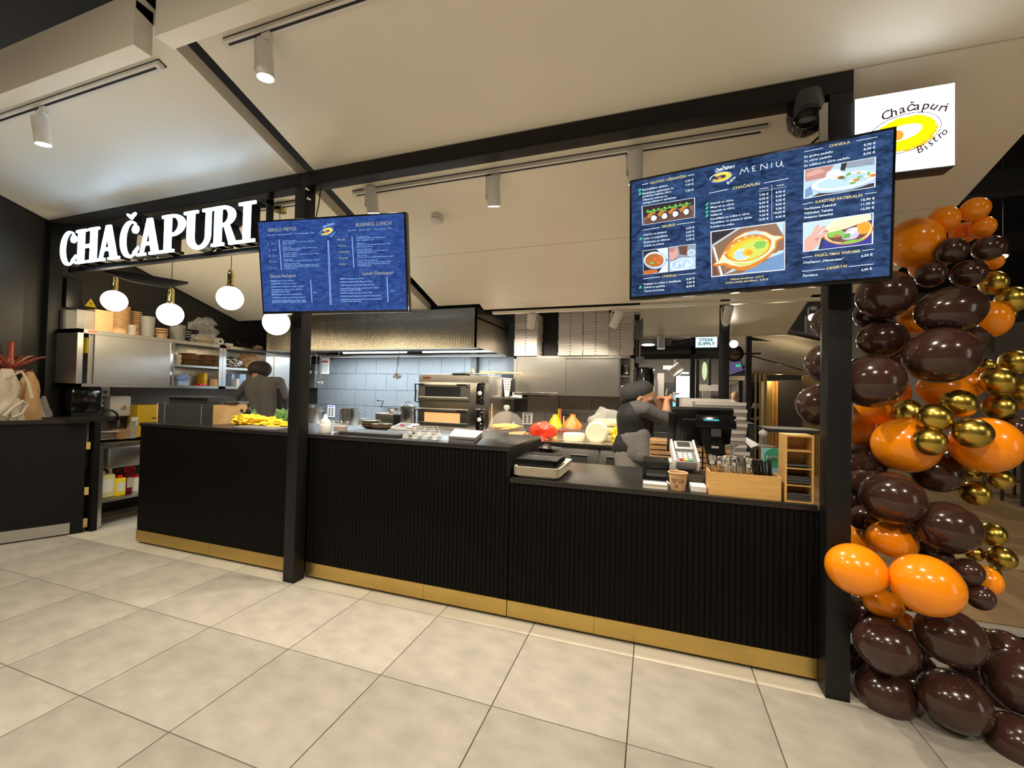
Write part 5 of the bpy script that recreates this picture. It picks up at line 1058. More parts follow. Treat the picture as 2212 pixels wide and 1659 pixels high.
# ================================================================== COAT STAND and bags at the far left
q = P(20, 800, X=-1.9); cs = thing('coat_stand', (-1.96, q.y, 0), 'glossy reddish wooden coat stand behind the gate', 'coat stand')
cx, cy = -1.96, P(22, 800, X=-1.96).y
top = P(21, 742, X=cx).z; hub = P(21, 790, X=cx).z
MB().lathe([(.022, 0), (.022, hub-.05), (.035, hub-.03), (.04, hub), (.03, hub+.03), (.024, hub+.05), (.024, top-.01), (.012, top)], (cx, cy, .02), 18).build('pole', K['cherry'], cs)
for k in range(6):
    a = k*PI/3+.5; dx, dy = .5*math.cos(a), 1.1*math.sin(a)
    MB().tube([(cx+dx*.02, cy+dy*.02, hub-.01), (cx+dx*.08, cy+dy*.08, hub+.03), (cx+dx*.16, cy+dy*.16, hub+.085), (cx+dx*.21, cy+dy*.21, hub+.10)], [.016, .016, .012, .008], 8).build('upper_hook', K['cherry'], cs)
    MB().tube([(cx+dx*.02, cy+dy*.02, hub-.05), (cx+dx*.09, cy+dy*.09, hub-.065), (cx+dx*.14, cy+dy*.14, hub-.03)], [.014, .012, .008], 8).build('lower_hook', K['cherry'], cs)
for k in range(4):
    a = k*PI/2+.3; MB().tube([(cx, cy, .30), (cx+.07*math.cos(a), cy+.13*math.sin(a), .10), (cx+.10*math.cos(a), cy+.19*math.sin(a), .017)], .016, 8).build('foot', K['cherry'], cs)
def sack(name, px, Yoff, z1, z0, wd, dp, mt, label, seed, cat='bag'):
    q = P(px, 850, X=cx+Yoff); bm = bmesh.new(); bmesh.ops.create_grid(bm, x_segments=1, y_segments=1, size=1); bm.free()
    m = MB(); n = 40; rings = 22; vs = []; fs = []
    for j in range(rings+1):
        v = j/rings; z = z0+(z1-z0)*v; s = (1-.75*v**3)*(.85+.3*noise.noise(Vector((seed, v*3, 0))))
        for i in range(n):
            a = 2*PI*i/n; k = 1+.34*noise.noise(Vector((math.cos(a)*1.6+seed*5, math.sin(a)*1.6, v*4)))+.22*noise.noise(Vector((math.cos(a)*5, math.sin(a)*5+seed, v*7)))
            vs.append((cx+Yoff+dp*s*k*math.cos(a), q.y+wd*s*k*math.sin(a), z))
    for j in range(rings):
        for i in range(n): i2 = (i+1) % n; fs.append((j*n+i, j*n+i2, (j+1)*n+i2, (j+1)*n+i))
    fs.append(tuple(range(n-1, -1, -1))); fs.append(tuple(rings*n+i for i in range(n)))
    t = thing(name, (cx+Yoff, q.y, z0), label, cat); m.add(vs, fs).build('bag_body', mt, t, sharp=60); return t, q
t, q = sack('cloth_bag', 12, .07, hub-.03, 1.0, .13, .07, K['fabric'], 'cream canvas bag hanging from the coat stand', 1)
MB().tube([(cx+.12, q.y-.02, hub-.12), (cx+.16, q.y+.06, hub-.05), (cx+.17, q.y+.1, hub-.15), (cx+.2, q.y+.12, hub-.3)], .012, 6).build('strap', K['fabric'], t)
t, q = sack('looped_bag', 40, .13, hub-.30, 1.02, .05, .03, K['fabric'], 'pale looped bag handles drooping in front of the canvas bag', 2)
a = P(10, 898, X=cx+.17); MB().tube([P(8, 899, X=cx+.17), P(28, 880, X=cx+.17), P(50, 866, X=cx+.17), P(58, 874, X=cx+.17), P(48, 892, X=cx+.17), P(26, 902, X=cx+.17)], .013, 8).build('strap', K['fabric'], t)
t, q = sack('brown_jacket', 62, .02, hub-.05, .95, .11, .07, K['kraft'], 'tan jacket hanging from the right of the coat stand', 3, 'jacket')
t, q = sack('grey_scarf', 95, .02, hub-.28, .95, .06, .05, K['film'], 'pale grey scarf behind the tan jacket', 4, 'scarf')
# ================================================================== ON THE TALL COUNTER
ZC = 1.0905
t = thing('warming_box', (-.38, .86, ZC), 'low wooden box with black front on the left of the tall counter', 'box')
A = Matrix.Translation((-.38, .95, 0)) @ Matrix.Rotation(.10, 4, 'Z')
m = MB(); m.smooth = False; m.prism([(.30, -.11, ZC), (.30, .30, ZC), (.30, .30, ZC+.10), (.30, .24, ZC+.175), (.30, -.11, ZC+.175)], (.022, 0, 0), A).build('side_panel', K['birch'], t, recalc=True)
m = MB(); m.smooth = False; m.prism([(-.32, -.11, ZC), (-.32, .30, ZC), (-.32, .30, ZC+.10), (-.32, .24, ZC+.175), (-.32, -.11, ZC+.175)], (.022, 0, 0), A).build('side_panel', K['birch'], t, recalc=True)
MB().box((-.298, -.115, ZC), (.322, -.10, ZC+.178), A).build('front_panel', K['dg'], t)
for x in (-.22, .20): MB().box((x-.005, -.117, ZC), (x+.005, -.114, ZC+.178), A).build('front_rail', K['grey'], t)
MB().box((-.298, -.10, ZC+.165), (.30, .24, ZC+.178), A).build('lid', K['dg'], t)
MB().cyl((.3215, .19, ZC+.115), .017, .002, 16, 'X', T=A).build('cable_hole', K['ink'], t)
t = thing('black_tray', (-.32, 1.0, ZC+.18), 'stepped black tray and boards lying on the wooden box', 'tray')
MB().box((-.24, -.06, ZC+.179), (.22, .22, ZC+.235), A).box((-.28, -.09, ZC+.235), (.20, .2, ZC+.245), A).build('tray_body', K['dg'], t); MB().box((.02, .02, ZC+.180), (.34, .24, ZC+.20), A @ Matrix.Rotation(.2, 4, 'Z')).build('board', K['grey'], t)
tag(MB().box((.22, 1.0, ZC+.18), (.27, 1.12, ZC+.20)).build('tongs', K['chrome']), 'small steel tongs at the right of the black tray', 'tongs'); bpy.data.objects['tongs'].location.x -= .32
for i, (x, y, rx, ry, h, s, lab) in enumerate(((.24, .98, .13, .10, .055, 2, 'crumpled yellow cloth right of the wooden box'), (.40, 1.02, .15, .10, .045, 5, 'yellow cloth in the middle of the tall counter'), (.55, .98, .13, .08, .035, 8, 'yellow cloth beside the middle post'))):
    blob('yellow_cloth', K['yellow'], ((x, y, ZC+h*.8), (rx, ry, h)), lab, 'cloth', .55, s, grp='yellow cloths on the tall counter')
tag(MB().box((.36, .73, ZC), (.82, .92, ZC+.016), bev=.003).build('black_board', K['grey']), 'flat dark tray in front of the yellow cloths', 'tray')
for px, y, h, lab, mt in ((522, 1.20, .16, 'green glass bottle behind the yellow cloths', mat('green_glass', (.02, .05, .03), .1)), (536, 1.25, .17, 'dark oil bottle left of the chef', K['gloss']), (549, 1.22, .13, 'bunch of green herbs in a bag beside the chef', mat('herbs', (.10, .22, .06), .7, bump=.8, bscale=40))):
    q = P(px, 900, Y=y); tag(MB().lathe([(.034, 0), (.036, h*.6), (.015, h*.8), (.013, h), (.004, h)], (q.x, y, ZC), 16).build('oil_bottle' if 'bottle' in lab else 'herb_bag', mt), lab, 'bottle' if 'bottle' in lab else 'herbs')
q = P(610, 905, Y=1.3); blob('lettuce_bag', mat('herbs', (.10, .22, .06)), ((q.x, 1.3, ZC+.06), (.07, .06, .08)), 'bag of green leaves right of the chef by the post', 'herbs', .4, 21)
# squeeze bottle, jug, bowls
q = P(702, 935, Z=ZC); t = thing('squeeze_bottle', (q.x, q.y, ZC), 'white squeeze bottle on the tall counter right of the middle post', 'bottle')
MB().lathe([(.041, 0), (.044, .006), (.044, .06), (.042, .068), (.036, .072)], (q.x, q.y, ZC), 22).build('bottle', K['wplastic'], t)
MB().lathe([(.035, .072), (.035, .086), (.030, .100), (.017, .114), (.011, .138), (.006, .148)], (q.x, q.y, ZC), 20).build('nozzle_cap', K['wplastic'], t)
q = P(735, 934, Z=ZC); t = thing('glass_jug', (q.x, q.y, ZC), 'small glass pitcher beside the white squeeze bottle', 'jug')
MB().lathe([(.060, 0), (.062, .01), (.056, .07), (.058, .078), (.054, .078), (.053, .012), (.01, .010)], (q.x, q.y, ZC), 26, cap=True).build('jug_glass', K['thin'], t); MB().lathe([(.052, .010), (.050, .05), (.01, .051)], (q.x, q.y, ZC), 22).build('syrup', mat('tea', (.32, .20, .15), .2), t)
MB().lathe([(.060, .077), (.062, .082), (.055, .084), (.052, .079)], (q.x, q.y, ZC), 26, cap=False).build('jug_rim', K['chrome'], t)
def bowl(x, y, z, r, h, label):
    t = thing('ceramic_bowl', (x, y, z), label, 'bowl', 'glazed bowls on the tall counter')
    MB().lathe([(r*.45, 0), (r*.8, h*.35), (r, h*.85), (r, h), (r*.95, h)], (x, y, z), 26, cap=False).cyl((x, y, z), r*.45, .003, 20).build('bowl_body', K['ceram'], t)
    MB().lathe([(r*.99, h+.001), (r*.9, h*.75), (r*.5, h*.3), (.005, h*.25)], (x, y, z), 26, cap=False).build('glaze', K['rim'], t)
for k in range(3): bowl(1.30, 1.32, ZC+.018*k, .082, .035, 'pale blue glazed brown bowl, %s from the bottom of the back stack' % ordw(k))
for k in range(2): bowl(1.50, 1.20, ZC+.016*k, .082, .042, 'pale blue glazed brown bowl, %s of the front pair' % ('lower' if k == 0 else 'upper'))
t = thing('pan_tongs', (1.60, 1.22, ZC), 'black handled pan grip behind the front bowls', 'grip'); q = P(824, 918, Y=1.25); MB().box((q.x-.03, 1.23, ZC+.03), (q.x+.03, 1.26, ZC+.055), bev=.008).cyl((q.x, 1.24, ZC), .008, .04, 8).build('grip_body', K['plastic'], t)
a = P(849, 927, Z=ZC); t = thing('kitchen_scale', (1.6, 1.4, ZC), 'white kitchen scale with dark display beside the oven', 'scale')
x0 = a.x; m = MB(); m.smooth = False; m.prism([(x0, 1.32, ZC), (x0, 1.47, ZC), (x0, 1.47, ZC+.05), (x0, 1.32, ZC+.018)], (.20, 0, 0)).build('scale_body', K['wplastic'], t, recalc=True)
m = MB(); m.smooth = False; m.prism([(x0+.012, 1.332, ZC+.0215), (x0+.012, 1.458, ZC+.0485), (x0+.012, 1.458, ZC+.0495), (x0+.012, 1.332, ZC+.0225)], (.13, 0, 0)).build('display_panel', K['grey'], t, recalc=True)
m = MB(); m.smooth = False; m.box((x0+.06, 1.38, ZC+.033), (x0+.09, 1.41, ZC+.0415)); m.build('red_key', K['redcap'], t)
tag(MB().box((1.40, .80, ZC), (1.93, 1.05, ZC+.022), bev=.004).build('serving_slate', K['dg']), 'flat black slate board behind the goblets', 'board')
# goblets standing upside down
G0 = None
pos = [(876, 948), (897, 949), (918, 950), (939, 951), (885, 942), (906, 943), (927, 944), (948, 945), (896, 937), (916, 938), (936, 938)]
for k, (px, py) in enumerate(pos):
    q = P(px, py, Z=ZC); lab = 'clear upturned goblet, %s along the rows on the tall counter' % ordw(k)
    if G0 is None:
        G0 = thing('glass_goblet', (q.x, q.y, ZC), lab, 'glass', 'upturned goblets on the tall counter')
        MB().lathe([(.016, 0), (.024, .010), (.022, .028), (.010, .036), (.006, .042), (.006, .052), (.030, .060), (.032, .063), (.004, .064)], (q.x, q.y, ZC), 16).build('goblet', K['gob'], G0)
        MB().lathe([(.031, .059), (.033, .0625), (.028, .0645)], (q.x, q.y, ZC), 16, cap=False).build('foot_rim', K['chrome'], G0)
    else: dup(G0, (q.x, q.y, ZC), lab)
q1, q2, q3, q4 = P(968, 947, Z=ZC+.02), P(1024, 951, Z=ZC+.02), P(1052, 935, Z=ZC+.02), P(996, 929, Z=ZC+.02)
for k in range(6):
    m = MB(); m.smooth = False; j = .004*(k % 3); m.prism([(q1.x+j, q1.y, ZC+.007*k), (q2.x+j, q2.y+j, ZC+.007*k), (q3.x, q3.y-.1+j, ZC+.007*k), (q4.x-j, q4.y-.1, ZC+.007*k)], (0, 0, .0055))
    o = m.build('menu_sheet', K['paper'] if k == 5 else K['grey'], recalc=True); tag(o, 'menu card, %s from the bottom of the stack on the tall counter' % ordw(k), 'menu', 'menu cards in a stack')
# cake stand with glass dome
q = P(1093, 953, Z=ZC); t = thing('cake_stand', (q.x, q.y, ZC), 'glass cake stand with clear dome on the end of the tall counter', 'cake stand')
zp = ZC+.075; R0 = .135
MB().lathe([(.055, 0), (.05, .006), (.018, .015), (.014, .03), (.018, .06), (.03, .070), (R0+.01, .073), (R0+.012, .079), (.01, .078)], (q.x, q.y, ZC), 32).build('stand', K['thin'], t)
dm = MB().lathe([(R0-.004, .0)]+[((R0-.004)*math.cos(a), .135*math.sin(a)) for a in [k*PI/2/12 for k in range(1, 12)]]+[(.008, .1345)], (q.x, q.y, zp+.006), 36, cap=False).build('dome', K['thin'], t)
MB().lathe([(.008, .133), (.010, .142), (.020, .150), (.023, .162), (.018, .174), (.004, .178)], (q.x, q.y, zp+.006), 20).build('dome_knob', mat('knob_glass', (.7, .72, .7), .05, alpha=.5), dm)
MB().lathe([(R0-.003, 0), (R0+.002, .002), (R0-.002, .005)], (q.x, q.y, zp+.005), 36, cap=False).build('dome_rim', K['chrome'], dm)
ck_ = blob('layer_cake', K['cake'], ((q.x, q.y, zp+.026), (.105, .105, .024)), 'golden layered cake under the glass dome', 'cake', .22, 31)
MB().lathe([(.104, 0), (.106, .016), (.09, .02)], (q.x, q.y, zp+.006), 28).build('lower_layer', K['caked'], ck_)
q = P(1056, 948, Z=ZC); t = thing('wrapped_glasses', (q.x, q.y, ZC), 'clear tumblers left of the cake stand', 'glasses')
for k in range(3): MB().lathe([(.022, 0), (.026, .05), (.027, .051)], (q.x-.03+.04*k, q.y+.01*k, ZC), 14, cap=False).build('tumbler', K['thin'], t)

# ================================================================== LOWER COUNTER
ZL = .8955
def tray_mesh(x0, y0, x1, y1, z, h, mt, name, round_=.03):
    m = MB(); m.smooth = True
    def loop(x0, y0, x1, y1, r, z, bow=0):
        o = []
        for cx_, cy_, a0 in ((x1-r, y0+r, -90), (x1-r, y1-r, 0), (x0+r, y1-r, 90), (x0+r, y0+r, 180)):
            for k in range(6): a = math.radians(a0+18*k); o.append((cx_+r*math.cos(a), cy_+r*math.sin(a), z))
        return o
    L = [loop(x0+.03, y0+.03, x1-.03, y1-.03, round_, z+.002), loop(x0+.025, y0+.025, x1-.025, y1-.025, round_, z), loop(x0, y0, x1, y1, round_, z+h), loop(x0+.006, y0+.006, x1-.006, y1-.006, round_, z+h+.001), loop(x0+.028, y0+.028, x1-.028, y1-.028, round_, z+.005)]
    if mt == 'bow':
        for l in L[2:4]:
            for i, v in enumerate(l): l[i] = (v[0], v[1], v[2]+.022*max(0, 1-((v[0]-(x0+x1)/2)/((x1-x0)*.45))**2)-.006)
    vs = sum(L, []); n = len(L[0]); fs = []
    for j in range(len(L)-1):
        for i in range(n): i2 = (i+1) % n; fs.append((j*n+i, j*n+i2, (j+1)*n+i2, (j+1)*n+i))
    fs.append(tuple(range(n-1, -1, -1))); fs.append(tuple((len(L)-1)*n+i for i in range(n)))
    return m.add(vs, fs)
TB0 = None
tr = [P(1101, 1029, Z=ZL), P(1208, 1038, Z=ZL)]
tx0, tx1, ty0, ty1 = 2.835, 3.135, .735, 1.20
ncr = 10
for k in range(ncr):
    lab = 'cream serving tray, %s from the bottom of the stack on the till counter' % ordw(k); z = ZL+.0060*k
    if k == 0: TB0 = tray_mesh(tx0, ty0, tx1, ty1, z, .018, 'c', '').build('serving_tray', mat('cream_tray', (.62, .56, .46), .4), sharp=40); tag(TB0, lab, 'tray', 'cream trays in a stack')
    else: c = inst(TB0, (TB0.location.x+random.uniform(-.001, .001), TB0.location.y, z)); c['label'] = lab
zt_ = ZL+.0060*ncr+.009
for k in range(5):
    lab = 'black serving tray, %s from the bottom of the black stack' % ordw(k); z = zt_+.0085*k
    if k == 0: TB1 = tray_mesh(tx0+.01, ty0+.015, tx1-.02, ty1-.12, z, .02, 'bow', '', .02).build('serving_tray', mat('black_tray', (.018, .018, .018), .35), sharp=40); tag(TB1, lab, 'tray', 'black trays in a stack')
    else: c = inst(TB1, (TB1.location.x+random.uniform(-.002, .002), TB1.location.y+random.uniform(-.002, .002), z)); c['label'] = lab
for k in range(7):
    q = P(1107, 985, Y=1.32); o = MB().lathe([(.05, 0), (.085, .008), (.09, .012), (.08, .011), (.02, .004)], (2.93, 1.36, ZL+.001+.018*k), 20).build('black_plate', K['plastic']); tag(o, 'black plate, %s from the bottom behind the cream trays' % ordw(k), 'plate', 'black plates in a pile')
q = P(1178, 965, Y=1.34); t = thing('tape_dispenser', (q.x, 1.34, ZL), 'dark rounded dispenser behind the black trays', 'dispenser')
MB().lathe([(.065, 0), (.068, .05), (.06, .10), (.035, .135), (.012, .15)], (q.x, 1.36, ZL), 22).build('dispenser_body', mat('dark_brown_plastic', (.03, .024, .022), .35), t)
# receipt printer
t = thing('receipt_printer', (3.71, 1.0, ZL), 'black receipt printer on the till counter', 'printer')
MB().box((3.625, .945, ZL), (3.785, 1.13, ZL+.138), bev=.01).build('printer_body', K['plastic'], t)
MB().box((3.648, .925, ZL+.095), (3.785, .96, ZL+.136), bev=.008).build('paper_lid', K['plastic'], t); MB().box((3.65, .935, ZL+.01), (3.78, .944, ZL+.085)).build('front_plate', K['gloss'], t)
MB().tube([(3.77, .93, ZL+.02), (3.79, .90, ZL+.006), (3.80, .88, ZL+.004), (3.81, .93, ZL+.004)], .004, 6).build('cable', K['wplastic'], t)
# card holder, cup, napkins
t = thing('card_holder', (3.70, .80, ZL), 'clear acrylic holder with printed cards at the counter edge', 'holder')
MB().box((3.63, .765, ZL), (3.775, .85, ZL+.033)).build('holder_case', K['thin'], t)
for k, mt in enumerate((K['paper'], K['paper'], K['kraft'], K['paper'])): MB().box((3.636, .77, ZL+.001+.007*k), (3.768, .845, ZL+.0065+.007*k)).build('card', mt, t)
q = P(1464, 1057, Z=ZL); t = thing('tip_cup', (q.x, q.y, ZL), 'kraft paper cup with handwritten word and heart before the card reader', 'cup')
r = .052; hc = P(1464, 1019, Y=q.y).z-ZL
MB().lathe([(r*.78, 0), (r*.98, hc*.93), (r*1.04, hc*.95), (r*1.05, hc*.99), (r*1.0, hc), (r*.92, hc*.97), (r*.74, .006), (.003, .005)], (q.x, q.y, ZL), 30).build('cup_body', K['kraft'], t)
MB().lathe([(r*1.03, hc*.935), (r*1.075, hc*.95), (r*1.075, hc*.985), (r*1.02, hc*1.005), (r*.95, hc*.99)], (q.x, q.y, ZL), 30, cap=False).build('rolled_rim', mat('rim_kraft', (.62, .38, .22), .6), t)
vdir = Vector((CAM.x-q.x, CAM.y-q.y, 0)).normalized()
def cup_pt(u, v):               # u: angle across the side seen, v: height 0..1
    a = math.atan2(vdir.y, vdir.x)+u; rr = (r*.78+(r*.2)*v/.93)+.0006; return Vector((q.x+rr*math.cos(a), q.y+rr*math.sin(a), ZL+hc*v))
m = MB()
def pen(pts): m.tube([cup_pt(*p_) for p_ in pts], .0013, 4)
pen([(-.85, .62), (-.62, .66)]); pen([(-.74, .64), (-.72, .42)]); pen([(-.55, .66), (-.52, .42)]); pen([(-.38, .40), (-.40, .66), (-.22, .66), (-.16, .58), (-.24, .52), (-.38, .51)]); pen([(-.08, .68), (-.06, .63)])
pen([(.24, .66), (.08, .64), (.06, .56), (.20, .52), (.22, .44), (.06, .42)]); pen([(.32, .42), (.42, .66), (.54, .64), (.56, .42)]); pen([(.34, .52), (.56, .53)]); pen([(.72, .66), (.74, .42)])
pen([(-.18, .14), (-.34, .24), (-.32, .31), (-.22, .31), (-.18, .25), (-.12, .31), (-.02, .30), (-.02, .23), (-.18, .14)])
m.build('handwriting', mat('pen', (.06, .035, .02), .7), t)
t = thing('napkin_pile', (3.93, .82, ZL), 'short pile of white napkins beside the cutlery box', 'napkins')
for k in range(4): MB().box((3.895, .785, ZL+.008*k), (3.978, .90, ZL+.0072+.008*k), bev=.003).build('napkin', K['paper'], t)
zr_ = P(1485, 1022, Y=.95).z
tag(MB().box((3.865, .91, ZL), (4.04, 1.12, zr_-.002), bev=.004).build('dark_box', mat('brown_box', (.035, .026, .02), .5)), 'dark brown box under the card terminal', 'box')
# card reader
qr = P(1482, 1016, Y=.95)
t = thing('card_reader', (qr.x, .95, zr_), 'grey and white card payment terminal on the dark box', 'terminal')
RT = Matrix.Translation((qr.x, .945, zr_+.018)) @ Matrix.Rotation(.10, 4, 'Z') @ Matrix.Rotation(.5, 4, 'X') @ Matrix.Scale(1.08, 4)
MB().box((-.058, 0, 0), (.058, .20, .055), RT, bev=.012).build('terminal_body', K['grey'], t)
for s in (-1, 1): MB().box((s*.055, -.005, -.002), (s*.068, .205, .07), RT, bev=.006).build('side_rail', K['wplastic'], t)
MB().box((-.05, .11, .055), (.05, .19, .068), RT, bev=.004).build('screen_hood', mat('light_grey', (.40, .40, .39), .5), t); MB().box((-.035, .13, .0681), (.035, .178, .0695), RT).build('display', K['dg'], t)
KP = MB()
for i in range(4):
    for j in range(3): KP.cur = (0 if not (i == 0) else (1, 2, 3)[j]); KP.box((-.038+.026*j, .012+.019*i, .055), (-.018+.026*j, .026+.019*i, .060), RT)
KP.build('keypad', [K['wplastic'], K['redcap'], K['warn'], K['green']], t)
MB().box((-.04, .0, -.012), (.04, .1, 0), RT).build('reader_foot', K['plastic'], t); 
xp_ = P(1412, 1000, Y=1.22).x
for k in range(7): tag(MB().box((xp_+.004*(k % 2), 1.22, ZL+.014*k), (xp_+.19, 1.40, ZL+.0135+.014*k), bev=.002).build('paper_bundle', K['paper']), 'bundle of white paper, %s from the bottom behind the terminal' % ordw(k), 'paper', 'paper bundles behind the terminal')
# till: monitor seen from behind, pole display, stand
t = thing('cash_register', (4.05, 1.35, ZL), 'black touch screen till seen from behind with customer display', 'till')
a = P(1520, 905, Y=1.42); c_ = P(1520, 920, Y=1.42)
T = screen_frame(c_.x-.02, 1.42, c_.z-.01, .42, .05)
MB().box((-.20, -.02, -.15), (.20, .025, .15), T, bev=.015).build('monitor', K['plastic'], t)
MB().box((-.22, -.035, -.19), (-.165, -.015, .12), T, bev=.008).build('card_swipe', K['plastic'], t)
MB().box((-.13, -.04, -.10), (.13, -.02, .08), T, bev=.01).build('rear_cover', K['plastic'], t)
sx = P(1530, 1000, Y=1.24).x; m = MB(); m.smooth = False
m.prism([P(x_, y_, Y=1.24) for x_, y_ in ((1509, 900), (1520, 960), (1527, 985), (1530, 1004), (1572, 1004), (1566, 970), (1550, 930), (1548, 900))], (0, .06, 0)).build('stand', K['plastic'], t, recalc=True)
MB().box((sx-.06, 1.14, ZL), (sx+.16, 1.40, ZL+.02), bev=.005).build('stand_foot', K['plastic'], t)
md = P(1546, 911, Y=1.22); TD = screen_frame(md.x, 1.22, md.z, -.28, .03)
MB().box((-.122, -.012, -.045), (.122, .012, .045), TD, bev=.01).build('customer_display', K['gloss'], t)
MB().box((-.03, .0, -.10), (.03, .02, -.02), TD).build('display_arm', K['plastic'], t)
pr_ = Print(); TX = TD @ Matrix.Translation((-.074, -.0128, .002)); pr_.add('Sveiki atvykę', 0, TX, .092, .014); mm = MB(); pr_.into(mm); mm.build('display_text', emitm('display_cyan', (.05, .55, .75), 1.2), t, sharp=0)
qb = P(1545, 966, Y=1.235); MB().box((qb.x-.022, 1.236, qb.z-.007), (qb.x+.022, 1.2395, qb.z+.007)).build('badge', K['label'], t)
MB().tube([P(1478, 960, Y=1.38), P(1490, 968, Y=1.36), P(1510, 962, Y=1.36), P(1500, 950, Y=1.38)], .004, 6).build('cable', K['ink'], t)
# bamboo cutlery box
t = thing('cutlery_box', (4.155, .80, ZL), 'bamboo cutlery box full of wrapped cutlery on the till counter', 'box')
bx0, bx1, by0, by1 = 3.985, 4.333, .742, .90; bh_ = P(1530, 1019, Y=.745).z-ZL
for nm, a, b in (('front_board', (bx0, by0, ZL), (bx1, by0+.008, ZL+bh_)), ('back_board', (bx0, by1-.008, ZL), (bx1, by1, ZL+bh_)), ('side_board', (bx0, by0+.008, ZL), (bx0+.008, by1-.008, ZL+bh_)), ('side_board', (bx1-.008, by0+.008, ZL), (bx1, by1-.008, ZL+bh_)), ('divider', (4.10, by0+.008, ZL), (4.105, by1-.008, ZL+bh_*.95)), ('divider', (4.21, by0+.008, ZL), (4.215, by1-.008, ZL+bh_*.95)), ('bottom_board', (bx0+.008, by0+.008, ZL), (bx1-.008, by1-.008, ZL+.006))): MB().box(a, b).build(nm, K['bamboo'], t)
rg = random.Random(3); n = 0
SP = [None, None]
for k in range(44):
    x = bx0+.02+rg.random()*.20; y = by0+.025+rg.random()*.10; kind = k % 2; dx = (x-4.10)*.5+rg.uniform(-.06, .06); dy = rg.uniform(-.1, .1)
    lab = 'steel %s, %s of those standing in the bamboo box' % (('spoon', 'fork')[kind], ordw(n//2)); n += 1
    D = Vector((dx, dy, 1)).normalized().to_track_quat('Z', 'Y').to_euler()
    if SP[kind] is None:
        tt = thing(('spoon', 'fork')[kind], (x, y, ZL+.007), lab, ('spoon', 'fork')[kind], 'steel cutlery in the bamboo box')
        MB().tube([(x, y, ZL+.007), (x, y, ZL+.11), (x, y+.003, ZL+.165)], [.004, .003, .0022], 6).build('handle', K['chrome'], tt)
        if kind == 0: MB().ell((x, y+.004, ZL+.185), (.016, .005, .025), 12, 8).build('spoon_bowl', K['chrome'], tt)
        else:
            m = MB(); m.box((x-.011, y+.002, ZL+.16), (x+.011, y+.004, ZL+.178)); [m.box((x-.011+.0073*i, y+.002, ZL+.178), (x-.0075+.0073*i, y+.004, ZL+.21)) for i in range(4)]; m.build('fork_tines', K['chrome'], tt)
        tt.rotation_euler = D; SP[kind] = tt
    else: c = dup(SP[kind], (x, y, ZL+.007), lab); c.rotation_euler = D
for k in range(20):
    x = 4.225+rg.random()*.10; y = by0+.02+rg.random()*.12; h = .15+rg.random()*.015
    D = Vector(((x-4.30)*.9-.06+rg.uniform(-.05, .05), rg.uniform(-.05, .05), 1)).normalized()
    lab = 'black drinking straw, %s of those in the right end of the bamboo box' % ordw(k)
    if k == 0: S0 = MB().cyl((0, 0, 0), .0042, .19, 8).build('drinking_straw', K['plastic'], origin=(0, 0, 0)); o = S0; tag(o, lab, 'straw', 'black straws in the bamboo box')
    else: o = inst(S0, (0, 0, 0)); o['label'] = lab
    o.location = (x, y, ZL+.007); o.rotation_euler = D.to_track_quat('Z', 'Y').to_euler()
for px, y, lab, ln_ in ((1585, .84, 'clear wrapped cutlery pouch in the middle of the bamboo box', .15), (1612, .86, 'clear wrapped cutlery pouch beside the black straws', .13)):
    x = P(px, 1000, Y=y).x; m = MB(); m.smooth = False; m.prism([(x-.03, y, ZL+.01), (x+.03, y, ZL+.01), (x+.02, y+.01, ZL+ln_+.05), (x-.045, y+.01, ZL+ln_+.05)], (0, .012, 0)); tag(m.build('cutlery_pouch', K['film'], recalc=True), lab, 'pouch')
# bamboo card rack
t = thing('card_rack', (4.41, .8, ZL), 'tall bamboo rack with four compartments beside the right post', 'rack')
rx0, rx1, ry0, ry1 = 4.347, 4.478, .738, .86
zt = P(1688, 938, Y=.74).z; rh = zt-ZL
for nm, a, b in (('side_board', (rx0, ry0, ZL), (rx0+.010, ry1, zt)), ('side_board', (rx1-.010, ry0, ZL), (rx1, ry1, zt)), ('top_board', (rx0+.010, ry0, zt-.010), (rx1-.010, ry1, zt)), ('bottom_board', (rx0+.010, ry0, ZL), (rx1-.010, ry1, ZL+.008)), ('back_board', (rx0+.01, ry1-.006, ZL+.008), (rx1-.01, ry1, zt-.01))): MB().box(a, b).build(nm, K['bamboo'], t)
for f in (.25, .5, .76): MB().box((rx0+.010, ry0+.002, ZL+rh*f-.003), (rx1-.010, ry1-.006, ZL+rh*f+.003)).build('shelf', K['bamboo'], t)
n = 0
for f, cnt in ((0, 8), (.25, 10), (.5, 2)):
    for k in range(cnt):
        z = ZL+rh*f+.0085+.0042*k; o = MB().box((rx0+.013+.001*(k % 3), ry0+.008-.001*(k % 2), z), (rx1-.013, ry1-.012, z+.0036)).build('folded_card', K['mg'] if k % 3 else K['plastic']); tag(o, 'dark card, %s from the bottom of the bamboo rack' % ordw(n), 'card', 'dark cards in the bamboo rack'); n += 1
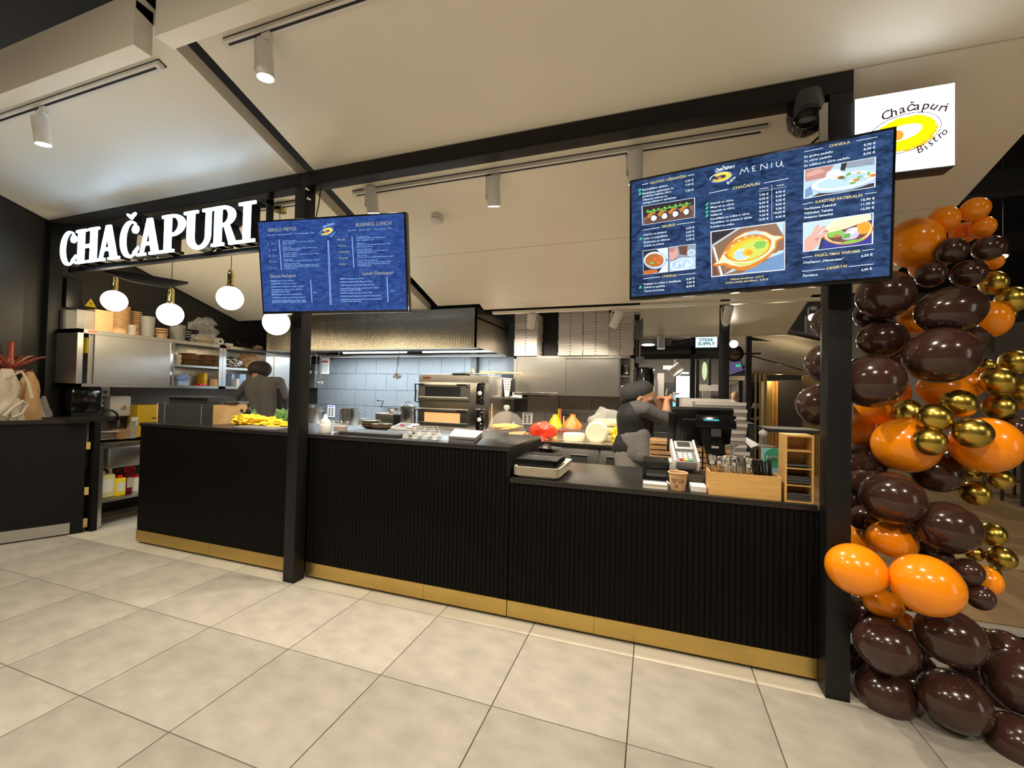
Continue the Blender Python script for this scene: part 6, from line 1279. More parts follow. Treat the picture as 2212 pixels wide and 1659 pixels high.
# green sticker, pepper mill, glasses
q = P(1674, 985, Y=1.05); t = thing('green_sign', (q.x, 1.05, ZL), 'round green delivery sign on a pale blue card', 'sign')
MB().box((q.x-.07, 1.055, ZL), (q.x+.05, 1.06, q.z+.045)).build('blue_card', K['teal'], t); MB().lathe([(.056, 0), (.056, -.003)], (q.x+.0, 1.054, q.z-.01), 28, None, 'Y').build('disc', K['green'], t)
pr_ = Print(); pr_.add('Bolt Food', 0, Matrix.Translation((q.x-.046, 1.0498, q.z-.016)), .085, .017, .02); mm = MB(); pr_.into(mm); mm.build('lettering', K['wplastic'], t, sharp=0)
q = P(1648, 950, Y=1.30); t = thing('pepper_mill', (q.x, 1.3, q.z), 'clear acrylic pepper mill on a small glass plate', 'mill'); zz = q.z-.035
MB().lathe([(.024, 0), (.026, .01), (.020, .03), (.022, .05), (.018, .062)], (q.x, 1.30, zz), 20).build('mill_body', K['thin'], t); MB().lathe([(.013, .004), (.013, .055)], (q.x, 1.30, zz), 14).build('peppercorns', K['dg'], t)
MB().lathe([(.018, .063), (.026, .072), (.026, .085), (.018, .094), (.006, .098), (.006, .106), (.003, .108)], (q.x, 1.30, zz), 20).build('mill_top', mat('knob_glass', (.7, .72, .7)), t)
t = thing('glass_plate', (q.x, 1.3, zz), 'small glass cake plate carrying the pepper mill', 'plate'); MB().lathe([(.045, ZL-zz), (.012, ZL-zz+.01), (.012, -.012), (.07, -.006), (.075, -.002), (.005, -.001)], (q.x, 1.30, zz), 24).build('plate_body', K['thin'], t)
q = P(1580, 972, Y=1.2); t = thing('sundae_glass', (q.x, 1.2, ZL), 'tall sundae glass filled with small spoons behind the cutlery', 'glass'); h = q.z-ZL
MB().lathe([(.03, 0), (.006, .01), (.006, h-.03), (.03, h), (.042, h+.03), (.044, h+.031)], (q.x, 1.2, ZL), 20).build('glass_body', K['thin'], t)
for k in range(6): MB().ell((q.x-.03+.012*k, 1.2+.01*(k % 2), ZL+h+.02+.006*(k % 3)), (.012, .01, .008), 8, 6).build('spoon_bowl', K['chrome'], t)
q = P(1625, 1000, Y=1.0); tag(MB().tube([(q.x-.06, 1.0, ZL+.002)]+[(q.x-.01+.033*math.cos(a), 1.0, q.z-.0+.033*math.sin(a)) for a in [PI-.2-k*.5 for k in range(9)]], .003, 6).build('whisk_loop', K['chrome']), 'thin steel wire loop rising behind the cutlery pouches', 'whisk')
# ================================================================== REFRIGERATED WORK COUNTER (rear right)
fr = thing('fridge_counter', (2.7, 2.7, 0), 'stainless refrigerated work counter with drawers behind the till', 'counter')
FZ = .905
MB().box((1.94, 2.70, FZ-.045), (3.50, 3.86, FZ), bev=.004).build('counter_top', K['steel'], fr)
MB().box((1.95, 2.745, .08), (3.48, 3.84, FZ-.045)).build('counter_body', K['grey'], fr)
for i, (a, b) in enumerate(((1.97, 2.30), (2.32, 2.70), (2.72, 3.14), (3.16, 3.47))):
    for z0, z1 in ((.50, .845), (.12, .48)):
        d = MB().box((a, 2.725, z0), (b, 2.745, z1), bev=.003).build('drawer', K['steel2'], fr)
        m = MB(); xm = (a+b)/2; m.smooth = True
        m.tube([(xm-.09, 2.72, z1-.16), (xm-.09, 2.715, z1-.07), (xm+.09, 2.715, z1-.07), (xm+.09, 2.72, z1-.16)], .007, 8); m.build('handle_rim', K['chrome'], d)
        MB().box((xm-.085, 2.7235, z1-.16), (xm+.085, 2.7255, z1-.075)).build('grip_recess', K['dg'], d)
def back(px, py, Y): return P(px, py, Y=Y)
q = P(1167, 950, Z=FZ); blob('red_bag', K['red'], ((q.x+.02, 2.86, FZ+.10), (.155, .12, .10)), 'bright red tied plastic bag on the rear counter', 'bag', .13, 41, sub=4)
rb = bpy.data.objects['red_bag']; m = MB(); m.smooth = False; rg = random.Random(2)
for k in range(14):
    a = k*2*PI/14; r1 = .05+.03*rg.random(); c = Vector((q.x+.03, 2.73, FZ+.07))
    m.poly([c, c+Vector((r1*math.cos(a), -.02-.02*rg.random(), r1*math.sin(a))), c+Vector((r1*math.cos(a+.5), -.01-.03*rg.random(), r1*math.sin(a+.5)))])
o = m.build('red_bag_knot', K['red'], rb)
for px, lab, mt, sd, w_ in ((1199, 'mustard yellow tied bag against the brown tiles', K['ybag'], 51, .085), (1237, 'orange tied bag against the brown tiles', K['obag'], 52, .10)):
    a = P(px, 925, Y=3.6); h = P(px, 897, Y=3.6).z-FZ
    bm = bmesh.new(); bmesh.ops.create_icosphere(bm, subdivisions=4, radius=1)
    for v in bm.verts:
        n = v.co.normalized(); zz = (n.z+1)/2; rr = (1-zz**2.2)*1.25*math.sqrt(max(0, 1-n.z*n.z))+.16*zz+.02; ang = math.atan2(n.y, n.x); k = 1+.2*noise.noise(Vector((math.cos(ang)*2+sd, math.sin(ang)*2, zz*3)))+.1*math.cos(ang*7+sd)*zz
        rr *= 1+(.9*math.exp(-((zz-1)/.06)**2))
        v.co = Vector((a.x+w_*rr*k*math.cos(ang), 3.6+w_*.8*rr*k*math.sin(ang), FZ+.002+max(h, .17)*zz*1.05))
    tag(MB().bm(bm).build('tied_bag', mt, sharp=60), lab, 'bag')
t = thing('knife_rack', (2.6, 3.85, 1.1), 'magnetic bar with knives on the brown tiles', 'rack'); a = P(1194, 893, Y=3.85); b = P(1243, 893, Y=3.85)
MB().box((a.x, 3.84, a.z-.02), (b.x, 3.866, a.z+.02), bev=.006).build('magnetic_bar', K['dg'], t)
for px, lab, mt in ((1207, 'knife with yellow handle on the magnetic bar', K['ybottle']), (1211, 'knife with coral handle on the magnetic bar', K['pink']), (1218, 'knife with dark wooden handle on the magnetic bar', K['tan'])):
    a = P(px, 895, Y=3.82); k = thing('kitchen_knife', (a.x, 3.82, a.z-.12), lab, 'knife')
    MB().box((a.x-.012, 3.815, a.z-.17), (a.x+.012, 3.835, a.z-.02), bev=.005).build('handle', mt, k) if 'dark' in lab else MB().box((a.x-.012, 3.815, a.z-.10), (a.x+.012, 3.835, a.z+.08), bev=.005).build('handle', mt, k)
    MB().box((a.x-.010, 3.822, a.z-.2), (a.x+.010, 3.825, a.z-.09)).build('blade', K['steel'], k) if 'dark' not in lab else None
a = P(1290, 895, Y=3.86); tag(MB().box((a.x-.13, 3.855, a.z-.06), (a.x+.13, 3.87, a.z+.06), bev=.006).build('socket_strip', K['mg']), 'dark grey double power socket on the brown tiles', 'socket')
# cheeses
def cheese(px, pw, yb, h, Y, label, mt=K['cheese'], dome=False):
    a = P(px, yb, Y=Y); r = pw*(a-CAM).dot(CF)/F_PX; t = thing('cheese_wheel', (a.x, Y, FZ), label, 'cheese')
    MB().lathe([(r*.96, .0), (r, .01), (r, h-.014), (r*.95, h-.002), (r*.85, h), (.01, h)], (a.x, Y, FZ+.002), 32).build('cheese_body', mt, t); return t
cheese(1240, 23.5, 955, .085, 2.92, 'low white cheese wheel left of the round one')
t = thing('cheese_wheel', (3.0, 2.9, FZ), 'pale cheese wheel standing on its edge beside the bagged cheese', 'cheese'); a = P(1289, 950, Y=2.86)
MB().lathe([(.10, -.055), (.122, -.035), (.125, 0), (.122, .035), (.10, .055)], (a.x, 2.88, FZ+.115), 28, None, 'Y').build('cheese_body', K['cheese'], t)
for i, (z, w_, lab) in enumerate(((.0, .17, 'lowest yellow cheese slab in the clear bag'), (.085, .165, 'second yellow cheese slab in the clear bag'), (.17, .15, 'top yellow cheese slab in the clear bag'))):
    a = P(1312, 940, Y=3.15); MB().box((a.x-w_, 3.02, FZ+.002+z), (a.x+w_*.8, 3.30, FZ+.078+z), bev=.025).build('cheese_slab', K['cheesey']); o = [x for x in bpy.data.objects if x.name.startswith('cheese_slab')][-1]; tag(o, lab, 'cheese')
a = P(1310, 920, Y=3.15); blob('clear_bag', K['film'], ((a.x, 3.15, FZ+.15), (.21, .2, .22)), 'clear plastic bag pulled over a stack of yellow cheese', 'bag', .25, 61)
a = P(1342, 940, Y=2.95); blob('yellow_bag', K['ybottle'], ((a.x, 2.95, FZ+.07), (.09, .08, .11)), 'crumpled yellow bag beside the bagged cheese', 'bag', .6, 62)
a = P(1250, 935, Y=3.3); tag(MB().box((a.x-.25, 3.2, FZ+.002), (a.x+.2, 3.55, FZ+.10), bev=.01).build('steel_tray', K['steel']), 'deep steel tray behind the white cheese', 'tray')
q = P(1118, 948, Y=2.85); t = thing('cutting_board', (q.x, 2.85, FZ), 'wooden cutting board under the red bag', 'board'); MB().box((q.x-.17, 2.74, FZ+.001), (q.x+.38, 3.05, FZ+.02), bev=.004).build('board_body', K['kraft'], t)
q = P(1122, 943, Y=2.80); t = thing('wood_bowl', (q.x, 2.8, FZ), 'rolled brown flatbreads right of the cake stand foot', 'bread')
for k in range(3): MB().cyl((q.x-.12+.02*k, 2.78+.05*k, FZ+.045+.015*(k % 2)), .024, .17, 12, 'X').build('bread_roll', K['kraft'], t)
q = P(1148, 893, Y=3.6); tag(MB().lathe([(.02, 0), (.022, .09), (.012, .11), (.012, .13)], (P(1109, 900, Y=3.7).x, 3.7, FZ), 14).build('water_bottle', K['lblue']), 'bottle with blue cap behind the dome', 'bottle')
# things hung at the right end of the back wall
t = thing('hanging_scoop', (3.52, 3.5, 1.9), 'grey plastic scoop and brush hanging at the end of the back wall', 'utensil')
a = P(1381, 710, Y=3.52); MB().box((a.x-.05, 3.5, a.z-.14), (a.x+.02, 3.53, a.z+.10), bev=.005).box((a.x+.02, 3.47, a.z-.16), (a.x+.045, 3.56, a.z+.12), bev=.004).build('scoop_pan', K['grey'], t)
a = P(1382, 755, Y=3.52); MB().box((a.x-.012, 3.5, a.z-.12), (a.x+.012, 3.52, a.z+.10), bev=.004).build('scoop_handle', mat('dull_copper', (.30, .2, .14), .4), t)
a = P(1375, 755, Y=3.5); MB().tube([(a.x, 3.5, a.z+.15), (a.x, 3.5, a.z-.1)], .006, 6).box((a.x-.01, 3.49, a.z-.17), (a.x+.09, 3.5, a.z-.09)).build('thin_hook', K['grey'], t)
a = P(1387, 815, Y=3.45); t = thing('black_urn', (a.x, 3.45, FZ), 'tall glossy black cylinder behind the woman', 'urn'); r = 22*(a-CAM).dot(CF)/F_PX; zt = P(1387, 795, Y=3.45).z
MB().lathe([(r*.95, FZ+.001), (r, FZ+.03), (r, zt-.02), (r*.9, zt), (r*.5, zt+.005)], (a.x+.02, 3.45, 0), 28).build('urn_body', K['gloss'], t)
# stack of grey pizza boxes, kraft paper and bags between the till and the rear
bx_ = P(1550, 900, Y=1.95); n = 13; zt = P(1560, 868, Y=1.95).z; bh2 = .055
zfloor = zt-bh2*n
PBX = None
sb = tag(MB().box((bx_.x-.15, 1.85, 0), (bx_.x+.4, 2.24, zfloor-.002), bev=.004).build('side_table', K['halld']), 'dark low table behind the till under the grey boxes', 'table')
for k in range(n):
    lab = 'large grey pizza box, %s from the bottom of the stack behind the till' % ordw(k); loc = (bx_.x+.01+random.uniform(-.006, .006)+(.02 if k < 6 else 0), 1.85, zfloor+bh2*k)
    if PBX is None:
        PBX = thing('pizza_box', loc, lab, 'pizza box', 'grey pizza boxes behind the till'); x, y, z = loc
        MB().box((x-.18, y, z), (x+.18, y+.36, z+bh2-.004), bev=.002).build('box_body', K['cartong'], PBX); MB().box((x-.183, y-.003, z+bh2*.5), (x+.183, y+.02, z+bh2-.001)).build('lid_flap', K['carton'], PBX)
    else: dup(PBX, loc, lab, random.uniform(-.02, .02))
a = P(1530, 860, Y=2.25); tag(MB().box((a.x-.22, 2.22, zt-.12), (a.x+.18, 2.6, zt+.02), bev=.003).box((a.x-.2, 2.25, 0), (a.x+.16, 2.58, zt-.12)).build('white_carton', K['carton']), 'pale open carton behind the grey pizza boxes', 'carton')
kx = P(1402, 945, Y=1.75); kz0 = P(1420, 945, Y=1.75).z
tag(MB().box((kx.x-.02, 1.75, 0), (kx.x+.60, 1.84, kz0-.30), bev=.004).build('till_cupboard', K['plastic']), 'black cupboard behind the till carrying the kraft bags', 'cupboard')
for c in range(3):
    for k in range(7):
        m = MB(); x = kx.x+.005+.20*c; z = kz0-.298+.04*k; bm = bmesh.new(); bmesh.ops.create_cube(bm, size=1); bmesh.ops.subdivide_edges(bm, edges=bm.edges[:], cuts=3, use_grid_fill=True)
        for v in bm.verts: v.co = Vector((x+.095+v.co.x*.188, 1.88+v.co.y*.25, z+.018+v.co.z*(.030+.010*noise.noise(Vector((v.co.x*5+c*3, v.co.y*4, k*2.3))))+.008*noise.noise(Vector((v.co.x*4+k, c*4, 0)))))
        tag(m.bm(bm).build('kraft_bag', K['kraftd'] if (k+c) % 3 else K['kraft'], sharp=25), 'folded kraft paper bag, %s from the bottom of the %s pile behind the till' % (ordw(k), ('left', 'middle', 'right')[c]), 'paper bag', 'folded kraft bags behind the till')
# ================================================================== PEOPLE
def capsule(m, p0, r0, p1, r1, n=14):
    p0, p1 = Vector(p0), Vector(p1); d = p1-p0; ln_ = d.length
    T = Matrix.Translation(p0) @ d.to_track_quat('Z', 'Y').to_matrix().to_4x4()
    pf = [(max(.0005, r0*math.cos(a)), r0*math.sin(a)) for a in [-PI/2+.02+k*(PI/2)/5 for k in range(6)]]+[(max(.0005, r1*math.cos(a)), ln_+r1*math.sin(a)) for a in [k*(PI/2-.02)/5 for k in range(6)]]
    return m.lathe(pf, (0, 0, 0), n, T)
def figure(name, caps, ells, mats, tags, parent, voxel=.008, smooth=3):
    m = MB()
    for p0, r0, p1, r1, tg in caps: capsule(m, p0, r0, p1, r1)
    for c, r, rot, tg in ells:
        T = Matrix.Translation(c) @ rot.to_4x4() if rot is not None else Matrix.Translation(c)
        m.ell((0, 0, 0), r, 22, 14, T)
    o = m.build(name, mats, parent, sharp=0)
    md = o.modifiers.new('r', 'REMESH'); md.mode = 'VOXEL'; md.voxel_size = voxel; md.use_smooth_shade = True
    ms = o.modifiers.new('s', 'SMOOTH'); ms.factor = .5; ms.iterations = smooth
    bpy.context.view_layer.update(); dg = bpy.context.evaluated_depsgraph_get()
    me = bpy.data.meshes.new_from_object(o.evaluated_get(dg), depsgraph=dg); o.modifiers.clear(); old = o.data; o.data = me; bpy.data.meshes.remove(old)
    me.materials.clear()
    for x in mats: me.materials.append(x)
    off = Vector(parent['_o']); segs = [(Vector(a), ra, Vector(b), rb, tags.index(tg)) for a, ra, b, rb, tg in caps]
    es = [(Vector(c), r, (rot.inverted() if rot is not None else None), tags.index(tg)) for c, r, rot, tg in ells]
    ids = []
    for p in me.polygons:
        c = p.center+off; best = 9e9; bi = 0
        for a, ra, b, rb, ti in segs:
            d = b-a; t = max(0, min(1, (c-a).dot(d)/max(d.dot(d), 1e-9))); v = abs((c-(a+d*t)).length-(ra+(rb-ra)*t))
            if v < best: best = v; bi = ti
        for cc, r, ri, ti in es:
            q = c-cc
            if ri is not None: q = ri @ q
            k = math.sqrt((q.x/r[0])**2+(q.y/r[1])**2+(q.z/r[2])**2); v = abs(k-1)*min(r)
            if v < best: best = v; bi = ti
        ids.append(bi)
    me.polygons.foreach_set('material_index', ids); me.polygons.foreach_set('use_smooth', [True]*len(ids)); me.update()
    return o
def hand_caps(wrist, fwd, side, up, curl, tg, s=1.0, thumb=1):
    # palm along fwd, fingers spread along side, curling towards -up; thumb leaves the side near the wrist
    f, sd, u = Vector(fwd).normalized(), Vector(side).normalized(), Vector(up).normalized(); w = Vector(wrist); out = []
    for k in range(4):
        b = w+f*.022*s+sd*(.024-.016*k)*s; kn = w+f*.085*s+sd*(.028-.0185*k)*s; out.append((b, .016*s, kn, .012*s, tg))
        L1, L2, L3 = [(x*(.92, 1.0, .95, .78)[k])*s for x in (.040, .026, .020)]; a = curl; p = kn
        for L_ in (L1, L2, L3):
            d = f*math.cos(a)-u*math.sin(a); q = p+d*L_; out.append((p, .0092*s, q, .0080*s, tg)); p = q; a += curl*.8
    t0 = w+f*.03*s+sd*thumb*.026*s; t1_ = t0+(f*.6+sd*thumb*.75-u*.25).normalized()*.036*s; t2_ = t1_+(f*.95+sd*thumb*.1-u*.35).normalized()*.030*s
    out += [(t0, .015*s, t1_, .011*s, tg), (t1_, .0105*s, t2_, .0085*s, tg)]
    return out
def mouth_face(c, fw, tg, s=1.0):     # nose, ears, brow, chin, lips on a head centred c facing fw
    fw = Vector(fw).normalized(); sd = fw.cross(Vector((0, 0, 1))).normalized(); u = sd.cross(fw)
    E = [(c+fw*.100*s-u*.018*s, .008, c+fw*.112*s-u*.035*s, .013, tg), (c+fw*.085*s-u*.058*s, .012, c+fw*.090*s-u*.060*s, .011, 'lip'), (c+fw*.070*s-u*.098*s, .025, c+fw*.060*s-u*.092*s, .03, tg)]
    for k in (-1, 1): E += [(c+sd*k*.082*s-u*.012*s, .018, c+sd*k*.085*s-fw*.012*s-u*.03*s, .013, tg), (c+sd*k*.03*s+fw*.088*s+u*.012*s, .012, c+sd*k*.05*s+fw*.078*s+u*.010*s, .010, tg)]
    return E, fw, sd, u
def eyes(c, fw, sd, u, parent):
    for k in (-1, 1):
        m = MB(); p = c+fw*.080+sd*k*.031-u*.004; m.ell(p, .010, 12, 8); m.cur = 1; m.ell(p+fw*.006, .0055, 10, 6); m.build('eye', [K['wplastic'], K['ink']], parent)
lipm = mat('lips', (.45, .16, .12), .5)
# ---- woman at the rear counter, leaning on her forearms, profile to the right
YW = 2.05
Wp = lambda zx, zy, dy=0: P(1320+zx*.13265, 800+zy*.13265, Y=YW+dy)
hips = Wp(370, 1200); waist = Wp(390, 1000); chest = Wp(385, 760); neck = Wp(470, 560); head = Wp(520, 425)
fwd = Vector((.86, -.16, -.42)).normalized()
wo = thing('person', (hips.x, YW, 0), 'woman in dark cap, black vest and grey apron leaning with hands raised before her face', 'person')
shN, shF = Wp(560, 640, -.15), Wp(520, 640, .15)
elN, elF = Wp(900, 800, -.10), Wp(800, 790, .16)
wrN, wrF = Wp(905, 520, -.02), Wp(780, 455, .06)
cw = [(hips+Vector((0, -.05, 0)), .125, waist+Vector((0, -.02, 0)), .115, 'shirt'), (hips+Vector((0, .05, 0)), .125, waist+Vector((0, .02, 0)), .115, 'shirt'), (waist, .125, chest+Vector((0, -.05, .02)), .125, 'shirt'), (waist, .125, chest+Vector((0, .05, .02)), .125, 'shirt'),
      (chest, .12, neck+Vector((-.03, 0, -.05)), .09, 'shirt'), (shN, .068, chest+Vector((0, -.05, .06)), .09, 'shirt'), (shF, .068, chest+Vector((0, .05, .06)), .09, 'shirt'), (neck+Vector((-.02, 0, -.06)), .056, head+Vector((-.03, 0, -.03)), .052, 'skin'),
      (shN, .066, elN, .052, 'shirt'), (shF, .066, elF, .052, 'shirt'), (elN, .048, elN.lerp(wrN, .30), .043, 'shirt'), (elN.lerp(wrN, .25), .041, wrN, .027, 'skin'), (elF, .048, elF.lerp(wrF, .3), .043, 'shirt'), (elF.lerp(wrF, .25), .041, wrF, .027, 'skin')]
for s in (-1, 1):
    h0 = hips+Vector((.02, s*.085, -.04)); kn = Vector((h0.x+.05, YW+s*.09, .50)); an = Vector((h0.x+.0, YW+s*.10, .09))
    cw += [(h0, .11, kn, .062, 'trousers'), (kn, .060, an, .042, 'trousers'), (an+Vector((0, 0, -.035)), .045, an+Vector((.15, 0, -.055)), .034, 'shoe')]
cw += hand_caps(wrN, (wrN-elN).lerp(Vector((.25, .2, .3)), .5), (0, 1, 0), (-.8, -.2, .5), .5, 'skin', .95, -1)
cw += hand_caps(wrF, Vector((.95, -.25, .12)), (0, -1, .1), (.05, .1, 1), .42, 'skin', .98, 1)
fc, fw_, sd_, u_ = mouth_face(head, fwd, 'skin', .96); cw += fc
R0_ = fwd.to_track_quat('Y', 'Z').to_matrix()
ew = [(head, (.076, .096, .112), R0_, 'skin')]
body = figure('body', cw, ew, [K['skin'], K['shirt'], K['mg'], K['black'], K['hair2'], lipm], ['skin', 'shirt', 'trousers', 'shoe', 'hair', 'lip'], wo, .007)
eyes(head, fw_, sd_, u_, wo)
hm_ = MB(); hm_.ell((0, 0, 0), (.083, .096, .098), 22, 14, Matrix.Translation(head-fw_*.012+u_*.024) @ R0_.to_4x4()); hm_.build('hair', K['hair2'], wo)
for a_, b_ in ((elN, wrN), (elF, wrF)):
    c0_ = a_.lerp(b_, .24); c1_ = a_.lerp(b_, .34); MB().tube([c0_, c0_.lerp(c1_, .5), c1_], [.050, .053, .049], 16).build('rolled_cuff', K['shirt'], wo)
figure('vest', [(waist+Vector((-.01, -.02, -.05)), .138, chest+Vector((-.015, -.045, .0)), .142, 'a'), (waist+Vector((-.01, .02, -.05)), .138, chest+Vector((-.015, .045, .0)), .142, 'a'), (chest+Vector((-.01, -.06, .02)), .12, neck+Vector((-.05, -.04, -.06)), .085, 'a'), (chest+Vector((-.01, .06, .02)), .12, neck+Vector((-.05, .04, -.06)), .085, 'a')], [], [K['vest']], ['a'], wo, .012)
cc = Wp(420, 345); figure('cap', [(cc+Vector((.052, -.004, .012)), .092, cc+Vector((-.05, 0, -.02)), .10, 'a'), (cc+Vector((-.07, 0, -.04)), .07, cc+Vector((-.09, 0, -.06)), .06, 'a')], [], [K['cap']], ['a'], wo, .010)
figure('apron', [(Wp(480, 1080, -.10), .085, Wp(520, 1380, -.12), .10, 'a'), (Wp(560, 1080, .02), .06, Wp(590, 1420, .02), .06, 'a'), (Wp(470, 1100, .12), .08, Wp(500, 1400, .12), .10, 'a'), (Wp(370, 1120, -.06), .13, Wp(390, 1330, -.08), .13, 'a'), (Wp(370, 1120, .06), .13, Wp(390, 1330, .08), .13, 'a')], [], [K['apron']], ['a'], wo, .012, 4)
figure('shirt_tail', [(Wp(300, 1180, -.04), .13, Wp(290, 1260, -.05), .145, 'a'), (Wp(300, 1180, .06), .13, Wp(290, 1260, .06), .145, 'a')], [], [K['black']], ['a'], wo, .012)
figure('trouser_seat', [(Wp(290, 1330, -.06), .135, Wp(300, 1600, -.08), .12, 'a'), (Wp(290, 1330, .06), .135, Wp(300, 1600, .08), .12, 'a')], [], [mat('beige_grey_cloth', (.20, .18, .16), .85)], ['a'], wo, .014)
MB().ell(head+sd_*.088*(-1)-u_*.035, .008, 10, 6).build('earring', K['gold'], wo)
a = Wp(895, 365, -.0); MB().tube([a+Vector((0, 0, -.02)), a+Vector((.008, 0, .035))], .004, 6).build('held_stick', K['wplastic'], wo)
# ---- chef at the far left, seen from behind
YC_ = 2.05
Cp = lambda zx, zy, dy=0: P(360+zx*.1507, 680+zy*.1507, Y=YC_+dy)
ch = thing('person', (Cp(1420, 1500).x, YC_, 0), 'chef in dark cap and grey jumper seen from behind at the left bench', 'person')
head = Cp(1325, 805, .04); neck = Cp(1340, 905); chest = Cp(1400, 1080); waist = Cp(1430, 1350); hips = Cp(1440, 1560)
shL, shR = Cp(1170, 1010), Cp(1600, 975); elL, elR = Cp(1010, 1180, .1), Cp(1700, 1170, .05); wrL, wrR = Cp(890, 1270, .28), Cp(1690, 1400, .22)
cw = [(hips+Vector((-.06, 0, 0)), .13, waist+Vector((-.06, 0, 0)), .135, 'shirt'), (hips+Vector((.06, 0, 0)), .13, waist+Vector((.06, 0, 0)), .135, 'shirt'), (waist+Vector((-.06, 0, 0)), .135, chest+Vector((-.10, 0, 0)), .145, 'shirt'), (waist+Vector((.06, 0, 0)), .135, chest+Vector((.10, 0, 0)), .145, 'shirt'), (chest, .14, neck+Vector((0, 0, -.06)), .09, 'shirt'),
      (shL, .075, chest+Vector((-.06, 0, .06)), .11, 'shirt'), (shR, .075, chest+Vector((.06, 0, .06)), .11, 'shirt'), (neck+Vector((0, 0, -.08)), .068, neck+Vector((-.005, 0, -.02)), .062, 'shirt'), (neck+Vector((0, 0, -.03)), .057, head+Vector((0, 0, -.02)), .055, 'skin'),
      (shL, .072, elL, .056, 'shirt'), (shR, .072, elR, .056, 'shirt'), (elL, .054, wrL, .032, 'shirt'), (elR, .054, wrR, .032, 'shirt')]
for s in (-1, 1):
    h0 = hips+Vector((s*.09, .02, -.05)); kn = Vector((h0.x+s*.01, YC_+.04, .50)); an = Vector((h0.x+s*.02, YC_, .09))
    cw += [(h0, .11, kn, .065, 'trousers'), (kn, .062, an, .044, 'trousers'), (an+Vector((0, 0, -.035)), .045, an+Vector((0, .16, -.055)), .035, 'shoe')]
cw += hand_caps(wrL, (-.5, .7, -.4), (.6, .5, 0), (0, 0, 1), .4, 'skin', 1, 1)+hand_caps(wrR, (-.1, .8, -.5), (-1, 0, 0), (0, .2, 1), .4, 'skin', 1, 1)
fwd = Vector((-.25, .92, -.25)).normalized(); fc, fw_, sd_, u_ = mouth_face(head, fwd, 'skin'); cw += fc; R0_ = fwd.to_track_quat('Y', 'Z').to_matrix()
figure('body', cw, [(head, (.080, .098, .115), R0_, 'skin'), (head-fw_*.022+u_*.02, (.087, .10, .10), R0_, 'hair')], [K['skin'], K['shirt2'], K['mg'], K['black'], K['hair'], lipm], ['skin', 'shirt', 'trousers', 'shoe', 'hair', 'lip'], ch, .008)
eyes(head, fw_, sd_, u_, ch)
cc = Cp(1325, 780, .03); figure('cap', [(cc+Vector((-.03, 0, 0)), .105, cc+Vector((.03, .02, .0)), .105, 'a'), (cc+Vector((-.10, .10, -.02)), .05, cc+Vector((-.06, .13, -.03)), .05, 'a')], [], [mat('maroon_cap', (.030, .018, .017), .8)], ['a'], ch, .010)
figure('apron_side', [(Cp(1165, 1130, .02), .025, Cp(1225, 1440, .04), .028, 'a')], [], [K['black']], ['a'], ch, .010, 1)
figure('apron_side', [(Cp(1610, 1060, -.02), .028, Cp(1640, 1440, .0), .032, 'a')], [], [K['black']], ['a'], ch, .010, 1)
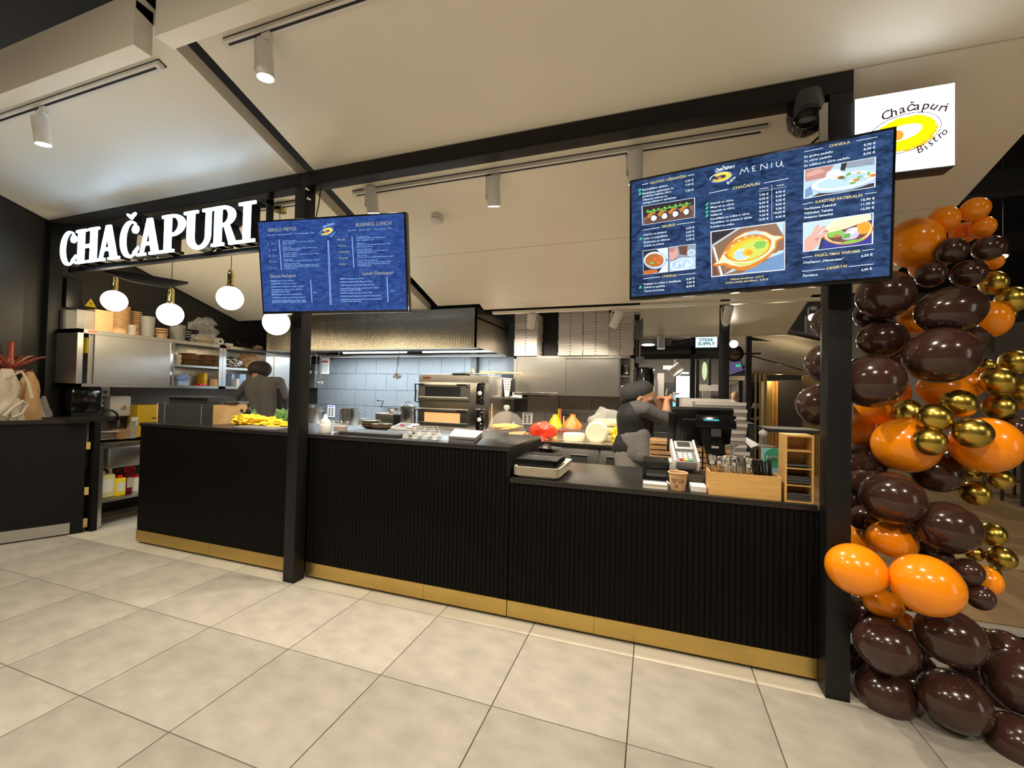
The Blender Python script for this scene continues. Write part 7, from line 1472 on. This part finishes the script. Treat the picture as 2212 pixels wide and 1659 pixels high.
# ================================================================== BALLOON GARLAND right of the counter
# zoom pixels (crop A: 1700,400 at .3978; crop B: 1700,1000 at .3972): centre, half width, half height, colour, depth plane
BAL = [
 ('A', 690, 315, 150, 140, 'o', 1.00), ('A', 850, 190, 85, 80, 'o', .98), ('A', 1020, 132, 92, 68, 'o', .95), ('A', 1058, 230, 78, 64, 'o', .98), ('A', 760, 440, 115, 75, 'o', 1.05), ('A', 1125, 415, 48, 45, 'o', 1.10), ('A', 960, 260, 90, 60, 'o', 1.08),
 ('A', 890, 356, 100, 74, 'b', .88), ('A', 1096, 342, 108, 70, 'b', .90), ('A', 780, 486, 94, 71, 'b', .88), ('A', 985, 480, 112, 76, 'b', .90),
 ('A', 530, 596, 172, 132, 'b', .86), ('A', 885, 680, 236, 130, 'b', .80), ('A', 515, 835, 155, 102, 'b', .92), ('A', 832, 925, 238, 153, 'b', .74), ('A', 455, 1065, 196, 143, 'b', .70),
 ('A', 222, 745, 88, 88, 'b', 1.05), ('A', 207, 970, 109, 106, 'b', 1.02), ('A', 178, 1196, 140, 112, 'b', .98),
 ('A', 1120, 530, 80, 66, 'g', 1.05), ('A', 1222, 622, 100, 72, 'g', 1.02), ('A', 1190, 700, 55, 45, 'g', 1.12), ('A', 1095, 730, 88, 100, 'o', 1.02),
 ('A', 1235, 962, 95, 66, 'g', 1.02), ('A', 1145, 1065, 110, 77, 'g', .92), ('A', 1082, 985, 55, 42, 'g', 1.02), ('A', 1150, 1206, 95, 72, 'g', .98), ('A', 1268, 1120, 72, 74, 'g', 1.08), ('A', 1290, 1175, 60, 45, 'o', 1.18),
 ('A', 860, 1120, 190, 100, 'o', 1.02), ('A', 470, 1235, 130, 75, 'o', .98), ('A', 420, 1330, 95, 95, 'o', 1.05), ('A', 700, 730, 120, 80, 'o', 1.15),
 ('A', 652, 1236, 70, 74, 'g', .84), ('A', 800, 1262, 110, 77, 'g', .66), ('A', 933, 1186, 112, 76, 'g', .74), ('A', 772, 1392, 104, 78, 'g', .66), ('A', 1008, 1346, 126, 82, 'g', .62),
 ('A', 640, 1412, 200, 148, 'o', .80), ('A', 1075, 1410, 215, 152, 'o', .76), ('A', 1245, 1320, 78, 66, 'b', .95), ('A', 415, 1510, 85, 115, 'b', .95), ('A', 810, 1560, 165, 110, 'b', .86),
 ('A', 1155, 1596, 92, 58, 'g', .90), ('A', 1000, 1560, 70, 42, 'g', .98),
 ('B', 568, 189, 196, 144, 'b', .66), ('B', 1022, 165, 88, 70, 'g', .88), ('B', 868, 350, 206, 144, 'b', .66), ('B', 1115, 388, 62, 66, 'g', .90), ('B', 1165, 518, 93, 67, 'g', .88), ('B', 1020, 492, 60, 44, 'g', .94), ('B', 1112, 600, 36, 45, 'g', 1.0),
 ('B', 570, 420, 168, 100, 'o', .74), ('B', 372, 578, 182, 146, 'o', .48), ('B', 754, 662, 222, 174, 'o', .42), ('B', 520, 765, 165, 84, 'o', .64), ('B', 862, 522, 56, 44, 'b', .66), ('B', 982, 592, 96, 78, 'b', .62), ('B', 1050, 730, 80, 74, 'b', .60), ('B', 1072, 640, 70, 88, 'o', .72),
 ('B', 535, 992, 194, 164, 'b', .56), ('B', 885, 945, 222, 170, 'b', .56), ('B', 530, 1244, 180, 168, 'b', .66), ('B', 905, 1290, 226, 188, 'b', .56), ('B', 1180, 1045, 112, 150, 'b', .70), ('B', 1262, 1185, 190, 200, 'b', .60), ('B', 1250, 1520, 160, 185, 'b', .52),
 ('B', 415, 300, 75, 75, 'b', .88), ('B', 640, 860, 60, 50, 'o', .82), ('B', 700, 560, 90, 80, 'b', .92), ('B', 700, 1120, 130, 110, 'b', .95), ('B', 1000, 1150, 120, 110, 'b', .98),
 ('A', 470, 700, 120, 90, 'b', 1.08), ('A', 600, 900, 110, 90, 'b', 1.10), ('A', 1000, 800, 110, 90, 'b', 1.06), ('A', 700, 1480, 120, 100, 'b', 1.12), ('A', 960, 1500, 110, 90, 'b', 1.12), ('A', 560, 1130, 110, 90, 'o', 1.14), ('A', 960, 1080, 100, 90, 'o', 1.12),
 ('B', 430, 90, 95, 110, 'b', .92), ('B', 420, 200, 90, 100, 'b', 1.0), ('B', 640, 330, 110, 100, 'b', .98), ('B', 400, 420, 80, 95, 'o', .95), ('B', 800, 480, 110, 80, 'b', .98), ('B', 390, 830, 80, 120, 'b', .80), ('B', 410, 1080, 80, 110, 'b', .82), ('B', 690, 960, 110, 110, 'b', .90), ('B', 700, 1240, 110, 130, 'b', .92), ('B', 1060, 1000, 110, 120, 'b', .95), ('B', 1120, 1330, 110, 150, 'b', .90), ('B', 660, 720, 110, 90, 'o', .78),
]
CN = dict(o='orange', b='brown', g='gold'); CM = dict(o=K['orange'], b=K['brown'], g=K['goldb'])
gar = []
for crop, zx, zy, rx, ry, c, Yp in BAL:
    sc_ = .3978 if crop == 'A' else .3972; oy = 400 if crop == 'A' else 1000
    px, py = 1700+zx*sc_, oy+zy*sc_; rx *= sc_; ry *= sc_
    q = P(px, py, Y=Yp); dx, dy = px-1106, py-829.5; R_2 = math.hypot(dx, dy); cphi = F_PX/math.hypot(F_PX, R_2); ca, sa = dx/R_2, dy/R_2
    b = ry/math.sqrt((sa/cphi)**2+ca*ca); zf_ = (q-CAM).dot(CF); rho = b*zf_/F_PX
    ex = rx/(b*math.sqrt((ca/cphi)**2+sa*sa)); gar.append((px, py, q, rho, max(.82, min(1.35, ex)), c))
big = lambda r: 'large' if r > .115 else 'middle-sized' if r > .075 else 'small'
cnt = {}
for px, py, q, rho, ex, c in sorted(gar, key=lambda g: g[1]):
    key = (big(rho), c, 'left' if px < 1780 else ''); k = cnt.get(key, 0); cnt[key] = k+1
    lab = '%s %s balloon, %s from the top of such %s' % (big(rho), {'o': 'glossy orange', 'b': 'dark brown', 'g': 'metallic gold'}[c], ordw(k), 'seen left of the right post' if key[2] else 'in the garland')
    m = MB(); n = 26; prof = []
    for j in range(17):
        t = -PI/2+PI*j/16; s = math.sin(t); taper = 1-.10*max(0, -s)*(-s if s < 0 else 0)
        prof.append((max(.0004, rho*math.cos(t)*taper), rho*s*1.04))
    rg = random.Random(int(px*7+py)); ax = Vector((rg.uniform(-1, 1), rg.uniform(-.4, .8), rg.uniform(-.4, .4))).normalized()
    Rm = Matrix.Translation(q) @ Matrix(((CR.x, -CF.x, CU.x, 0), (CR.y, -CF.y, CU.y, 0), (CR.z, -CF.z, CU.z, 0), (0, 0, 0, 1)))
    # the long axis of the balloon lies along the wide direction seen
    dirx = Vector((1, 0, -.35 if py > 829 else .2)).normalized()
    A3 = Rm @ dirx.to_track_quat('Z', 'Y').to_matrix().to_4x4() @ Matrix.Diagonal((1, 1, ex, 1))
    m.lathe(prof, (0, 0, 0), n, A3)
    o = m.build('balloon', CM[c], sharp=0, origin=q); tag(o, lab, 'balloon', '%s balloons of the garland' % CN[c])
    if c != 'g': pass
tag(MB().tube([(4.62, .80, .05), (4.75, .9, .8), (4.85, .95, 1.5), (4.95, 1.0, 2.0)], .006, 6).build('garland_line', K['wplastic']), 'thin line carrying the balloon garland', 'line')
# ================================================================== THE HALL SEEN BEYOND THE KIOSK
def B(name, x0, y0, x1, y1, Y, dep, mt, label, cat, bev=0):
    a = P(x0, y0, Y=Y); b = P(x1, y1, Y=Y); o = MB().box((a.x, Y, b.z), (b.x, Y+dep, a.z), bev=bev).build(name, mt); return tag(o, label, cat) if label else o
# black shop front opposite
sf = thing('storefront', (4, 7.0, 0), 'black framed shop front across the hall behind the kitchen', 'storefront')
YS = 7.0
def S_(nm, x0, y0, x1, y1, mt, Y=YS, dep=.12, par=None):
    a = P(x0, y0, Y=Y); b = P(x1, y1, Y=Y); return MB().box((a.x, Y, b.z), (b.x, Y+dep, a.z)).build(nm, mt, par or sf)
S_('lintel', 1330, 749, 1562, 764, K['gloss'], dep=.3); S_('transom', 1330, 765, 1562, 775, K['halld'], Y=7.05)
a = P(1492, 775, Y=YS); b = P(1502, 775, Y=YS); MB().box((a.x, YS, 0), (b.x, YS+.12, P(1492, 724, Y=YS).z)).build('mullion', K['halld'], sf)
a = P(1384, 775, Y=YS); MB().box((a.x-.3, YS, 0), (a.x-.22, YS+.12, 2.6)).build('mullion', K['halld'], sf)
S_('fascia', 1340, 722, 1440, 750, K['halld'], Y=7.4); S_('fascia_print', 1441, 722, 1494, 750, K['hallg'], Y=7.38)
m = MB(); m.tube([P(1447, 745, Y=7.35), P(1452, 733, Y=7.35), P(1466, 735, Y=7.35), P(1480, 733, Y=7.35), P(1492, 730, Y=7.35)], .02, 6); m.tube([P(1444, 750, Y=7.35), P(1462, 742, Y=7.35), P(1480, 740, Y=7.35), P(1488, 735, Y=7.35)], .015, 6); m.build('curled_emblem', K['steel2'], sf)
a = P(1400, 745, Y=7.2); MB().ell((a.x, 7.2, a.z), (.13, .13, .02), 18, 8).build('round_lamp', emitm('round_lamp', (1, .9, .7), 5), sf)
ss = thing('steak_sign', (4.5, 6.9, 2.3), 'glowing pale sign reading STEAK SUPPLY over the far shop front', 'sign')
a = P(1503, 724, Y=6.9); b = P(1549, 750, Y=6.9); MB().box((a.x, 6.91, b.z), (b.x, 7.0, a.z)).build('sign_box', K['halld'], ss); MB().box((a.x, 6.90, b.z), (b.x, 6.909, a.z)).build('sign_face', mat('steak_face', (.6, .9, .92), .5, 0, emit=1.0, ecol=(.55, .93, .95)), ss)
pr_ = Print(); wd = b.x-a.x; hh = a.z-b.z
pr_.add('STEAK', 0, Matrix.Translation((a.x+wd*.17, 6.897, b.z+hh*.48)), wd*.68, hh*.24, .03); pr_.add('SUPPLY', 0, Matrix.Translation((a.x+wd*.11, 6.897, b.z+hh*.17)), wd*.80, hh*.24, .03); mm = MB(); pr_.into(mm); mm.build('lettering', mat('steak_ink', (.02, .10, .16), .6), ss, sharp=0)
# interior of that shop: glowing panel, lamps, pale wall
B('wall_shop', 1380, 776, 1560, 900, 11.5, .1, K['hallg'], 'grey rear wall of the far shop', 'wall')['kind'] = 'structure'
o = bpy.data.objects['wall_shop']; o.name = 'wall_rear'
gp_ = thing('glowing_panel', (4.2, 9.5, 1.2), 'bright white lit display panel inside the far shop', 'display'); a = P(1461, 812, Y=9.5); b = P(1489, 859, Y=9.5)
MB().box((a.x-.04, 9.52, b.z-.06), (b.x+.04, 9.62, a.z+.05)).build('panel_case', K['halld'], gp_); MB().box((a.x, 9.50, b.z), (b.x, 9.519, a.z)).build('panel_face', emitm('panel_glow', (.95, 1, 1), 2.2), gp_); MB().box((a.x, 9.52, 0), (b.x, 9.6, b.z-.06)).build('panel_stand', K['halld'], gp_)
for x0, y0, x1, y1, Y, mt, nm, lab, cat in ((1454, 847, 1458, 1000, 9.0, emitm('cyan_strip', (.15, .55, .8), 1), 'light_strip', 'narrow cyan light strip beside the woman in the far shop', 'light'), (1474, 804, 1488, 812, 10.5, emitm('dome_lamp', (1, .9, .8), 2), 'wall_lamp', 'half round glowing lamp above the bright panel', 'lamp'),
    (1433, 790, 1451, 797, 10, emitm('warm_tube', (1, .72, .3), 3), 'ceiling_lamp', 'warm strip lamp on the far shop ceiling', 'lamp'), (1420, 806, 1434, 862, 10.8, K['hall'], 'pillar', 'pale pillar in the far shop left of the bright panel', 'pillar'), (1434, 826, 1462, 870, 10.9, K['halld'], 'dark_cabinet', 'dark cabinet in the far shop under the warm lamp', 'cabinet'), (1506, 830, 1556, 845, 10.9, K['hall'], 'wall_board', 'pale board in the far shop right of the mullion', 'board'), (1394, 818, 1420, 870, 10.7, K['mg'], 'dark_cabinet', 'grey cabinet behind the woman in the far shop', 'cabinet'), (1518, 845, 1534, 985, 9.5, K['hall'], 'white_fridge', 'pale fridge in the far shop', 'fridge'), (1531, 735, 1536, 832, 8.5, K['dg'], 'hanging_rod', 'dark rod in the far shop near the black mullion', 'rod'), (1504, 737, 1510, 865, 8.6, K['dg'], 'hanging_rod', 'dark rod just right of the black mullion', 'rod')): B(nm, x0, y0, x1, y1, Y, .12, mt, lab, cat)
a = P(1458, 799, Y=9); m = MB(); m.smooth = True; T = Matrix.Translation(a) @ Matrix.Rotation(.9, 4, 'Y'); m.cyl((0, 0, -.12), .11, .28, 18, T=T); t = thing('shop_spotlight', (a.x, 9, a.z-.1), 'beige spotlight on the far shop ceiling', 'spotlight'); m.build('housing', K['lamp'], t); MB().cyl((0, 0, .161), .09, .004, 16, T=Matrix.Translation(a) @ Matrix.Rotation(2.3, 4, 'Y')).build('lens', emitm('far_lens', (1, .9, .75), 6), t)
a = P(1522, 801, Y=8); t = thing('round_disc_sign', (a.x, 8, a.z), 'pale green round sign edge on in the far shop', 'sign'); MB().ell((a.x, 8, a.z), (.05, .02, .20), 16, 12).build('disc', emitm('disc_green', (.6, .75, .4), .7), t)
tag(MB().box((P(1330, 775, Y=9).x, 7.5, 2.75), (P(1560, 775, Y=11).x, 11.5, 2.8)).build('shop_soffit', K['hallg']), 'grey sloped soffit of the far shop', 'ceiling'); bpy.data.objects['shop_soffit']['kind'] = 'structure'; bpy.data.objects['shop_soffit'].name = 'ceiling.003'
area((P(1440, 790, Y=9.5).x, 9.5, 2.7), (P(1440, 790, Y=9.5).x, 9.6, 0), 60, 1.5, .3, (1, .88, .7), 'shop_light')
# round sign and tilted screen on the neighbour kiosk
a = P(1586, 764, Y=5.9); t = thing('round_sign', (a.x, 5.9, a.z-.2), 'round black hanging sign with gold relief behind the rear post', 'sign'); r = 18*(a-CAM).dot(CF)/F_PX
MB().lathe([(r*.97, .04), (r, .03), (r, -.03), (r*.97, -.04)], (a.x, 5.9, a.z), 28, None, 'Y').build('disc', K['gloss'], t); m = MB(); m.smooth = False
m.prism([(a.x-r*.6, 5.852, a.z-r*.25), (a.x+r*.6, 5.852, a.z-r*.25), (a.x+r*.45, 5.852, a.z-r*.6), (a.x, 5.852, a.z-r*.75), (a.x-r*.45, 5.852, a.z-r*.6)], (0, .008, 0)); [m.box((a.x-r*.5+.14*r*k, 5.852, a.z), (a.x-r*.44+.14*r*k, 5.86, a.z+r*.45*math.sin(.4+k*.35))) for k in range(8)]; m.build('relief', mat('old_gold', (.30, .22, .08), .4, .7), t)
MB().tube([(a.x+r, 5.9, a.z), (a.x+r+.25, 5.9, a.z+.0)], .015, 6).build('arm', K['halld'], t)
t = thing('hall_screen', (5, 6.3, 1.7), 'tilted dark screen with purple picture under the round sign', 'screen'); m = MB(); m.smooth = False; Y = 6.3
m.prism([P(x, y, Y=Y) for x, y in ((1566, 816), (1609, 802), (1602, 779), (1566, 778))], (0, .08, 0)).build('casing', K['halld'], t, recalc=True); m = MB(); m.smooth = False
m.prism([P(x, y, Y=Y-.004) for x, y in ((1568, 813), (1606, 800), (1601, 781), (1568, 780))], (0, .003, 0)).build('picture', mat('screen_purple', (.05, .045, .09), .3, 0, emit=.25, ecol=(.22, .2, .42), noisy=.5, nscale=12), t, recalc=True); q = P(1595, 790, Y=Y-.01); MB().box((q.x-.04, Y-.012, q.z-.02), (q.x+.03, Y-.006, q.z+.02)).build('green_mark', GR, t)
# neighbour kiosk: black post, metal lined sloping roof, slat screens
a = P(1613, 725, Y=6.0); b = P(1623, 725, Y=6.0); zt = P(1618, 726, Y=6.0).z
tag(MB().box((a.x, 6.0, 0), (b.x+.01, 6.12, zt)).build('steel_post', K['halld']), 'black post of the neighbouring kiosk holding a pointed bracket', 'post'); m = MB(); m.smooth = False
m.prism([P(1613, 726, Y=5.99), P(1613, 733, Y=5.99), P(1625, 735, Y=5.99), P(1667, 737, Y=5.99)], (0, .05, 0)); tag(m.build('pointed_bracket', K['halld'], recalc=True), 'pointed black bracket on top of the neighbouring post', 'bracket')
m = MB(); m.smooth = False; pts = [P(1560, 728, Y=7.0), P(1700, 722, Y=6.2), P(1800, 742, Y=5.6), P(1800, 815, Y=8.5), P(1625, 805, Y=11), P(1560, 790, Y=11)]
m.poly(pts); m.poly([p+Vector((0, 0, .08)) for p in pts][::-1]); o = structure(m.build('ceiling.004', K['metalceil'], sharp=0)); o.name = 'ceiling.004'
tag(MB().tube([P(1624, 769, Y=6.4), P(1735, 800, Y=6.4)], .012, 6).build('ceiling_rail', K['dg']), 'thin dark rail crossing the metal lined roof', 'rail')
B('screen_rail', 1622, 804, 1770, 809, 6.6, .08, K['goldslat'], 'gold top rail of the slatted partition', 'rail')
sp = thing('slat_partition', (5.8, 6.6, 0), 'partition of slim gold uprights in the neighbouring restaurant', 'partition')
for k, (x0, x1) in enumerate(((1632, 1635), (1642, 1645), (1651, 1657))):
    a = P(x0, 809, Y=6.6); b = P(x1, 809, Y=6.6); MB().box((a.x, 6.6, 0), (b.x, 6.65, a.z)).build('upright', K['goldslat'], sp)
pl2 = thing('wood_pillar', (6.2, 7.2, 0), 'pillar clad in glowing wooden slats behind the pepper mill', 'pillar'); a = P(1657, 823, Y=7.2); b = P(1667, 823, Y=7.2)
MB().box((a.x, 7.2, 0), (b.x, 7.7, a.z)).build('gold_side', K['goldslat'], pl2); a = P(1667, 823, Y=7.2); b = P(1682, 823, Y=7.2); wd = (b.x-a.x)/4
for k in range(4): MB().box((a.x+wd*k+.005, 7.2+.02*(k % 2), 0), (a.x+wd*(k+1), 7.6, a.z)).build('wood_slat', K['wood'], pl2)
point((a.x, 6.7, 1.9), 14, (1, .75, .4), .1)
B('black_cabinet', 1683, 821, 1733, 1000, 7.25, .6, K['halld'], 'tall black cabinet behind the card rack', 'cabinet')
gs = thing('slat_screen', (7, 7.5, 1.5), 'gold slat screen partly hidden by the left balloons', 'partition')
for k in range(9):
    a = P(1734+4.2*k, 812, Y=7.5); b = P(1736.4+4.2*k, 880, Y=7.5); MB().box((a.x, 7.5, 0), (b.x, 7.56, a.z)).build('slat', K['goldslat'], gs)
B('black_booth', 1620, 826, 1652, 1012, 8.2, .1, K['void'], 'black booth opening behind the gold uprights', 'booth')
for x0, y0, x1, y1, lab in ((1628, 871, 1643, 879, 'upper white crockery on a rack in the black booth'), (1632, 900, 1642, 904, 'lower white crockery on a rack in the black booth')): B('crockery', x0, y0, x1, y1, 8.1, .08, K['hall'], lab, 'crockery')
B('rack_shelf', 1625, 879, 1652, 883, 8.0, .21, K['steel2'], 'steel rack shelf in the black booth', 'shelf')
B('rear_wall', 1560, 816, 1614, 960, 12, .1, K['hall'], None, None).name = 'wall_far.002'; structure(bpy.data.objects['wall_far.002'])
B('dark_column', 1597, 821, 1606, 1035, 7.0, .1, K['dg'], 'slim dark column left of the neighbouring post', 'column'); B('grey_column', 1606, 821, 1613, 1038, 6.9, .1, K['hallg'], 'slim grey column beside the neighbouring post', 'column')
B('pale_canopy', 1568, 812, 1614, 822, 6.95, .6, K['hall'], 'pale canopy edge under the tilted screen', 'canopy')
fg = thing('pennant_string', (5, 7.2, 1.6), 'string of small pennants hung under the pale canopy', 'pennants')
for k in range(8):
    a = P(1572+5.2*k, 834-1.2*k, Y=7.2); m = MB(); m.smooth = False; m.prism([(a.x, 7.2, a.z), (a.x+.03, 7.2, a.z), (a.x+.015, 7.2, a.z-.12)], (0, .006, 0)); m.build('pennant', (K['hallg'], K['goldslat'], K['teal'])[k % 3], fg, recalc=True)
a = P(1571, 842, Y=6.9); MB().box((a.x-.03, 6.955, 0), (a.x+.03, 7.0, a.z+.05)).build('notice_stand', K['halld'], (B('lit_notice', 1568, 826, 1575, 842, 6.9, .05, emitm('blue_notice', (.4, .6, .9), .6), 'small blue lit notice beside the rear post', 'notice')))
q = P(1588, 858, Y=9.0); t = thing('person', (q.x, 9.0, 0), 'distant person with brown hair behind the grey boxes', 'person')
hd_ = Vector((q.x, 9.0, q.z)); figure('body', [(Vector((q.x, 9, 1.05)), .15, Vector((q.x, 9, 1.22)), .16, 'shirt'), (hd_+Vector((0, 0, -.18)), .05, hd_, .06, 'skin'), (Vector((q.x-.1, 9, .9)), .11, Vector((q.x-.1, 9, .1)), .06, 'shirt'), (Vector((q.x+.1, 9, .9)), .11, Vector((q.x+.1, 9, .1)), .06, 'shirt'), (Vector((q.x-.1, 9, 1.0)), .12, Vector((q.x+.1, 9, 1.0)), .12, 'shirt'), (Vector((q.x-.2, 9, 1.24)), .06, Vector((q.x-.25, 8.9, .95)), .04, 'shirt'), (Vector((q.x+.2, 9, 1.24)), .06, Vector((q.x+.25, 8.9, .95)), .04, 'shirt')], [(hd_, (.08, .09, .11), None, 'skin'), (hd_+Vector((0, .02, .03)), (.088, .09, .1), None, 'hair')], [K['skin'], K['hall'], K['hair2']], ['skin', 'shirt', 'hair'], t, .016)
q = P(1601, 905, Y=3.6); t = thing('sanitizer_bottle', (q.x, 3.6, 0), 'white pump bottle right of the grey pizza boxes', 'bottle'); zq = P(1601, 912, Y=3.6).z
MB().lathe([(.03, zq), (.032, zq+.01), (.03, zq+.085), (.012, zq+.10), (.012, zq+.13)], (q.x, 3.6, 0), 14).box((q.x-.01, 3.57, zq+.125), (q.x+.012, 3.61, zq+.145)).build('bottle_body', K['wplastic'], t); MB().box((q.x-.12, 3.4, 0), (q.x+.1, 3.8, zq)).build('bottle_stand', K['halld'], t)
a = P(1656, 925, Y=2.55); b = P(1775, 925, Y=2.55); tb = thing('side_table', ((a.x+b.x)/2, 2.55, 0), 'dark metal side table behind the card rack', 'table'); MB().box((a.x, 2.5, a.z-.03), (b.x, 2.9, a.z)).build('table_top', K['halld'], tb); MB().box((a.x+.25, 2.6, 0), (b.x-.05, 3.1, a.z-.03)).build('table_body', K['halld'], tb)
for px in (1711, 1739): c = P(px, 938, Y=2.55); MB().cyl((c.x, 2.58, c.z), .018, .03, 12, 'Y').build('knob', K['plastic'], tb)
a = P(1601, 960, Y=2.3); m = MB(); m.smooth = False; m.prism([P(1600, 945, Y=2.4), P(1612, 944, Y=2.4), P(1640, 960, Y=2.0), P(1622, 968, Y=1.9)], (0, 0, -.03)); tag(m.build('grey_shelf', K['grey'], recalc=True), 'grey slanted shelf right of the grey pizza boxes', 'shelf')
# right edge: hall beyond the balloons
ch0 = None
for px, py, Y, lab in ((2178, 1052, 6.8, 'black bar chair beyond the balloons, left of two'), (2222, 1056, 6.2, 'black bar chair beyond the balloons at the frame edge')):
    q = P(px, py, Y=Y)
    if ch0 is None:
        x, y = q.x, Y; ch0 = thing('bar_chair', (x, y, 0), lab, 'chair')
        MB().box((x-.18, y-.2, .62), (x+.18, y+.2, .66), bev=.01).build('seat', K['halld'], ch0); MB().box((x-.2, y+.17, .80), (x+.2, y+.2, 1.0), bev=.01).build('backrest', K['halld'], ch0)
        for i in (-1, 1):
            for j in (-1, 1): MB().box((x+i*.18-.015, y+j*.18-.015, 0), (x+i*.18+.015, y+j*.18+.015, .62 if j < 0 else .9)).build('leg', K['halld'], ch0)
        MB().box((x-.18, y-.19, .25), (x+.18, y-.17, .27)).build('footrest', K['halld'], ch0)
    else: dup(ch0, (q.x, Y, 0), lab)
q = P(2168, 552, Y=6); t = thing('hall_spotlight', (q.x, 6, q.z), 'distant spotlight glaring on the dark hall ceiling behind the brown balloons', 'spotlight'); MB().cyl((q.x, 6, q.z), .06, .25, 14).build('housing', K['halld'], t); MB().ell((q.x-.02, 5.98, q.z-.02), (.05, .05, .03), 12, 8).build('lens', emitm('far_lens2', (1, .9, .75), 8), t)
B('hall_duct', 2135, 668, 2230, 690, 8.0, .3, K['halld'], 'black ceiling edge above the pale far wall', 'duct')
B('hall_column', 2128, 690, 2150, 1010, 8.6, .4, K['hallg'], 'grey column left of the pale far wall', 'column')
MB().cyl((bpy.data.objects['hall_spotlight'].location.x, 6, bpy.data.objects['hall_spotlight'].location.z+.2), .012, 4.81-bpy.data.objects['hall_spotlight'].location.z, 8).build('stem', K['ink'], bpy.data.objects['hall_spotlight'])
r_ = bpy.data.objects['round_disc_sign']; MB().cyl((r_.location.x, 8, r_.location.z+.18), .01, 2.76-r_.location.z-.18, 8).build('stem', K['dg'], r_)
r_ = bpy.data.objects['shop_spotlight']; MB().cyl((r_.location.x, 9, r_.location.z+.1), .02, 2.76-r_.location.z-.1, 8).build('stem', K['lamp'], r_)
r_ = bpy.data.objects['hall_screen']; a = P(1604, 792, Y=6.33); b = P(1616, 792, Y=6.08); MB().tube([a, Vector((b.x, 6.33, a.z)), Vector((b.x, 6.06, a.z))], .02, 8).build('screen_arm', K['halld'], r_)
a = P(1571, 834, Y=7.2); b = P(1611, 824, Y=7.2); MB().tube([(a.x, 7.2, P(1571, 818, Y=7.2).z), a, b, (b.x, 7.2, P(1611, 816, Y=7.2).z)], .006, 5).build('cord', K['dg'], bpy.data.objects['pennant_string'])
B('rack_shelf', 1625, 904, 1652, 907, 8.0, .21, K['steel2'], 'lower steel rack shelf in the black booth', 'shelf')
